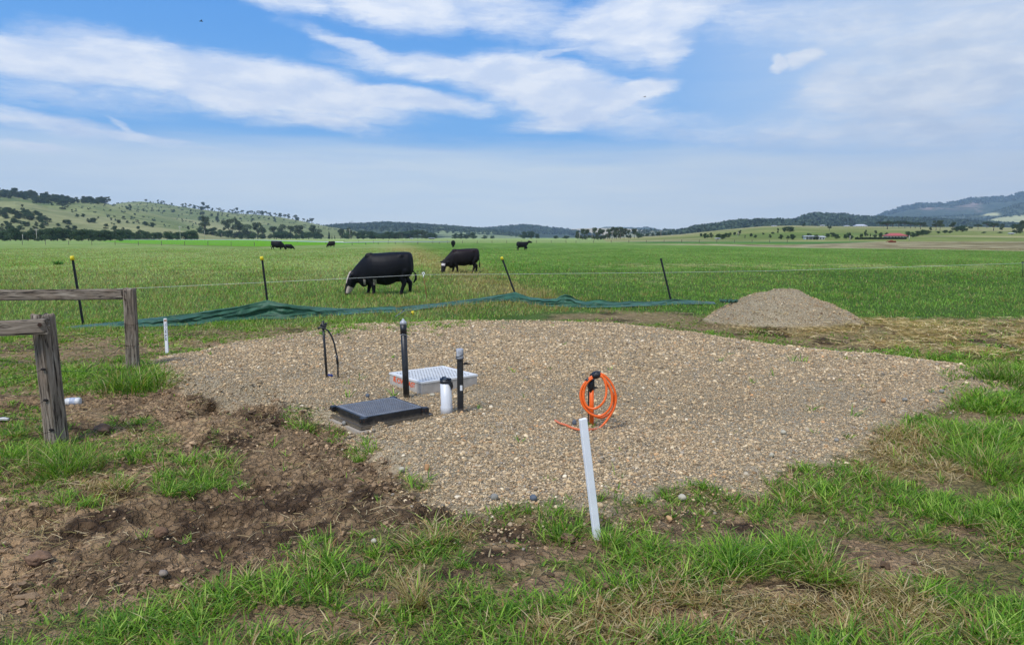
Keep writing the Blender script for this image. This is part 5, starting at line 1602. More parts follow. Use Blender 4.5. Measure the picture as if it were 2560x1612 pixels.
# ------------------------------------------------------------------ cattle
def coat(name):
    m = bpy.data.materials.new(name); m.use_nodes = True
    n = NT(m.node_tree)
    at = n.new('ShaderNodeAttribute', attribute_name='Col').outputs['Color']
    tco = n.new('ShaderNodeTexCoord').outputs['Object']
    f = n.noise(n.mapping(tco, sc=(1, 1, 0.35)), 26, 5, 0.65)
    c = n.mix(1.0, at, n.ramp(f, [(0.3, (0.7,) * 3), (0.7, (1.4,) * 3)]), 'MULTIPLY')
    p = n.new('ShaderNodeBsdfPrincipled'); n.put(p.inputs['Base Color'], c)
    p.inputs['Roughness'].default_value = 0.55; p.inputs['Specular IOR Level'].default_value = 0.22
    n.l.new(n.bump(n.noise(n.mapping(tco, sc=(1, 1, 0.3)), 60, 4, 0.6), 0.35, 0.01), p.inputs['Normal'])
    o = n.new('ShaderNodeOutputMaterial'); n.l.new(p.outputs[0], o.inputs[0])
    return m


M_COAT = coat('cattle_coat')
M_EYE = mat('eye', (0.01, 0.008, 0.006), 0.1)
M_HOOF = mat('hoof', (0.03, 0.026, 0.022), 0.6)


def loft(mb, secs, n=28):
    """secs: (x, z_top, z_bottom, half width, y centre)"""
    vs = []; fs = []
    for x, zt, zb, hw, yc in secs:
        zc = (zt + zb) / 2; hz = (zt - zb) / 2
        for k in range(n):
            a = 2 * math.pi * k / n
            ca, sa = math.cos(a), math.sin(a)
            # slightly slab-sided barrel
            vs.append((x, yc + hw * math.copysign(abs(ca) ** 0.85, ca), zc + hz * math.copysign(abs(sa) ** 0.9, sa)))
    for i in range(len(secs) - 1):
        for k in range(n):
            j = (k + 1) % n
            fs.append((i * n + k, i * n + j, (i + 1) * n + j, (i + 1) * n + k))
    fs.append(tuple(range(n))); fs.append(tuple(reversed([(len(secs) - 1) * n + k for k in range(n)])))
    mb.add(vs, fs)


def ellipsoid(mb, c, r, rot=None):
    V, F = ICO1
    V2, F2 = icosphere(2)
    M = rot.to_matrix() if rot else Matrix.Identity(3)
    mb.add([Vector(c) + M @ Vector((v[0] * r[0], v[1] * r[1], v[2] * r[2])) for v in V2], [tuple(int(i) for i in f) for f in F2])


def capsule(mb, path, rad, n=14):
    mb.tube(path, rad, n)
    for p, r in ((path[0], rad[0]), (path[-1], rad[-1])):
        ellipsoid(mb, p, (r, r, r))


def remesh(mb, voxel, smooth=3):
    me = bpy.data.meshes.new('tmp'); me.from_pydata(mb.v, [], mb.f); me.update()
    o = bpy.data.objects.new('tmp', me); COL.objects.link(o)
    r = o.modifiers.new('r', 'REMESH'); r.mode = 'VOXEL'; r.voxel_size = voxel; r.use_smooth_shade = True
    s = o.modifiers.new('s', 'SMOOTH'); s.factor = 0.5; s.iterations = smooth
    dg = bpy.context.evaluated_depsgraph_get(); dg.update()
    m2 = bpy.data.meshes.new_from_object(o.evaluated_get(dg))
    bpy.data.objects.remove(o); bpy.data.meshes.remove(me)
    m2.polygons.foreach_set('use_smooth', [True] * len(m2.polygons))
    return m2


def make_cow(pose, voxel, colour, fat=1.0, turn=0.0):
    """cow facing +x, rump at x = 0, standing on z = 0. Returns the body mesh and marks."""
    mb = MB()
    if pose == 'graze':
        secs = [(-.02, 1.17, .72, .13, 0), (.015, 1.26, .60, .22, 0), (.09, 1.30, .52, .29, 0), (.25, 1.305, .50, .315, 0), (.42, 1.30, .42, .37, 0), (.62, 1.295, .32, .41, 0), (.80, 1.285, .27, .43, 0),
                (1.0, 1.27, .30, .42, 0), (1.2, 1.26, .33, .37, 0), (1.36, 1.235, .34, .29, 0), (1.47, 1.17, .27, .23, 0), (1.56, 1.08, .27, .19, 0), (1.66, .97, .35, .15, 0), (1.78, .84, .34, .125, .0), (1.88, .71, .32, .115, .0), (1.95, .60, .36, .09, .0)]
    elif pose == 'stand':
        secs = [(0.0, 1.16, .78, .10, 0), (.035, 1.22, .62, .19, 0), (.12, 1.28, .56, .25, 0), (.25, 1.30, .54, .29, 0), (.45, 1.29, .50, .32, 0), (.65, 1.27, .46, .345, 0), (.85, 1.26, .44, .35, 0),
                (1.05, 1.26, .45, .33, 0), (1.25, 1.28, .48, .28, 0), (1.38, 1.27, .52, .23, 0), (1.50, 1.27, .60, .17, 0), (1.62, 1.30, .78, .13, 0), (1.74, 1.36, .96, .11, 0), (1.84, 1.42, 1.10, .10, 0)]
    secs = [(x, zt, (zb if fat == 1 or x > 1.4 else zt - (zt - zb) * fat), hw * (fat if x < 1.4 else 1), yc) for x, zt, zb, hw, yc in secs]
    loft(mb, secs)
    # hips, shoulders, brisket
    for q in (-1, 1):
        ellipsoid(mb, (.33, q * .235, 1.17), (.085, .06, .075)); ellipsoid(mb, (.02, q * .11, 1.10), (.05, .05, .07)); ellipsoid(mb, (1.30, q * .13, 1.16), (.15, .09, .12))
    ellipsoid(mb, (1.50, 0, .40), (.14, .13, .17))
    ellipsoid(mb, (.20, .17, .86), (.21, .13, .34)); ellipsoid(mb, (.20, -.17, .86), (.21, .13, .34))
    ellipsoid(mb, (1.28, .17, .80), (.17, .14, .36)); ellipsoid(mb, (1.28, -.17, .80), (.17, .14, .36))
    # legs: front leg with its low wrist, hind leg with stifle, hock and upright shank
    def front(y, dx, back=0.0):
        capsule(mb, [(1.28, y, .66), (1.29 + dx * .4, y, .40), (1.27 + dx * .8, y, .26), (1.28 + dx, y, .10), (1.30 + dx, y, .035)], [.155, .100, .070, .050, .064])
    def hind(y, dx):
        capsule(mb, [(.22, y, .74), (.28 + dx * .2, y, .52), (.10 + dx * .7, y, .34), (.12 + dx, y, .12), (.14 + dx, y, .035)], [.17, .130, .078, .054, .066])
    front(.15, -0.10); front(-.15, .10); hind(.15, .20); hind(-.15, -.04)
    # udder / belly tuck
    ellipsoid(mb, (.42, 0, .47), (.13, .10, .09))
    # head
    marks = {}
    if pose == 'graze':
        hp, ax = Vector((1.88, 0, .56)), Vector((.16, .0, -.55))
    else:
        hp, ax = Vector((1.87, 0, 1.32)), Vector((.42, 0, -.14))
    a = ax.normalized(); L = ax.length
    up = Vector((0, 1, 0)).cross(a); up = up if up.dot(Vector((1, 0, .4))) > 0 else -up     # forehead side
    Rz = Matrix.Rotation(turn, 3, 'Z')
    P = lambda t, s, y=0: hp + Rz @ (a * (L * t) + up * s + Vector((0, y, 0)))
    capsule(mb, [P(-.08, -.02), P(.25, -.02), P(.6, -.01), P(.92, .0), P(1.0, -.01)], [.135, .150, .122, .094, .076])
    capsule(mb, [P(.05, -.12), P(.45, -.105), P(.85, -.055)], [.105, .085, .052])        # jaw
    ellipsoid(mb, P(1.0, .0), (.062, .078, .058))                                        # muzzle
    for s in (-1, 1):
        capsule(mb, [P(.02, -.01, s * .09), P(-.06, .0, s * .20), P(-.02, -.01, s * .29)], [.030, .052, .016], 10)   # ears
        ellipsoid(mb, P(.34, .055, s * .088), (.026, .018, .022))
    # tail
    capsule(mb, [(.03, 0, 1.18), (-.045, 0, 1.02), (-.05, .0, .66), (-.065, .01, .30)] if pose != 'graze' or turn else [(.03, 0, 1.18), (-.03, 0, 1.05), (-.035, 0, .72), (-.11, .02, .62), (-.115, .02, .46), (-.04, .02, .36)],
            [.032, .024, .022, .042] if pose != 'graze' or turn else [.032, .024, .020, .034, .045, .026], 10)
    me = remesh(mb, voxel, 9)
    n = len(me.vertices)
    co = np.empty(n * 3, np.float32); me.vertices.foreach_get('co', co); co = co.reshape(-1, 3)
    rel = (co - np.array(hp)) @ np.array(Rz)
    t = rel @ np.array(a) / L; s = rel @ np.array(up)
    C = np.tile(np.array(colour['base']), (n, 1)).astype(float)
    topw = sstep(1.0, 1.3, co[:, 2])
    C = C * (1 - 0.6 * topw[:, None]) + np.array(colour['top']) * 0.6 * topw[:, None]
    wob = 0.03 * (vnoise(co[:, 0] * 14, co[:, 2] * 14 + co[:, 1] * 9, 5) - 0.5) * 2
    head = (co[:, 0] > hp.x - 0.22) & (t > -0.35) if pose == 'graze' else (co[:, 0] > hp.x - .1)
    W_ = np.array(colour['white'])
    if colour['face'] == 'big':
        m1 = head & (s + wob > 0.05) & (t < 0.42) & (np.abs(rel[:, 1]) < 0.10)            # pale stripe down the forehead
        m2 = head & (t + wob > 0.55 + 0.6 * np.clip(s, 0, .1)) & (t < .93) & (s < 0.035)
        C[m1 | m2] = W_
        C[head & (t > 0.93)] = (.02, .018, .018)
        C[head & (t > 0.86) & (t < 0.97) & (s > .0) & (np.abs(rel[:, 1]) < .05)] = (.02, .018, .018)
    elif colour['face'] == 'mask':
        m1 = head & (s + wob > 0.0) & (t > 0.14) & (t < 0.36) & (np.abs(rel[:, 1]) < 0.12)
        C[m1] = W_
        C[head & (t > 0.93)] = (.02, .018, .018)
    if colour['belly']:
        b = ((np.abs(co[:, 0] - 1.13) < .05) | (np.abs(co[:, 0] - 1.46) < .03)) & (co[:, 2] < .48 + wob * 3) & (co[:, 2] > .3)
        C[b] = W_ * 0.8
    C[co[:, 2] < 0.035] = (.03, .026, .022)
    at = me.color_attributes.new('Col', 'FLOAT_COLOR', 'POINT')
    c4 = np.ones((n, 4), np.float32); c4[:, :3] = C
    at.data.foreach_set('color', c4.ravel())
    me.materials.append(M_COAT)
    eyes = [P(.34, .068, sgn * .094) for sgn in (-1, 1)]
    return me, eyes


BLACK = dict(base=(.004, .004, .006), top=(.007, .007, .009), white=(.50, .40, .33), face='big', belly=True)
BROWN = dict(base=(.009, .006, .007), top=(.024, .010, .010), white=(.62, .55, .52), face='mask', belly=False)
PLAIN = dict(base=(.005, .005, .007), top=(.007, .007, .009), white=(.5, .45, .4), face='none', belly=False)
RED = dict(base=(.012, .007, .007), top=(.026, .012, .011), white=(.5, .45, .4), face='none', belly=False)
COWS = {}


def cow(key, foot_px, foot_py, len_px, yaw, label, pose, colour, voxel, group='black cattle grazing in the field', fat=1.0, hs=1.0):
    """foot pixel = ground under the middle of the barrel"""
    if key not in COWS:
        COWS[key] = make_cow(pose, voxel, colour, fat, R(50) if key == 'mid' else 0.0)
        first = True
    me, eyes = COWS[key]
    p = G(foot_px, foot_py, 5, 600)
    span = 2.08 if pose == 'graze' else 2.1
    sc = len_px * p.y / FOC / span
    e = empty('cow', p, label, 'cow', group, yaw)
    b = bpy.data.objects.new('body', me); COL.objects.link(b); b.parent = e
    b.location = (-0.80 * sc, 0, -0.01); b.scale = (sc, sc, sc * hs)
    if voxel < 0.03:
        for q in eyes:
            mb = MB(); ellipsoid(mb, (q[0] * sc - 0.80 * sc, q[1] * sc, q[2] * sc * hs), (.017 * sc, .012 * sc, .016 * sc))
            mb.build('eye', M_EYE, e, smooth=True)
    return e


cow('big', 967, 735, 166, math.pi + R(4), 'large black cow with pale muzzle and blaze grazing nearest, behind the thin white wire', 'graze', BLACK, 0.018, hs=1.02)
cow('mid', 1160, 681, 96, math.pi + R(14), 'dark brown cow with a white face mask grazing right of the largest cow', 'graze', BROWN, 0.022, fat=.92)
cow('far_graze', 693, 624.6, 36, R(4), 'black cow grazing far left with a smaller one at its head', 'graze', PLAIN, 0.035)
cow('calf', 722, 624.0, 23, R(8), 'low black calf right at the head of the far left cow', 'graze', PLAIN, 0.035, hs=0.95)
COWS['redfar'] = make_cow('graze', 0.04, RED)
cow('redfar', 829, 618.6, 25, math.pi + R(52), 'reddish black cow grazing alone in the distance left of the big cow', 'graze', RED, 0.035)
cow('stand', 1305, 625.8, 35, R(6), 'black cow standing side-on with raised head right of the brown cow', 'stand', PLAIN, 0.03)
cow('far_graze', 1133, 617.8, 27, R(95), 'small black cow seen from behind, far off above the brown cow', 'graze', PLAIN, 0.035)
cow('far_graze', 671, 600.4, 8, R(20), 'tiny black cow at the edge of the crop, left of the road trees', 'graze', PLAIN, 0.035) if False else None

# two black birds high in the left sky
M_BIRD = mat('bird_feather', (0.03, 0.03, 0.035), 0.7)
for bx, by, Y, lb in [(503, 54, 60, 'small dark bird flying high in the left of the sky'), (1612, 243, 90, 'tiny dark bird in front of the white cloud')]:
    p = at_depth(bx, by, Y)
    e = empty('bird', p, lb, 'bird', None, 0.5)
    m = MB(); m.tube([(-.16, 0, 0), (-.05, 0, 0.01), (.08, 0, 0.01), (.15, 0, 0.02)], [.008, .035, .03, .006], 8)
    m.build('body', M_BIRD, e)
    for s in (-1, 1):
        w = MB().add([(.05, 0, .01), (-.05, 0, .01), (-.03, s * .18, .07), (.04, s * .16, .07), (-.07, s * .34, .03), (.05, 0, .018), (-.05, 0, .018), (-.03, s * .18, .078), (.04, s * .16, .078)],
                     [(0, 1, 2, 3), (3, 2, 4), (5, 8, 7, 6), (8, 4, 7), (0, 3, 8, 5), (1, 6, 7, 2)])
        w.build('wing', M_BIRD, e)


# ------------------------------------------------------------------ air
def haze():
    m = bpy.data.materials.new('haze'); m.use_nodes = True
    n = NT(m.node_tree)
    v = n.new('ShaderNodeVolumePrincipled')
    v.inputs['Color'].default_value = (0.56, 0.78, 1.0, 1)
    v.inputs['Density'].default_value = HAZE
    v.inputs['Anisotropy'].default_value = 0.0
    o = n.new('ShaderNodeOutputMaterial'); n.l.new(v.outputs[0], o.inputs['Volume'])
    b = MB(); b.box((0, 3700, 395), (22000, 7500, 810)).build('haze', m)
    set_props(bpy.data.objects['haze'], kind='stuff')


HAZE = 1.0e-4
haze()

# ------------------------------------------------------------------ weathered timber
def wood_mat():
    m = bpy.data.materials.new('weathered_timber'); m.use_nodes = True
    n = NT(m.node_tree)
    tco = n.new('ShaderNodeTexCoord').outputs['Object']
    v = n.mapping(tco, sc=(1, 1, 0.055))
    f = n.noise(v, 75, 6, 0.62, 0.6); g = n.noise(n.mapping(tco, sc=(1, 1, 0.12)), 22, 4, 0.6, 0.8); big = n.noise(tco, 4, 3, 0.5)
    crack = n.rng(f, 0.36, 0.47, 0.0, 1.0)
    c = n.ramp(g, [(0.25, lin(86, 76, 66)), (0.5, lin(134, 122, 108)), (0.75, lin(176, 164, 148))])
    c = n.mix(n.rng(big, 0.45, 0.7, 0, 0.5), c, lin(120, 102, 84))
    c = n.mix(crack, lin(34, 28, 24), c)
    p = n.new('ShaderNodeBsdfPrincipled'); n.put(p.inputs['Base Color'], c)
    p.inputs['Roughness'].default_value = 0.95; p.inputs['Specular IOR Level'].default_value = 0.15
    n.l.new(n.bump(n.math('ADD', n.math('MULTIPLY', crack, 0.7), n.math('MULTIPLY', g, 0.5)), 0.9, 0.008), p.inputs['Normal'])
    o = n.new('ShaderNodeOutputMaterial'); n.l.new(p.outputs[0], o.inputs[0])
    return m


M_WOOD = wood_mat()
M_IRON = mat('rusted_iron', lin(70, 48, 38), 0.85, 0.3, var=0.4, vscale=40)
M_OLDWIRE = mat('old_wire', lin(66, 54, 48), 0.7, 0.5)


def beam(name, a, b, w, t, seed, parent, roll=0.0, taper=1.0, side=None):
    """rough-sawn timber from a to b; w across, t through; deep grooves along the grain"""
    a = Vector(a); b = Vector(b); L = (b - a).length
    nr = int(max(24, L / 0.03)); k = 56
    vs = []
    # rounded rectangle outline
    prof = []
    for i in range(k):
        an = 2 * math.pi * i / k
        c_, s_ = math.cos(an), math.sin(an)
        e = 0.28
        prof.append((math.copysign(abs(c_) ** e, c_) * w / 2, math.copysign(abs(s_) ** e, s_) * t / 2, i))
    zz = np.linspace(0, L, nr)
    idx = np.arange(k)
    for j, z in enumerate(zz):
        g1 = vnoise(idx * 0.9, np.full(k, z * 1.6 + seed), seed) ** 3
        g2 = vnoise(idx * 0.35, np.full(k, z * 3.0), seed + 3)
        g3 = vnoise(idx * 0.12, np.full(k, z * 1.2), seed + 5)
        endk = 1 - 0.03 * (j in (0, nr - 1))
        tp = 1 + (taper - 1) * z / L
        for i in range(k):
            x, y, _ = prof[i]
            d = 1 - (0.12 * g1[i] + 0.04 * g2[i] + 0.06 * g3[i])
            dz = 0
            if j == nr - 1: dz = (vnoise(np.array([i * 0.5]), np.array([2.0]), seed + 9)[0] - 0.5) * 0.03
            vs.append((x * d * endk * tp, y * d * endk * tp, z + dz))
    fs = []
    for j in range(nr - 1):
        for i in range(k):
            q = (i + 1) % k
            fs.append((j * k + i, j * k + q, (j + 1) * k + q, (j + 1) * k + i))
    n0 = len(vs); vs.append((0, 0, 0.0)); vs.append((0, 0, L - 0.006))
    for i in range(k):
        q = (i + 1) % k
        fs.append((n0, q, i)); fs.append((n0 + 1, (nr - 1) * k + i, (nr - 1) * k + q))
    me = bpy.data.meshes.new(name); me.from_pydata(vs, [], fs); me.update()
    me.polygons.foreach_set('use_smooth', [len(f) == 4 for f in fs])
    o = bpy.data.objects.new(name, me); COL.objects.link(o); me.materials.append(M_WOOD)
    z = (b - a).normalized(); x = Vector(side) if side else Vector((math.cos(roll), math.sin(roll), 0))
    x = (x - z * x.dot(z)).normalized(); y = z.cross(x)
    M = Matrix((x, y, z)).transposed().to_4x4(); M.translation = a
    o.matrix_world = M
    if parent:
        o.parent = parent; o.matrix_parent_inverse = Matrix.Translation(-parent.location)
    return o


def wire_path(pts, sag=0.02, n=10, wob=0.006):
    out = []
    for a, b in zip(pts[:-1], pts[1:]):
        for i in range(n):
            t = i / n
            p = a.lerp(b, t); p.z -= sag * 4 * t * (1 - t)
            p += Vector((random.uniform(-wob, wob), random.uniform(-wob, wob), random.uniform(-wob, wob)))
            out.append(p)
    out.append(pts[-1])
    return out


def px3(px, py, Y):
    return at_depth(px, py, Y)


# near fence: one post, heavy rail to the left
b1 = Gn(144, 1110); b1.z = gz(b1.x, b1.y)
t1 = px3(106, 786, b1.y + 0.02)
f1 = empty('timber_fence', (b1.x, b1.y, b1.z), 'nearer grey timber fence post with a thick rail bolted to its left side', 'fence', 'weathered timber fence ends on the left')
beam('post', b1 - (t1 - b1).normalized() * 0.25, t1, 0.165, 0.15, 3, f1, roll=R(-28), taper=0.97)
Y1 = b1.y - 0.13
beam('rail', px3(-420, 838, Y1 - 0.12), px3(119, 816, Y1), 0.135, 0.07, 8, f1, side=(0, 0, 1))
MB().tube([px3(99, 812, Y1 - 0.02) - f1.location, px3(99, 812, Y1 - 0.055) - f1.location], 0.016, 10).build('bolt', M_IRON, f1)
for pts, s in [([(-160, 985, 5.6), (0, 952, 5.75), (109, 923, b1.y - .1)], .01), ([(-160, 990, 5.5), (0, 966, 5.7), (94, 941, b1.y - .1)], .01), ([(-160, 1080, 5.3), (0, 1041, 5.65), (112, 1001, b1.y - .1)], .01),
               ([(-160, 1140, 5.2), (0, 1104, 5.6), (130, 1078, b1.y - .1)], .01)]:
    MB().tube(wire_path([px3(*q) - f1.location for q in pts], s), 0.0022, 5).build('wire', M_OLDWIRE, f1)
for q in [(108, 923), (114, 1000), (128, 1074)]:
    p = px3(q[0], q[1], b1.y - 0.085) - f1.location
    ms = MB(); ellipsoid(ms, p, (.022, .012, .011)); ms.build('wire_hole', mat('hole', (.012, .01, .009), 1), f1)

# far fence
b2 = Gn(333, 926); b2.z = gz(b2.x, b2.y)
t2 = px3(324, 721, b2.y)
f2 = empty('timber_fence', (b2.x, b2.y, b2.z), 'farther grey timber fence post with a long level rail running left from its top', 'fence', 'weathered timber fence ends on the left')
beam('post', b2 - (t2 - b2).normalized() * 0.25, t2, 0.155, 0.15, 13, f2, roll=R(12), taper=0.96)
beam('rail', px3(-520, 742, b2.y - 0.01), px3(309, 735.5, b2.y - 0.01), 0.15, 0.075, 18, f2, side=(0, 0, 1))
for z in (728, 748):
    MB().tube([px3(312, z, b2.y - 0.07) - f2.location, px3(312, z, b2.y - 0.085) - f2.location], 0.009, 8).build('nail', M_IRON, f2)
for pts, s in [([(300, 862, b2.y - .1), (142, 875, 6.5), (89, 875, 6.4), (-60, 876, 6.2)], .01), ([(310, 810, b2.y - .1), (277, 822, 9.0), (200, 836, 7.5), (135, 838, 6.2)], .01),
               ([(316, 919, b2.y - .1), (230, 925, 8.2), (148, 928, 6.2)], .01), ([(322, 866, b2.y - .1), (302, 862, 9.4), (292, 838, 9.2), (296, 816, 9.2)], .0), ([(310, 862, b2.y - .1), (250, 905, 8.5), (215, 925, 8.0)], .0),
               ([(-80, 990, 7.0), (0, 990, 7.0), (100, 991, 7.0)], .0), ([(-80, 1038, 6.4), (0, 1041, 6.4), (110, 1053, 6.3)], .0)]:
    MB().tube(wire_path([px3(*q) - f2.location for q in pts], s, wob=.008), 0.0024, 5).build('wire', M_OLDWIRE, f2)
m = MB()
for k in range(2):
    z = [809, 862][k]; c0 = px3(327 + k * 3, z, b2.y) - f2.location
    m.tube([c0 + Vector((math.cos(a) * .088, math.sin(a) * .086, 0.008 * math.sin(a * 2))) for a in np.linspace(0, 6.28, 18)], 0.0025, 5, cap=False)
m.build('wire_wrap', M_OLDWIRE, f2)

# ------------------------------------------------------------------ star pickets
M_PICKET = mat('black_picket_paint', (0.014, 0.016, 0.018), 0.45, 0.2)
M_YELLOW = mat('yellow_cap', (0.85, 0.66, 0.02), 0.45)


def picket(base, top, cap, label):
    b = Gn(*base); b.z = gz(b.x, b.y); t = px3(*top, b.y)
    e = empty('star_picket', b, label, 'fence picket', 'black steel pickets along the shade cloth')
    d = (t - b); L = d.length; q = d.to_track_quat('Z', 'Y')
    m = MB()
    for k in range(3):                                  # Y-shaped section
        an = R(90 + 120 * k + 20); c_, s_ = math.cos(an), math.sin(an); w = 0.004
        pr = [(-s_ * w, c_ * w), (c_ * .027 - s_ * w, s_ * .027 + c_ * w), (c_ * .027 + s_ * w, s_ * .027 - c_ * w), (s_ * w, -c_ * w)]
        m.add([(x, y, z) for z in (-0.3, L) for x, y in pr], [(0, 1, 5, 4), (1, 2, 6, 5), (2, 3, 7, 6), (3, 0, 4, 7), (4, 5, 6, 7)])
    o = m.build('shaft', M_PICKET, e); o.rotation_mode = 'QUATERNION'; o.rotation_quaternion = q
    if cap:
        m = MB().tube([(0, 0, L - 0.075), (0, 0, L - 0.01), (0, 0, L + 0.008)], [0.040, 0.040, 0.034], 14)
        o = m.build('cap', M_YELLOW, e); o.rotation_mode = 'QUATERNION'; o.rotation_quaternion = q
    m = MB().tube([(-.05, -.02, L * .36), (0, -.034, L * .37), (.06, -.03, L * .365)], 0.004, 5)
    o = m.build('tie_wire', M_WIRE, e); o.rotation_mode = 'QUATERNION'; o.rotation_quaternion = q
    return b, t


P1 = picket((208, 813), (180, 641), True, 'leftmost black picket with yellow cap, standing behind the timber rail')
P2 = picket((673, 793), (654, 642), True, 'second yellow-capped black picket, holding up the peak of the green shade cloth')
P3 = picket((1294, 752), (1254, 643), True, 'leaning yellow-capped black picket where the cloth rises, right of the brown cow')
P4 = picket((1679, 758), (1652, 646), False, 'leaning black picket without a cap, left of the gravel heap')

# ------------------------------------------------------------------ shade cloth
def shade_cloth():
    C = [  # px, top row, bottom row (photograph), folds
        (138, 820, 825), (170, 817, 826), (207, 812, 823), (260, 808, 820), (340, 799, 816), (410, 791, 814), (480, 783, 812), (540, 774, 806), (600, 765, 801), (640, 756, 797), (668, 750, 795), (700, 757, 797),
        (745, 764, 796), (790, 767, 791), (849, 771, 788), (901, 771, 783), (932, 768, 781), (980, 766, 781), (994, 769, 781), (1005, 766, 782), (1030, 764, 776), (1057, 762, 771), (1100, 757, 767), (1150, 751, 762), (1200, 745, 758),
        (1240, 738, 753), (1270, 733, 748), (1288, 730, 756), (1300, 734, 757), (1325, 743, 760), (1360, 747, 764), (1392, 746, 767), (1402, 739, 767), (1414, 735, 767), (1428, 740, 766), (1440, 748, 767), (1464, 754, 768), (1480, 751, 768),
        (1500, 749, 770), (1520, 753, 768), (1545, 755, 767), (1575, 753, 767), (1610, 756, 764), (1650, 752, 763), (1684, 747, 761), (1720, 750, 760), (1755, 753, 760), (1788, 757, 759)]
    px = np.array([c[0] for c in C], float); top = np.array([c[1] for c in C], float); bot = np.array([c[2] for c in C], float)
    ns, nv = 520, 22
    s = np.linspace(px[0], px[-1], ns)
    T = np.interp(s, px, top); B = np.interp(s, px, bot)
    T = T + (fbm(s / 14, s * 0, 3, 5) - 0.5) * 1.6; B = B + (fbm(s / 20, s * 0 + 5, 3, 6) - 0.5) * 2.5
    yb = np.array([float(flat(a, b, 0.0)[1]) for a, b in zip(s, B)])
    k = np.ones(25) / 25
    yb = np.convolve(np.pad(yb, 12, 'edge'), k, 'valid')
    V = []
    stand = np.clip(np.interp(s, [138, 480, 600, 668, 745, 850, 1250, 1288, 1330, 1400, 1414, 1440, 1788], [.3, .5, .9, 1, .9, .3, .4, .8, .4, .6, .8, .4, .3]), 0, 1)
    for i in range(ns):
        t = px3(s[i], T[i], yb[i] + 0.35 * (1 - stand[i]) + 0.02); b = px3(s[i], B[i], yb[i] - 0.06)
        b.z = min(b.z, 0.03)
        for j in range(nv):
            v = j / (nv - 1)
            p = t.lerp(b, v)
            # long folds running with the cloth, and creases fanning from the pickets
            f = (fbm(np.array([s[i] / 90]), np.array([v * 5.0 + s[i] / 140]), 3, 21)[0] - 0.5) * 0.42 + (fbm(np.array([s[i] / 16]), np.array([v * 3.0]), 2, 22)[0] - 0.5) * 0.15
            g = math.sin(v * math.pi) ** 0.6
            p.y += f * g * (0.55 + 0.6 * (1 - stand[i])); p.z += f * g * 0.30 * (1 - stand[i])
            if v > .9: p.y -= 0.10 * (v - .9) * 10; p.z = max(p.z, 0.012)
            V.append(p)
        # hem rolled on top
    V = np.array([tuple(v) for v in V])
    V2 = V + np.array([0, 0.006, 0.0])
    i = np.arange(ns - 1)[:, None] * nv + np.arange(nv - 1)[None, :]
    F = np.stack([i, i + 1, i + nv + 1, i + nv], -1).reshape(-1, 4)
    m = bpy.data.materials.new('green_shade_cloth'); m.use_nodes = True
    n = NT(m.node_tree)
    tco = n.new('ShaderNodeTexCoord').outputs['Object']
    st = n.noise(n.mapping(tco, sc=(0.5, 2, 9)), 2.2, 5, 0.6)
    c = n.mix(n.rng(st, 0.3, 0.7), lin(24, 70, 48), lin(66, 122, 92))  # paler streaks put the light caught on folds into the colour
    p = n.new('ShaderNodeBsdfPrincipled'); n.put(p.inputs['Base Color'], c)
    p.inputs['Roughness'].default_value = 0.5; p.inputs['Specular IOR Level'].default_value = 0.45
    p.inputs['Sheen Weight'].default_value = 0.25
    n.l.new(n.bump(n.noise(n.mapping(tco, sc=(0.4, 1, 6)), 7, 5, 0.7), 0.5, 0.02), p.inputs['Normal'])
    t = n.new('ShaderNodeBsdfTranslucent'); n.put(t.inputs[0], c)
    mx = n.new('ShaderNodeMixShader'); mx.inputs[0].default_value = 0.22
    n.l.new(p.outputs[0], mx.inputs[1]); n.l.new(t.outputs[0], mx.inputs[2])
    o = n.new('ShaderNodeOutputMaterial'); n.l.new(mx.outputs[0], o.inputs[0])
    ob = mesh_np('shade_cloth', V, F, m, smooth=True)
    sol = ob.modifiers.new('thickness', 'SOLIDIFY'); sol.thickness = 0.004
    set_props(ob, 'long crumpled strip of dark green shade cloth sagging between the black pickets', 'shade cloth')


shade_cloth()
# scrap of the same cloth beside the heap
sc_ = Gn(1828, 762)
m = MB()
vs = []; nx_, ny_ = 24, 6
for i in range(nx_):
    for j in range(ny_):
        vs.append((-0.20 + i * 0.015, j * 0.03 + 0.03 * math.sin(i * .9), 0.03 + 0.05 * math.sin(i * 0.6 + j) ** 2 + 0.02 * math.sin(i * 1.7)))
m.add(vs, [(i * ny_ + j, (i + 1) * ny_ + j, (i + 1) * ny_ + j + 1, i * ny_ + j + 1) for i in range(nx_ - 1) for j in range(ny_ - 1)])
o = m.build('cloth_scrap', bpy.data.materials['green_shade_cloth'], None, (sc_.x, sc_.y, gz(sc_.x, sc_.y) + .02), smooth=True)
o.modifiers.new('thickness', 'SOLIDIFY').thickness = 0.004
set_props(o, 'short scrap of green cloth in the grass against the left side of the gravel heap', 'cloth')

# ------------------------------------------------------------------ electric fence
M_TAPE = mat('white_poly_wire', (0.78, 0.78, 0.74), 0.5)
M_PIG = mat('pigtail_rust', lin(150, 92, 58), 0.8, 0.3, var=0.4, vscale=20)
pg = Gn(1067, 746)
ef = empty('electric_fence', pg, 'thin white electric fence wire on a rusty pigtail post right of the big cow', 'electric fence')
W = [(-200, 742, 19.5), (0, 733, 20), (335, 720.5, 20.5), (640, 706.8, 21), (870, 696, 21.1), (1058, 686.5, pg.y), (1300, 685.0, 22.5), (1665, 681.2, 24), (1930, 677, 25), (2320, 665.5, 26.5), (2557, 658, 27.5), (2900, 650, 30)]
MB().tube([px3(*q) - pg for q in W], 0.0034, 6).build('wire', M_TAPE, ef)
top = px3(1058.5, 684, pg.y) - pg
po = MB().tube([(0, 0, -.1), (0, 0, 0), (top.x * .4, 0, top.z * .4), (top.x, 0, top.z - .04)], 0.009, 8).build('pigtail_post', M_PIG, ef)
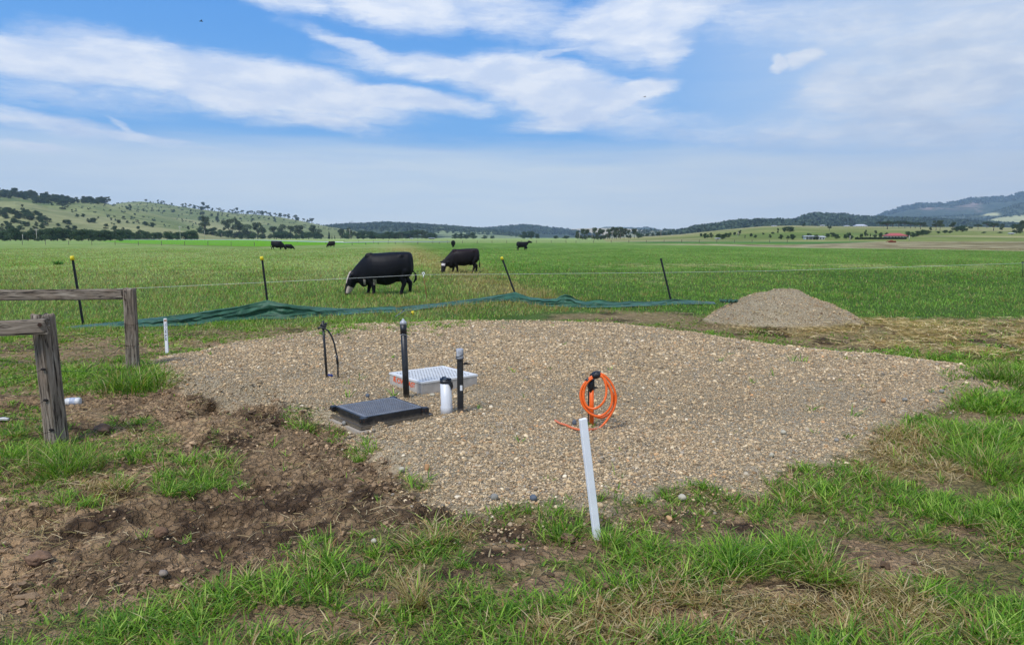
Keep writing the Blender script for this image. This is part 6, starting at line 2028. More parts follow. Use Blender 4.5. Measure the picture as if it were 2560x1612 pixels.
m = MB(); m.tube([(top.x + math.cos(a) * .032, 0, top.z + math.sin(a) * .032) for a in np.linspace(-1.6, 4.0, 14)], 0.013, 8); m.tube([(top.x, 0, top.z - .12), (top.x, 0, top.z - .03)], 0.014, 8)
m.build('insulator', M_TAPE, po)
r0 = Gn(2557, 694); q0 = px3(2557, 656, r0.y)
rp = MB().tube([r0 - pg, q0 - pg], 0.012, 8).build('post', M_PICKET, ef)
mm = MB(); mm.box((q0 - pg), (.08, .05, .06), bev=.01); mm.build('clip', M_PICKET, rp)

# ------------------------------------------------------------------ things on the gravel
M_BLACKP = mat('black_plastic', (0.012, 0.013, 0.015), 0.42, var=0.3, vscale=14, bump=0.15, bscale=30)
M_BLACKT = mat('black_tape', (0.010, 0.010, 0.012), 0.35, bump=0.5, bscale=60)
M_GREYT = mat('clear_tape', (0.42, 0.43, 0.45), 0.25, var=0.35, vscale=50, bump=0.4, bscale=60)
M_PVC = mat('white_pvc', (0.66, 0.67, 0.68), 0.4, var=0.06, vscale=8, bump=0.05)
M_ORANGE = mat('orange_conduit', (0.86, 0.14, 0.012), 0.38, var=0.06, vscale=10)
M_CONC = mat('pale_concrete', lin(184, 176, 164), 0.9, var=0.22, vscale=10, bump=0.25, bscale=60)
M_GRATE = mat('pale_grate', lin(224, 224, 220), 0.55, var=0.06, vscale=6)
M_DKCOVER = mat('dark_cover', lin(116, 117, 120), 0.45, var=0.2, vscale=9, bump=0.1)
M_LOGO = mat('orange_lettering', (0.80, 0.11, 0.02), 0.6)
M_INK = mat('marker_ink', (0.03, 0.03, 0.05), 0.7)


for m_ in (M_BLACKP, M_PVC, M_CONC, M_ORANGE):
    dirty(m_, .06, .5, .08)
for m_ in (M_GRATE, M_DKCOVER):
    dirty(m_, .0001, 0, .2)


def leaning(base, top_px, up=None):
    b = Gn(*base); b.z = gz(b.x, b.y)
    t = px3(*top_px, b.y)
    return b, t


def seg(b, t, k):
    return (t - b) * k


# tall black pipe with a clear taped tip
b, t = leaning((1016, 991), (1007.5, 796))
e = empty('black_pipe', b, 'tall upright black pipe with a clear pointed taped tip, left of the pale pit', 'pipe')
d = t - b
MB().tube([d * -0.1, d * 0.3, d * 0.93], 0.033, 20).build('pipe_body', M_BLACKP, e)
MB().tube([d * 0.925, d * 0.95, d * 0.958, d * 0.975, d * 1.0], [0.036, 0.036, 0.033, 0.018, 0.003], 16).build('taped_tip', M_GREYT, e)
MB().tube([d * 0.80, d * 0.925], 0.0345, 20).build('tape_wrap', M_BLACKT, e)
MB().tube([d * .80 + Vector((math.cos(a) * .037, math.sin(a) * .037, .004 * math.sin(3 * a))) for a in np.linspace(-2.9, -0.6, 10)], 0.003, 5).build('loose_tape', M_GREYT, e)

# riser with bent hose
b, t = leaning((817, 944), (807, 802))
e = empty('hose_riser', b, 'thin black stake with a bent black hose arching down to the gravel on its right', 'riser')
d = t - b
MB().tube([d * -.1, d * .4, d], 0.015, 12).build('stake', M_BLACKP, e)
hz = [(795, 821), (802, 819), (810, 820), (820, 826), (829, 840), (836, 860), (841, 885), (844.5, 910), (845, 938), (845.5, 948)]
H_ = [px3(a, c_, b.y - 0.03) - b for a, c_ in hz]
ho = MB().tube(H_, [0.014, 0.012] + [0.0105] * 8, 10).build('hose', M_BLACKP, e)
MB().tube([H_[6] * .9 + H_[7] * .1, H_[7]], 0.015, 10).build('hose_joiner', M_BLACKP, ho)
m = MB(); m.box(px3(808, 815, b.y) - b, (.07, .045, .03), Euler((0, .4, 0)), bev=.006).box(px3(813, 812, b.y) - b, (.03, .03, .05), Euler((0, .6, 0)), bev=.005); m.build('clamp', M_BLACKT, e)
o = MB().box((0, 0, 0.01), (.09, .05, .03), Euler((.1, .1, .3)), bev=.008).build('plastic_offcut', mat('blue_plastic', lin(52, 66, 130), 0.5), None, Gn(823, 941) + Vector((0, 0, 0)))
set_props(o, 'small blue plastic bit at the foot of the thin black stake', 'plastic bit')

# square black pipe with grey taped top and white label
b, t = leaning((1152, 1030), (1149, 869))
e = empty('black_pipe', b, 'black square-looking pipe with silver taped top and a white label, right of the white pipe', 'pipe')
d = t - b
MB().box(d * .40, (.058, .05, d.length * .90), bev=.008).build('pipe_body', M_BLACKP, e)
m = MB(); m.tube([d * .82, d * .86, d * .93, d * .975, d * .985], [.034, .036, .033, .036, .030], 16); m.build('taped_top', M_GREYT, e)
for k in range(3):
    MB().tube([d * (.85 + .04 * k) + Vector((math.cos(a) * .0365, math.sin(a) * .0365, .016 * math.sin(a + k))) for a in np.linspace(-3.1, 0.1, 12)], 0.0035, 5).build('tape_crease', M_BLACKT, bpy.data.objects[e.children[-1].name] if False else e) if k < 2 else None
MB().add([(.03, -.02, d.z * .77), (.055, -.03, d.z * .785), (.105, -.03, d.z * .755), (.03, -.02, d.z * .745), (.03, -.012, d.z * .77), (.055, -.022, d.z * .785), (.105, -.024, d.z * .755), (.03, -.012, d.z * .745)],
         [(0, 3, 2, 1), (4, 5, 6, 7), (0, 1, 5, 4), (1, 2, 6, 5), (2, 3, 7, 6), (3, 0, 4, 7)]).build('tape_flap', M_BLACKT, e)
MB().box((d.x * .39 + .010, -.027, d.z * .39), (.022, .003, .050)).build('label', M_WHITE, e)

# short white pipe with black plastic over its mouth
b, t = leaning((1117, 1029), (1114, 948))
e = empty('white_pipe', b, 'short thick white pipe with ragged black plastic taped over its mouth', 'pipe')
d = t - b
m = MB(); m.tube([d * -.2, d * .18, d * .2, d * .23, d * .97], [.059, .059, .058, .054, .053], 28); m.build('pipe_body', M_PVC, e)
m = MB(); m.tube([d * .90, d * .93, d * 1.0], [.0565, .0560, .0555], 28)
m.add([(.02, -.052, d.z * .93), (.06, -.035, d.z * .95), (.066, -.02, d.z * .80), (.052, -.045, d.z * .70), (.044, -.05, d.z * .80), (.03, -.056, d.z * .86)], [(0, 1, 2, 3, 4, 5), (5, 4, 3, 2, 1, 0)])
rj = random.Random(4)
n_ = 22
vs = [(0, 0, d.z * 1.06)] + [(math.cos(2 * math.pi * i / n_) * .056, math.sin(2 * math.pi * i / n_) * .056, d.z * (1.0 + rj.uniform(-.01, .07))) for i in range(n_)]
m.add([Vector(v) + Vector((d.x, 0, 0)) for v in vs], [(0, 1 + i, 1 + (i + 1) % n_) for i in range(n_)])
m.build('plastic_cover', M_BLACKT, e)


# rectangle helper: front corner, left corner, right corner as ground points
def solve_frame(top, foot, zg):
    """rectangle standing on the ground whose top corners (front, left, right, back) show at given pixels"""
    fx, fy = [float(v) for v in flat(*foot, zg)]
    # height of the front corner above the ground
    d = ray(*top[0]); zt = CAMH + d[2] / d[1] * fy
    best = None
    for th in np.linspace(R(2), R(88), 700):
        def hit(px, ang):
            # along the edge from F with bearing ang until the column of px
            q = ray(px, top[1][1]); u = q[0] / q[1]
            cx, cy = math.cos(ang), math.sin(ang)
            den = cx - u * cy
            return (u * fy - fx) / den if abs(den) > 1e-6 else -1
        lu = hit(top[2][0], th); lv = hit(top[1][0], th + math.pi / 2)
        if lu <= 0 or lv <= 0 or lu > 4 or lv > 4: continue
        U = (math.cos(th) * lu, math.sin(th) * lu); V_ = (-math.sin(th) * lv, math.cos(th) * lv)
        err = 0
        for (qx, qy), (ox, oy) in zip(top[1:], ((V_[0], V_[1]), (U[0], U[1]), (U[0] + V_[0], U[1] + V_[1]))):
            ax, ay = pix(np.array(fx + ox), np.array(fy + oy), zt)
            err += (float(ay) - qy) ** 2 + 0.5 * (float(ax) - qx) ** 2
        if best is None or err < best[0]: best = (err, th, lu, lv)
    print('frame', best, zt)
    return Vector((fx, fy, 0)), best[1], best[2], best[3], zt


def frame_of(Fp, Lp, Rp):
    F_, L_, R_ = [Vector((p.x, p.y, 0)) for p in (Fp, Lp, Rp)]
    a = (L_ - F_); b_ = (R_ - F_)
    # nearest rectangle: keep mean bearing
    an_a = math.atan2(a.y, a.x); an_b = math.atan2(b_.y, b_.x)
    mid = (an_a + an_b) / 2
    an_b2 = mid - math.pi / 4; an_a2 = mid + math.pi / 4
    return F_, an_b2, b_.length, a.length


def local_box(mb, u0, u1, v0, v1, z0, z1):
    mb.box(((u0 + u1) / 2, (v0 + v1) / 2, (z0 + z1) / 2), (u1 - u0, v1 - v0, z1 - z0))


def text_mesh(s, size, bold=0.0, extrude=0.001):
    cu = bpy.data.curves.new('t', 'FONT'); cu.body = s; cu.size = size; cu.extrude = extrude; cu.offset = bold
    o = bpy.data.objects.new('t', cu); COL.objects.link(o)
    dg = bpy.context.evaluated_depsgraph_get(); dg.update()
    me = bpy.data.meshes.new_from_object(o.evaluated_get(dg))
    bpy.data.objects.remove(o)
    return me


# pale concrete pit with a white grate
Zp = base_h(np.array([0.0]), np.array([8.3]))[0]
F_, an, LU, LV, top_z = solve_frame([(1055, 955), (974, 932), (1193, 938), (1105, 918)], (1055.5, 985), 0.075)
e = empty('grated_pit', (F_.x, F_.y, 0.05), 'pale concrete pit box with a white slotted grate and orange lettering on its side', 'drainage pit', None, an)
m = MB(); hz_ = top_z - 0.05; w_ = 0.045
local_box(m, 0, LU, 0, w_, -.12, hz_ - .02); local_box(m, 0, LU, LV - w_, LV, -.12, hz_ - .02)
local_box(m, 0, w_, w_ + .0005, LV - w_ - .0005, -.12, hz_ - .02); local_box(m, LU - w_, LU, w_ + .0005, LV - w_ - .0005, -.12, hz_ - .02)
m.build('concrete_wall', M_CONC, e)
m = MB(); q = .006
local_box(m, -q, LU + q, -q, w_ - .004, hz_ - .0195, hz_); local_box(m, -q, LU + q, LV - w_ + .004, LV + q, hz_ - .0195, hz_)
local_box(m, -q, w_ - .004, w_ - .0035, LV - w_ + .0035, hz_ - .0195, hz_ - .0005); local_box(m, LU - w_ + .004, LU + q, w_ - .0035, LV - w_ + .0035, hz_ - .0195, hz_ - .0005)
m.build('rim', M_GRATE, e)
m = MB(); nu, nv_ = 17, 9
u0, u1, v0, v1 = w_, LU - w_, w_, LV - w_
for i in range(nu + 1):
    c_ = u0 + (u1 - u0) * i / nu; local_box(m, c_ - .0075, c_ + .0075, v0, v1, hz_ - .0075, hz_ - .004)
for j in range(nv_ + 1):
    c_ = v0 + (v1 - v0) * j / nv_; local_box(m, u0, u1, c_ - .011, c_ + .011, hz_ - .0070, hz_ - .0025)
m.build('grate', M_GRATE, e)
m = MB(); local_box(m, w_ - .003, LU - w_ + .003, w_ - .003, LV - w_ + .003, -.1, hz_ - .0078); m.build('slot_shade_block', M_DARKO, e)  # dark block right under the bars paints the shade seen in the slots
# lettering on the left-hand side face (plane u = 0, reading from the far corner to the near one)
def side_text(s, v_from, v_to, zc, hh, name, parent, material):
    me = text_mesh(s, 1.0, 0.018)
    xs = [v.co.x for v in me.vertices]; ys = [v.co.y for v in me.vertices]
    x0, x1, y0, y1 = min(xs), max(xs), min(ys), max(ys)
    for v in me.vertices:
        tx = (v.co.x - x0) / (x1 - x0); ty = (v.co.y - y0) / (y1 - y0)
        v.co = Vector((-.002 - (0.0012 if v.co.z > 0 else 0), v_from + (v_to - v_from) * tx, zc + (ty - .5) * hh))
    me.materials.clear(); me.materials.append(material)
    o = bpy.data.objects.new(name, me); COL.objects.link(o); o.parent = parent
    return o


side_text('CIVILCAST', LV * .755, LV * .20, hz_ * .60, hz_ * .36, 'lettering', e, M_LOGO)
m = MB()
def poly_side(pts):
    vs = [(-.0025, LV * v, hz_ * (z * .75 + .20)) for v, z in pts] + [(-.0005, LV * v, hz_ * (z * .75 + .20)) for v, z in pts]
    k = len(pts); m.add(vs, [tuple(range(k)), tuple(reversed(range(k, 2 * k)))] + [(i, (i + 1) % k, (i + 1) % k + k, i + k) for i in range(k)])
poly_side([(.855, .30), (.875, .36), (.865, .84), (.838, .92), (.832, .60)]); poly_side([(.838, .92), (.865, .84), (.80, .70), (.795, .80)])
poly_side([(.828, .30), (.832, .58), (.815, .66), (.806, .60), (.812, .36)]); poly_side([(.80, .22), (.806, .44), (.79, .42), (.784, .28)])
m.build('emblem', M_LOGO, e)

# black pit with lid raised on frame
F_, an, LU, LV, zt_ = solve_frame([(906, 1047), (824, 1016), (1073, 1025), (980, 997)], (905, 1069), 0.072)
e = empty('black_pit_cover', (F_.x, F_.y, 0.06), 'low black square pit cover with a fine grey grid lid and bolted corners', 'pit cover', None, an)
H2 = zt_ - .06; s0 = 0.03
m = MB(); local_box(m, s0, LU - s0, s0, s0 + .02, -.02, H2); local_box(m, s0, LU - s0, LV - s0 - .02, LV - s0, -.02, H2)
local_box(m, s0, s0 + .02, s0 + .0205, LV - s0 - .0205, -.02, H2); local_box(m, LU - s0 - .02, LU - s0, s0 + .0205, LV - s0 - .0205, -.02, H2)
m.build('skirt', M_BLACKP, e)
m = MB()
local_box(m, -.025, LU + .025, -.025, .0, 0.0, .028); local_box(m, -.025, 0, .0005, LV + .025, 0.0, .028); local_box(m, LU, LU + .025, .0005, LV + .025, 0.0, .028); local_box(m, 0.0005, LU - .0005, LV, LV + .025, 0, .027)
local_box(m, .0005, LU - .0005, .0005, s0 - .0005, -.01, .012); local_box(m, .0005, s0 - .0005, s0, LV - .0005, -.01, .012)
m.build('flange', M_BLACKP, e)
for cu_, cv in ((s0, s0), (LU - s0, s0), (s0, LV - s0), (LU - s0, LV - s0)):
    MB().box((cu_, cv, H2 * .5), (.062, .062, H2 * 1.03), bev=.006).build('corner_bracket', M_BLACKP, e)
m = MB()
for cu_, cv in ((s0, s0), (LU - s0, s0), (s0, LV - s0)):
    for zz in (.25, .7):
        m.tube([(cu_ - .012, cv - .030, H2 * zz), (cu_ - .012, cv - .038, H2 * zz)], .007, 8); m.tube([(cu_ - .030, cv - .012, H2 * zz), (cu_ - .038, cv - .012, H2 * zz)], .007, 8)
m.build('bolts', M_IRON, e)
m = MB(); a0 = s0 + .021
local_box(m, a0, LU - a0, a0, LV - a0, H2 - .03, H2 - .003)
lid = m.build('lid', M_BLACKP, e)  # black plastic whose colour also gives the grid holes their shade
m = MB(); u0, u1, v0, v1 = a0 + .035, LU - a0 - .02, a0 + .03, LV - a0 - .03
nu, nv_ = 26, 15
for i in range(nu + 1):
    c_ = u0 + (u1 - u0) * i / nu; local_box(m, c_ - .0045, c_ + .0045, v0, v1, H2 - .0028, H2 + .001)
for j in range(nv_ + 1):
    c_ = v0 + (v1 - v0) * j / nv_; local_box(m, u0, u1, c_ - .006, c_ + .006, H2 - .0026, H2 + .0018)
local_box(m, a0, u0 - .001, a0, LV - a0, H2 - .0026, H2 + .0015); local_box(m, u1 + .001, LU - a0, a0, LV - a0, H2 - .0026, H2 + .0015)
local_box(m, u0 - .0005, u1 + .0005, a0, v0 - .001, H2 - .0026, H2 + .0014); local_box(m, u0 - .0005, u1 + .0005, v1 + .001, LV - a0, H2 - .0026, H2 + .0014)
m.build('tread_grid', M_DKCOVER, lid)
m = MB(); local_box(m, -.05, LU + .06, -.05, LV + .04, -.10, -.0105); m.build('concrete_base', M_CONC, e)

# orange conduit with hanging coil of orange hose
b, t = leaning((1479, 1066), (1479, 962))
Y0 = b.y
e = empty('conduit_stub', b, 'upright orange conduit with a black taped head, standing behind the white stake', 'conduit')
d = t - b
MB().tube([d * -.1, d * 1.05], .0205, 18).build('conduit', M_ORANGE, e)
MB().box(Vector((-.029, .015, d.z * .55)), (.010, .012, d.z * 1.1)).build('backing_strip', M_BLACKP, e)
m = MB()
Pm = lambda a, c_, dy=0.0: px3(a, c_, Y0 + dy) - b
m.tube([Pm(1478, 978), Pm(1477, 966), Pm(1479, 955), Pm(1480, 947)], [.022, .034, .028, .022], 9)
m.add([Pm(1484, 966, -.03), Pm(1496, 968, -.03), Pm(1497, 970, -.03), Pm(1485, 973, -.03)], [(0, 1, 2, 3), (3, 2, 1, 0)])
m.add([Pm(1473, 944, -.02), Pm(1475, 934, .0), Pm(1480, 936, .0), Pm(1479, 948, -.02)], [(0, 1, 2, 3), (3, 2, 1, 0)])
rr = random.Random(2)
m.v = [tuple(Vector(v) + Vector((rr.uniform(-.005, .005), rr.uniform(-.005, .005), rr.uniform(-.006, .006)))) for v in m.v]
m.build('taped_head', M_BLACKT, e)
m = MB(); V2, F2 = icosphere(2)
c0 = Pm(1490.5, 937, -.03)
m.add([c0 + Vector((v[0] * .046 * (1 + .12 * math.sin(5 * v[1])), v[1] * .040, v[2] * .037 + v[0] * .006)) for v in V2], [tuple(int(i) for i in f) for f in F2])
c1 = Pm(1468, 950, -.03)
m.add([c1 + Vector((v[0] * .020 + v[2] * .012, v[1] * .022, v[2] * .024)) for v in V2], [tuple(int(i) for i in f) for f in F2])
m.build('black_wrap', M_BLACKT, e)
zc = gz(b.x, Y0) + 0.012
def gp(a, c_):
    p = Gn(a, c_); p.z = gz(p.x, p.y) + .019; return p
out1 = [(1387.5, 1053), (1400, 1061), (1414, 1067), (1430, 1074), (1448, 1080), (1462, 1082), (1476, 1079)]
pa = [gp(a, c_ + 2) for a, c_ in out1]
l1 = [(1495, 1071), (1510, 1059), (1523, 1042), (1534, 1023), (1540, 1001), (1538.5, 983), (1533, 966), (1523, 950), (1510, 938), (1500, 934), (1488, 936), (1474, 945), (1463, 956), (1454, 971), (1451, 990), (1456, 1010), (1466, 1025), (1478, 1035), (1495, 1040),
      (1512, 1034), (1524, 1021), (1530, 1005), (1530, 988), (1526, 970), (1518, 956), (1508, 944), (1496, 938), (1484, 941), (1471, 950), (1463, 966), (1459, 985), (1461, 1003), (1467, 1015), (1475, 1020), (1486, 1021), (1498, 1016), (1509, 1004), (1515, 988), (1516, 970), (1512, 953), (1505, 940), (1496, 936)]
dep = np.interp(range(len(l1)), [0, 4, 10, 20, 28, 36, 41], [-.10, -.06, -.03, -.09, -.03, -.11, -.03])
pb = [px3(a, c_, Y0 + float(q)) for (a, c_), q in zip(l1, dep)]
def catmull(P, n=5):
    out = []
    for i in range(len(P) - 1):
        p0, p1, p2, p3 = P[max(i - 1, 0)], P[i], P[i + 1], P[min(i + 2, len(P) - 1)]
        for k in range(n):
            t_ = k / n
            out.append(0.5 * ((2 * p1) + (p2 - p0) * t_ + (2 * p0 - 5 * p1 + 4 * p2 - p3) * t_ ** 2 + (3 * p1 - p0 - 3 * p2 + p3) * t_ ** 3))
    out.append(P[-1]); return out
pa[-1].y = (pa[-1].y)
hose = MB().tube([p - b for p in catmull(pa + pb)], .0102, 12)
l2 = [(1498, 937), (1506, 944), (1517, 958), (1526, 973), (1534, 990), (1536, 1008), (1530, 1026), (1518, 1038), (1502, 1044), (1488, 1040), (1476, 1031), (1464, 1018), (1457, 1000), (1456, 984), (1461, 968), (1470, 954), (1482, 944)]
hose.tube([px3(a, c_, Y0 + .0 - .015 * math.sin(i)) - b for i, (a, c_) in enumerate(l2)] if False else [p - b for p in catmull([px3(a, c_, Y0 - .045) for a, c_ in l2])], .0102, 12)
co = hose.build('hose_coil', M_ORANGE, None, b)
set_props(co, 'bright orange hose coiled over the conduit head with its loose end on the gravel', 'hose')

# white stake in front
b, t = leaning((1493, 1345), (1457, 1046))
e_w = 0.046
d = t - b
m = MB()
z = d.normalized(); x = Vector((1, 0, 0)); x = (Euler((0, 0, R(24))).to_matrix() @ x); x = (x - z * x.dot(z)).normalized(); y = z.cross(x)
M3 = Matrix((x, y, z)).transposed()
o = MB().box((0, 0, d.length / 2 - .05), (.044, .026, d.length + .1), bev=.0025).build('stake', None, None, b)
o.rotation_mode = 'QUATERNION'; o.rotation_quaternion = M3.to_quaternion()
mw = bpy.data.materials.new('chipped_white_paint'); mw.use_nodes = True
n = NT(mw.node_tree); tco = n.new('ShaderNodeTexCoord').outputs['Object']
f = n.noise(n.mapping(tco, sc=(1, 1, .12)), 55, 5, .7, .5); f2 = n.noise(tco, 8, 4, .6)
c = n.mix(n.rng(f2, .35, .7), (.88, .89, .91), (.78, .78, .79)); c = n.mix(n.rng(f, .27, .31, 1, 0), c, lin(120, 92, 70))
p = n.new('ShaderNodeBsdfPrincipled'); n.put(p.inputs['Base Color'], c); p.inputs['Roughness'].default_value = .6
n.l.new(n.bump(f, .25, .004), p.inputs['Normal']); oo = n.new('ShaderNodeOutputMaterial'); n.l.new(p.outputs[0], oo.inputs[0])
o.data.materials.append(mw)
set_props(o, 'tall leaning white painted stake in the grass in front of the orange coil', 'stake')

# small white stake with writing
b, t = leaning((417, 884), (414, 796))
e = empty('marked_stake', b, 'small upright white peg with handwriting, right of the farther timber post', 'stake')
d = t - b
MB().box(d * .45, (.045, .022, d.length * 1.1), bev=.002).build('peg', mw, e)
me = text_mesh('TO CAR SLAB', 1.0, 0.006)
xs = [v.co.x for v in me.vertices]; ys = [v.co.y for v in me.vertices]
for v in me.vertices:
    tx = (v.co.x - min(xs)) / (max(xs) - min(xs)); ty = (v.co.y - min(ys)) / (max(ys) - min(ys))
    v.co = Vector(((ty - .5) * .026 + d.x * (.9 - .5 * tx), -.0125 - (0.0006 if v.co.z > 0 else 0), d.z * (.88 - .50 * tx)))
me.materials.clear(); me.materials.append(M_INK)
o = bpy.data.objects.new('handwriting', me); COL.objects.link(o); o.parent = e
MB().box(d * .945 + Vector((0, -.0118, 0)), (.040, .002, .035)).build('bare_timber', mat('bare_timber', lin(176, 146, 122), .9, var=.3, vscale=60), e)

# loose things in the grass
p = gp(1032, 789)
e = empty('yellow_cap', p, 'yellow plastic cap lying in the grass in front of the cloth', 'cap')
MB().tube([(0, 0, .0), (0, 0, .07), (0, .0, .085)], [.034, .034, .026], 14).build('cap_shell', M_YELLOW, e)
MB().tube([(-.03, -.028, .02), (-.02, -.036, .045)], .010, 8).build('cap_mouth', M_DARKO, e)
a_, b_ = gp(989, 795), gp(1012, 784)
b_.z += .05; a_.z += .02
o = MB().tube([a_ - a_, b_ - a_], .008, 6).build('metal_rod', M_STEEL, None, a_)
set_props(o, 'thin grey rod lying in the grass just left of the yellow cap', 'rod')

p = gp(172, 1006)
e = empty('plastic_bottle', p + Vector((0, 0, .035)), 'dirty white plastic bottle lying on the soil right of the nearer timber post', 'bottle', None, R(8))
MB().tube([(-.085, 0, 0), (-.06, 0, 0), (-.02, 0, .0), (.03, 0, 0), (.10, 0, 0), (.115, 0, 0), (.12, 0, 0)], [.016, .020, .042, .046, .046, .042, .030], 16).build('bottle_body', mat('milky_plastic', (.62, .62, .60), .35, var=.15, vscale=12), e)
MB().tube([(-.108, 0, 0), (-.083, 0, 0)], .021, 14).build('lid', mat('orange_lid', (.75, .22, .06), .5), e)
MB().tube([(.02, 0, 0), (.075, 0, 0)], .0468, 16, cap=False).build('paper_label', mat('faded_label', lin(176, 184, 196), .6, var=.3, vscale=40, dark=lin(120, 130, 150)), e)
p = gp(8, 1050)
o = MB().box((0, 0, .02), (.11, .03, .03), Euler((0, .06, .1)), bev=.006).build('plastic_strip', M_PVC, None, p)
set_props(o, 'white plastic strip in the grass at the left edge under the wires', 'plastic strip')

# stones and clods one can pick out
M_STN = mat('stone', lin(142, 139, 130), .85, var=.3, vscale=30, bump=.3, bscale=60)
M_STB = mat('blue_stone', lin(92, 100, 110), .8, var=.3, vscale=30, bump=.2)
M_STO = mat('orange_stone', lin(186, 142, 98), .9, var=.3, vscale=30, bump=.2)
M_STP = mat('pale_stone', lin(186, 178, 156), .85, var=.2, vscale=30, bump=.2)
M_SOD = mat('sod', lin(128, 100, 78), 1, var=.45, vscale=20, bump=.8, bscale=40)


def stone(px, py, w, hgt, material, label, name='stone', cat='stone', seed=1, sub=2, rough=.18):
    p = gp(px, py); s = w * p.y / FOC
    V, F = icosphere(sub); rn = np.random.default_rng(seed)
    q = rn.uniform(0, 10, 3)
    k = 1 + rough * (2 * fbm(V[:, 0] * 1.6 + q[0], V[:, 1] * 1.6 + V[:, 2] * 1.3 + q[1], 3, seed) - 1) + (rough * .8 * (fbm(V[:, 0] * 5 + q[1], V[:, 1] * 5 + V[:, 2] * 4, 3, seed) - .5) if rough > .25 else 0)
    V = V * k[:, None] * np.array([s / 2, s / 2 * .75, hgt * p.y / FOC / 2 * 1.2])
    o = mesh_np(name, V, F, material, smooth=True)
    o.location = (p.x, p.y, p.z + hgt * p.y / FOC * .18)
    o.rotation_euler = (0, 0, rn.uniform(-.5, .5))
    set_props(o, label, cat)


stone(1236, 1251, 20, 16, M_STN, 'smooth pale grey river stone at the bottom of the gravel, left of the blue-grey one', seed=3)
stone(1333, 1257, 20, 14, M_STB, 'blue-grey angular stone at the lower edge of the gravel', seed=4)
stone(919, 994, 12, 9, M_STB, 'grey-blue pebble behind the black pit cover', seed=5)
stone(1081, 990, 13, 7, M_STP, 'white pebble between the pale pit and the short white pipe', seed=6)
stone(860, 1069, 12, 10, M_STN, 'grey pebble in front of the left side of the black cover', seed=7)
stone(1436, 1065, 12, 13, M_STB, 'dark stone just left of the top of the white stake', seed=8)
stone(2354, 983, 14, 9, M_STN, 'grey rounded stone on the right of the gravel by the grass', seed=9)
stone(2262, 1004, 12, 8, M_STN, 'bluish grey pebble right of the orange stone', seed=10)
stone(2208, 1005, 13, 9, M_STO, 'orange stone lying on the right half of the gravel', seed=11)
stone(1958, 1088, 14, 9, M_STP, 'pale flat stone low on the right half of the gravel', seed=12)
stone(2091, 1105, 12, 8, M_STN, 'pale blue-grey stone above the strip of brown soil', seed=13)
stone(1929, 1145, 13, 10, M_STP, 'whitish stone close above the brown soil strip', seed=14)
stone(1705, 1252, 22, 14, M_STP, 'pale buff stone at the lower right corner of the gravel by the grass', seed=15)
stone(1068, 1175, 14, 18, M_STO, 'brown rounded stone on the gravel edge beside the broken soil', seed=16)
stone(1005, 1180, 15, 12, M_STP, 'whitish stone at the gravel edge left of the brown one', seed=17)
stone(935, 1362, 16, 11, M_STP, 'pale stone where soil meets the front grass', seed=18)
stone(410, 1461, 26, 14, mat('soil_stone', lin(140, 126, 112), .9, var=.3, vscale=20, bump=.3), 'flat greyish stone half sunk in the soil near the front grass', seed=19)
stone(98, 1403, 64, 30, M_SOD, 'large dark overturned sod on the bare soil at the left', 'sod', 'clod', 20, 3, .4)
stone(255, 1080, 48, 20, M_SOD, 'brown clod right of the foot of the nearer timber post', 'sod', 'clod', 21, 3, .35)
stone(400, 1320, 34, 24, M_SOD, 'crumbly dark clod on the soil below the green tufts', 'sod', 'clod', 22, 3, .4)
stone(1420, 1352, 40, 18, M_SOD, 'brown clod at the foot of the tall white stake', 'sod', 'clod', 23, 3, .4)
stone(1515, 1476, 26, 18, M_SOD, 'round brown clod in the front grass below the white stake', 'sod', 'clod', 24, 3, .3)
stone(2213, 888, 22, 8, M_SOD, 'dark clod on the back edge of the gravel', 'sod', 'clod', 25, 2, .3)
stone(2367, 884, 22, 9, M_SOD, 'dark clod among the straw right of the other back clod', 'sod', 'clod', 26, 2, .3)


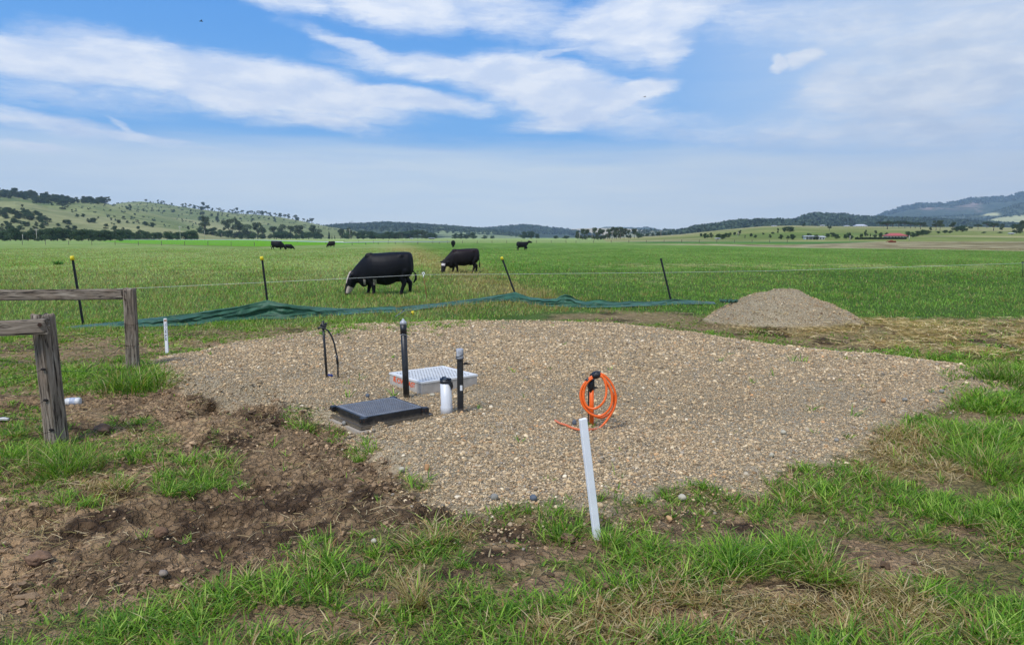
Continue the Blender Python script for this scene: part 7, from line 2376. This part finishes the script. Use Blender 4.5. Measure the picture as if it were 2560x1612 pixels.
# one leafy weed out in the field and a bleached tussock in front
def tussock(px, py, w, h, n, pal, label, name, lean=.7, cat='plant'):
    p = gp(px, py); s = w * p.y / FOC / 2; hh = h * p.y / FOC
    a0 = rng.uniform(0, 6.283, n); rr = np.sqrt(rng.uniform(0, 1, n)) * s * rng.choice([.35, .7, 1.0], n)
    P = np.stack([np.cos(a0) * rr, np.sin(a0) * rr, np.full(n, -.01)], -1)
    P[:, 2] = ground_fine(P[:, 0] + p.x, P[:, 1] + p.y) - p.z - .004
    h_ = hh * rng.uniform(.25, 1.15, n)
    o = blades(name, P, h_, rng.uniform(.004, .007, n) * max(1, p.y / 5), a0 + rng.normal(0, 1.1, n), rng.uniform(-.1, lean, n), rng.uniform(.2, .9, n), np.where(rng.uniform(0, 1, (n, 1)) < .13, pick(DP, n), pick(pal, n, .65, 1.2)), M_GRASS, 3, label, cat)
    o.location = p
    del o['kind']


tussock(145, 662, 20, 14, 90, np.array([lin(52, 112, 36), lin(70, 130, 50)]), 'dark green leafy weed alone in the left of the field', 'weed')
tussock(1035, 1510, 90, 80, 190, DP, 'bleached dry tussock in the front grass left of centre', 'grass_tussock', .8, 'tussock')
tussock(505, 1200, 130, 60, 170, GP * 1.1, 'bright green tussock in the middle of the broken soil', 'grass_tussock', 1.0, 'tussock')
tussock(440, 1228, 110, 50, 130, GP * .85, 'bluish green tussock just left below the bright one on the soil', 'grass_tussock', 1.0, 'tussock')
tussock(893, 1148, 60, 26, 90, GP * 1.1, 'small green tuft where the soil meets the gravel', 'grass_tussock', .8, 'tussock')
tussock(757, 1072, 70, 28, 90, GP * 1.1, 'small green tuft left of the black pit cover', 'grass_tussock', .8, 'tussock')
tussock(330, 975, 200, 80, 420, GP * .85, 'thick long tussock round the foot of the farther timber post', 'grass_tussock', .9, 'tussock')
tussock(170, 1180, 220, 90, 420, GP * .8, 'long dark grass round the foot of the nearer timber post', 'grass_tussock', .9, 'tussock')
tussock(2040, 1440, 150, 90, 220, GP * 1.0, 'broad-bladed tussock in front right of the bare streak', 'grass_tussock', 1.0, 'tussock')
tussock(2480, 1170, 260, 90, 520, GP * 1.05, 'large arching tussock at the right edge', 'grass_tussock', 1.0, 'tussock')
tussock(2500, 950, 150, 60, 260, GP * .75, 'dark tussock at the right edge behind the gravel', 'grass_tussock', .8, 'tussock')
tussock(1400, 1345, 170, 50, 300, GP * 1.1, 'bright grass tuft just left of the foot of the white stake', 'grass_tussock', .5, 'tussock')
tussock(1528, 1362, 90, 60, 160, GP * 1.1, 'bright grass tuft just right of the foot of the white stake', 'grass_tussock', .6, 'tussock')
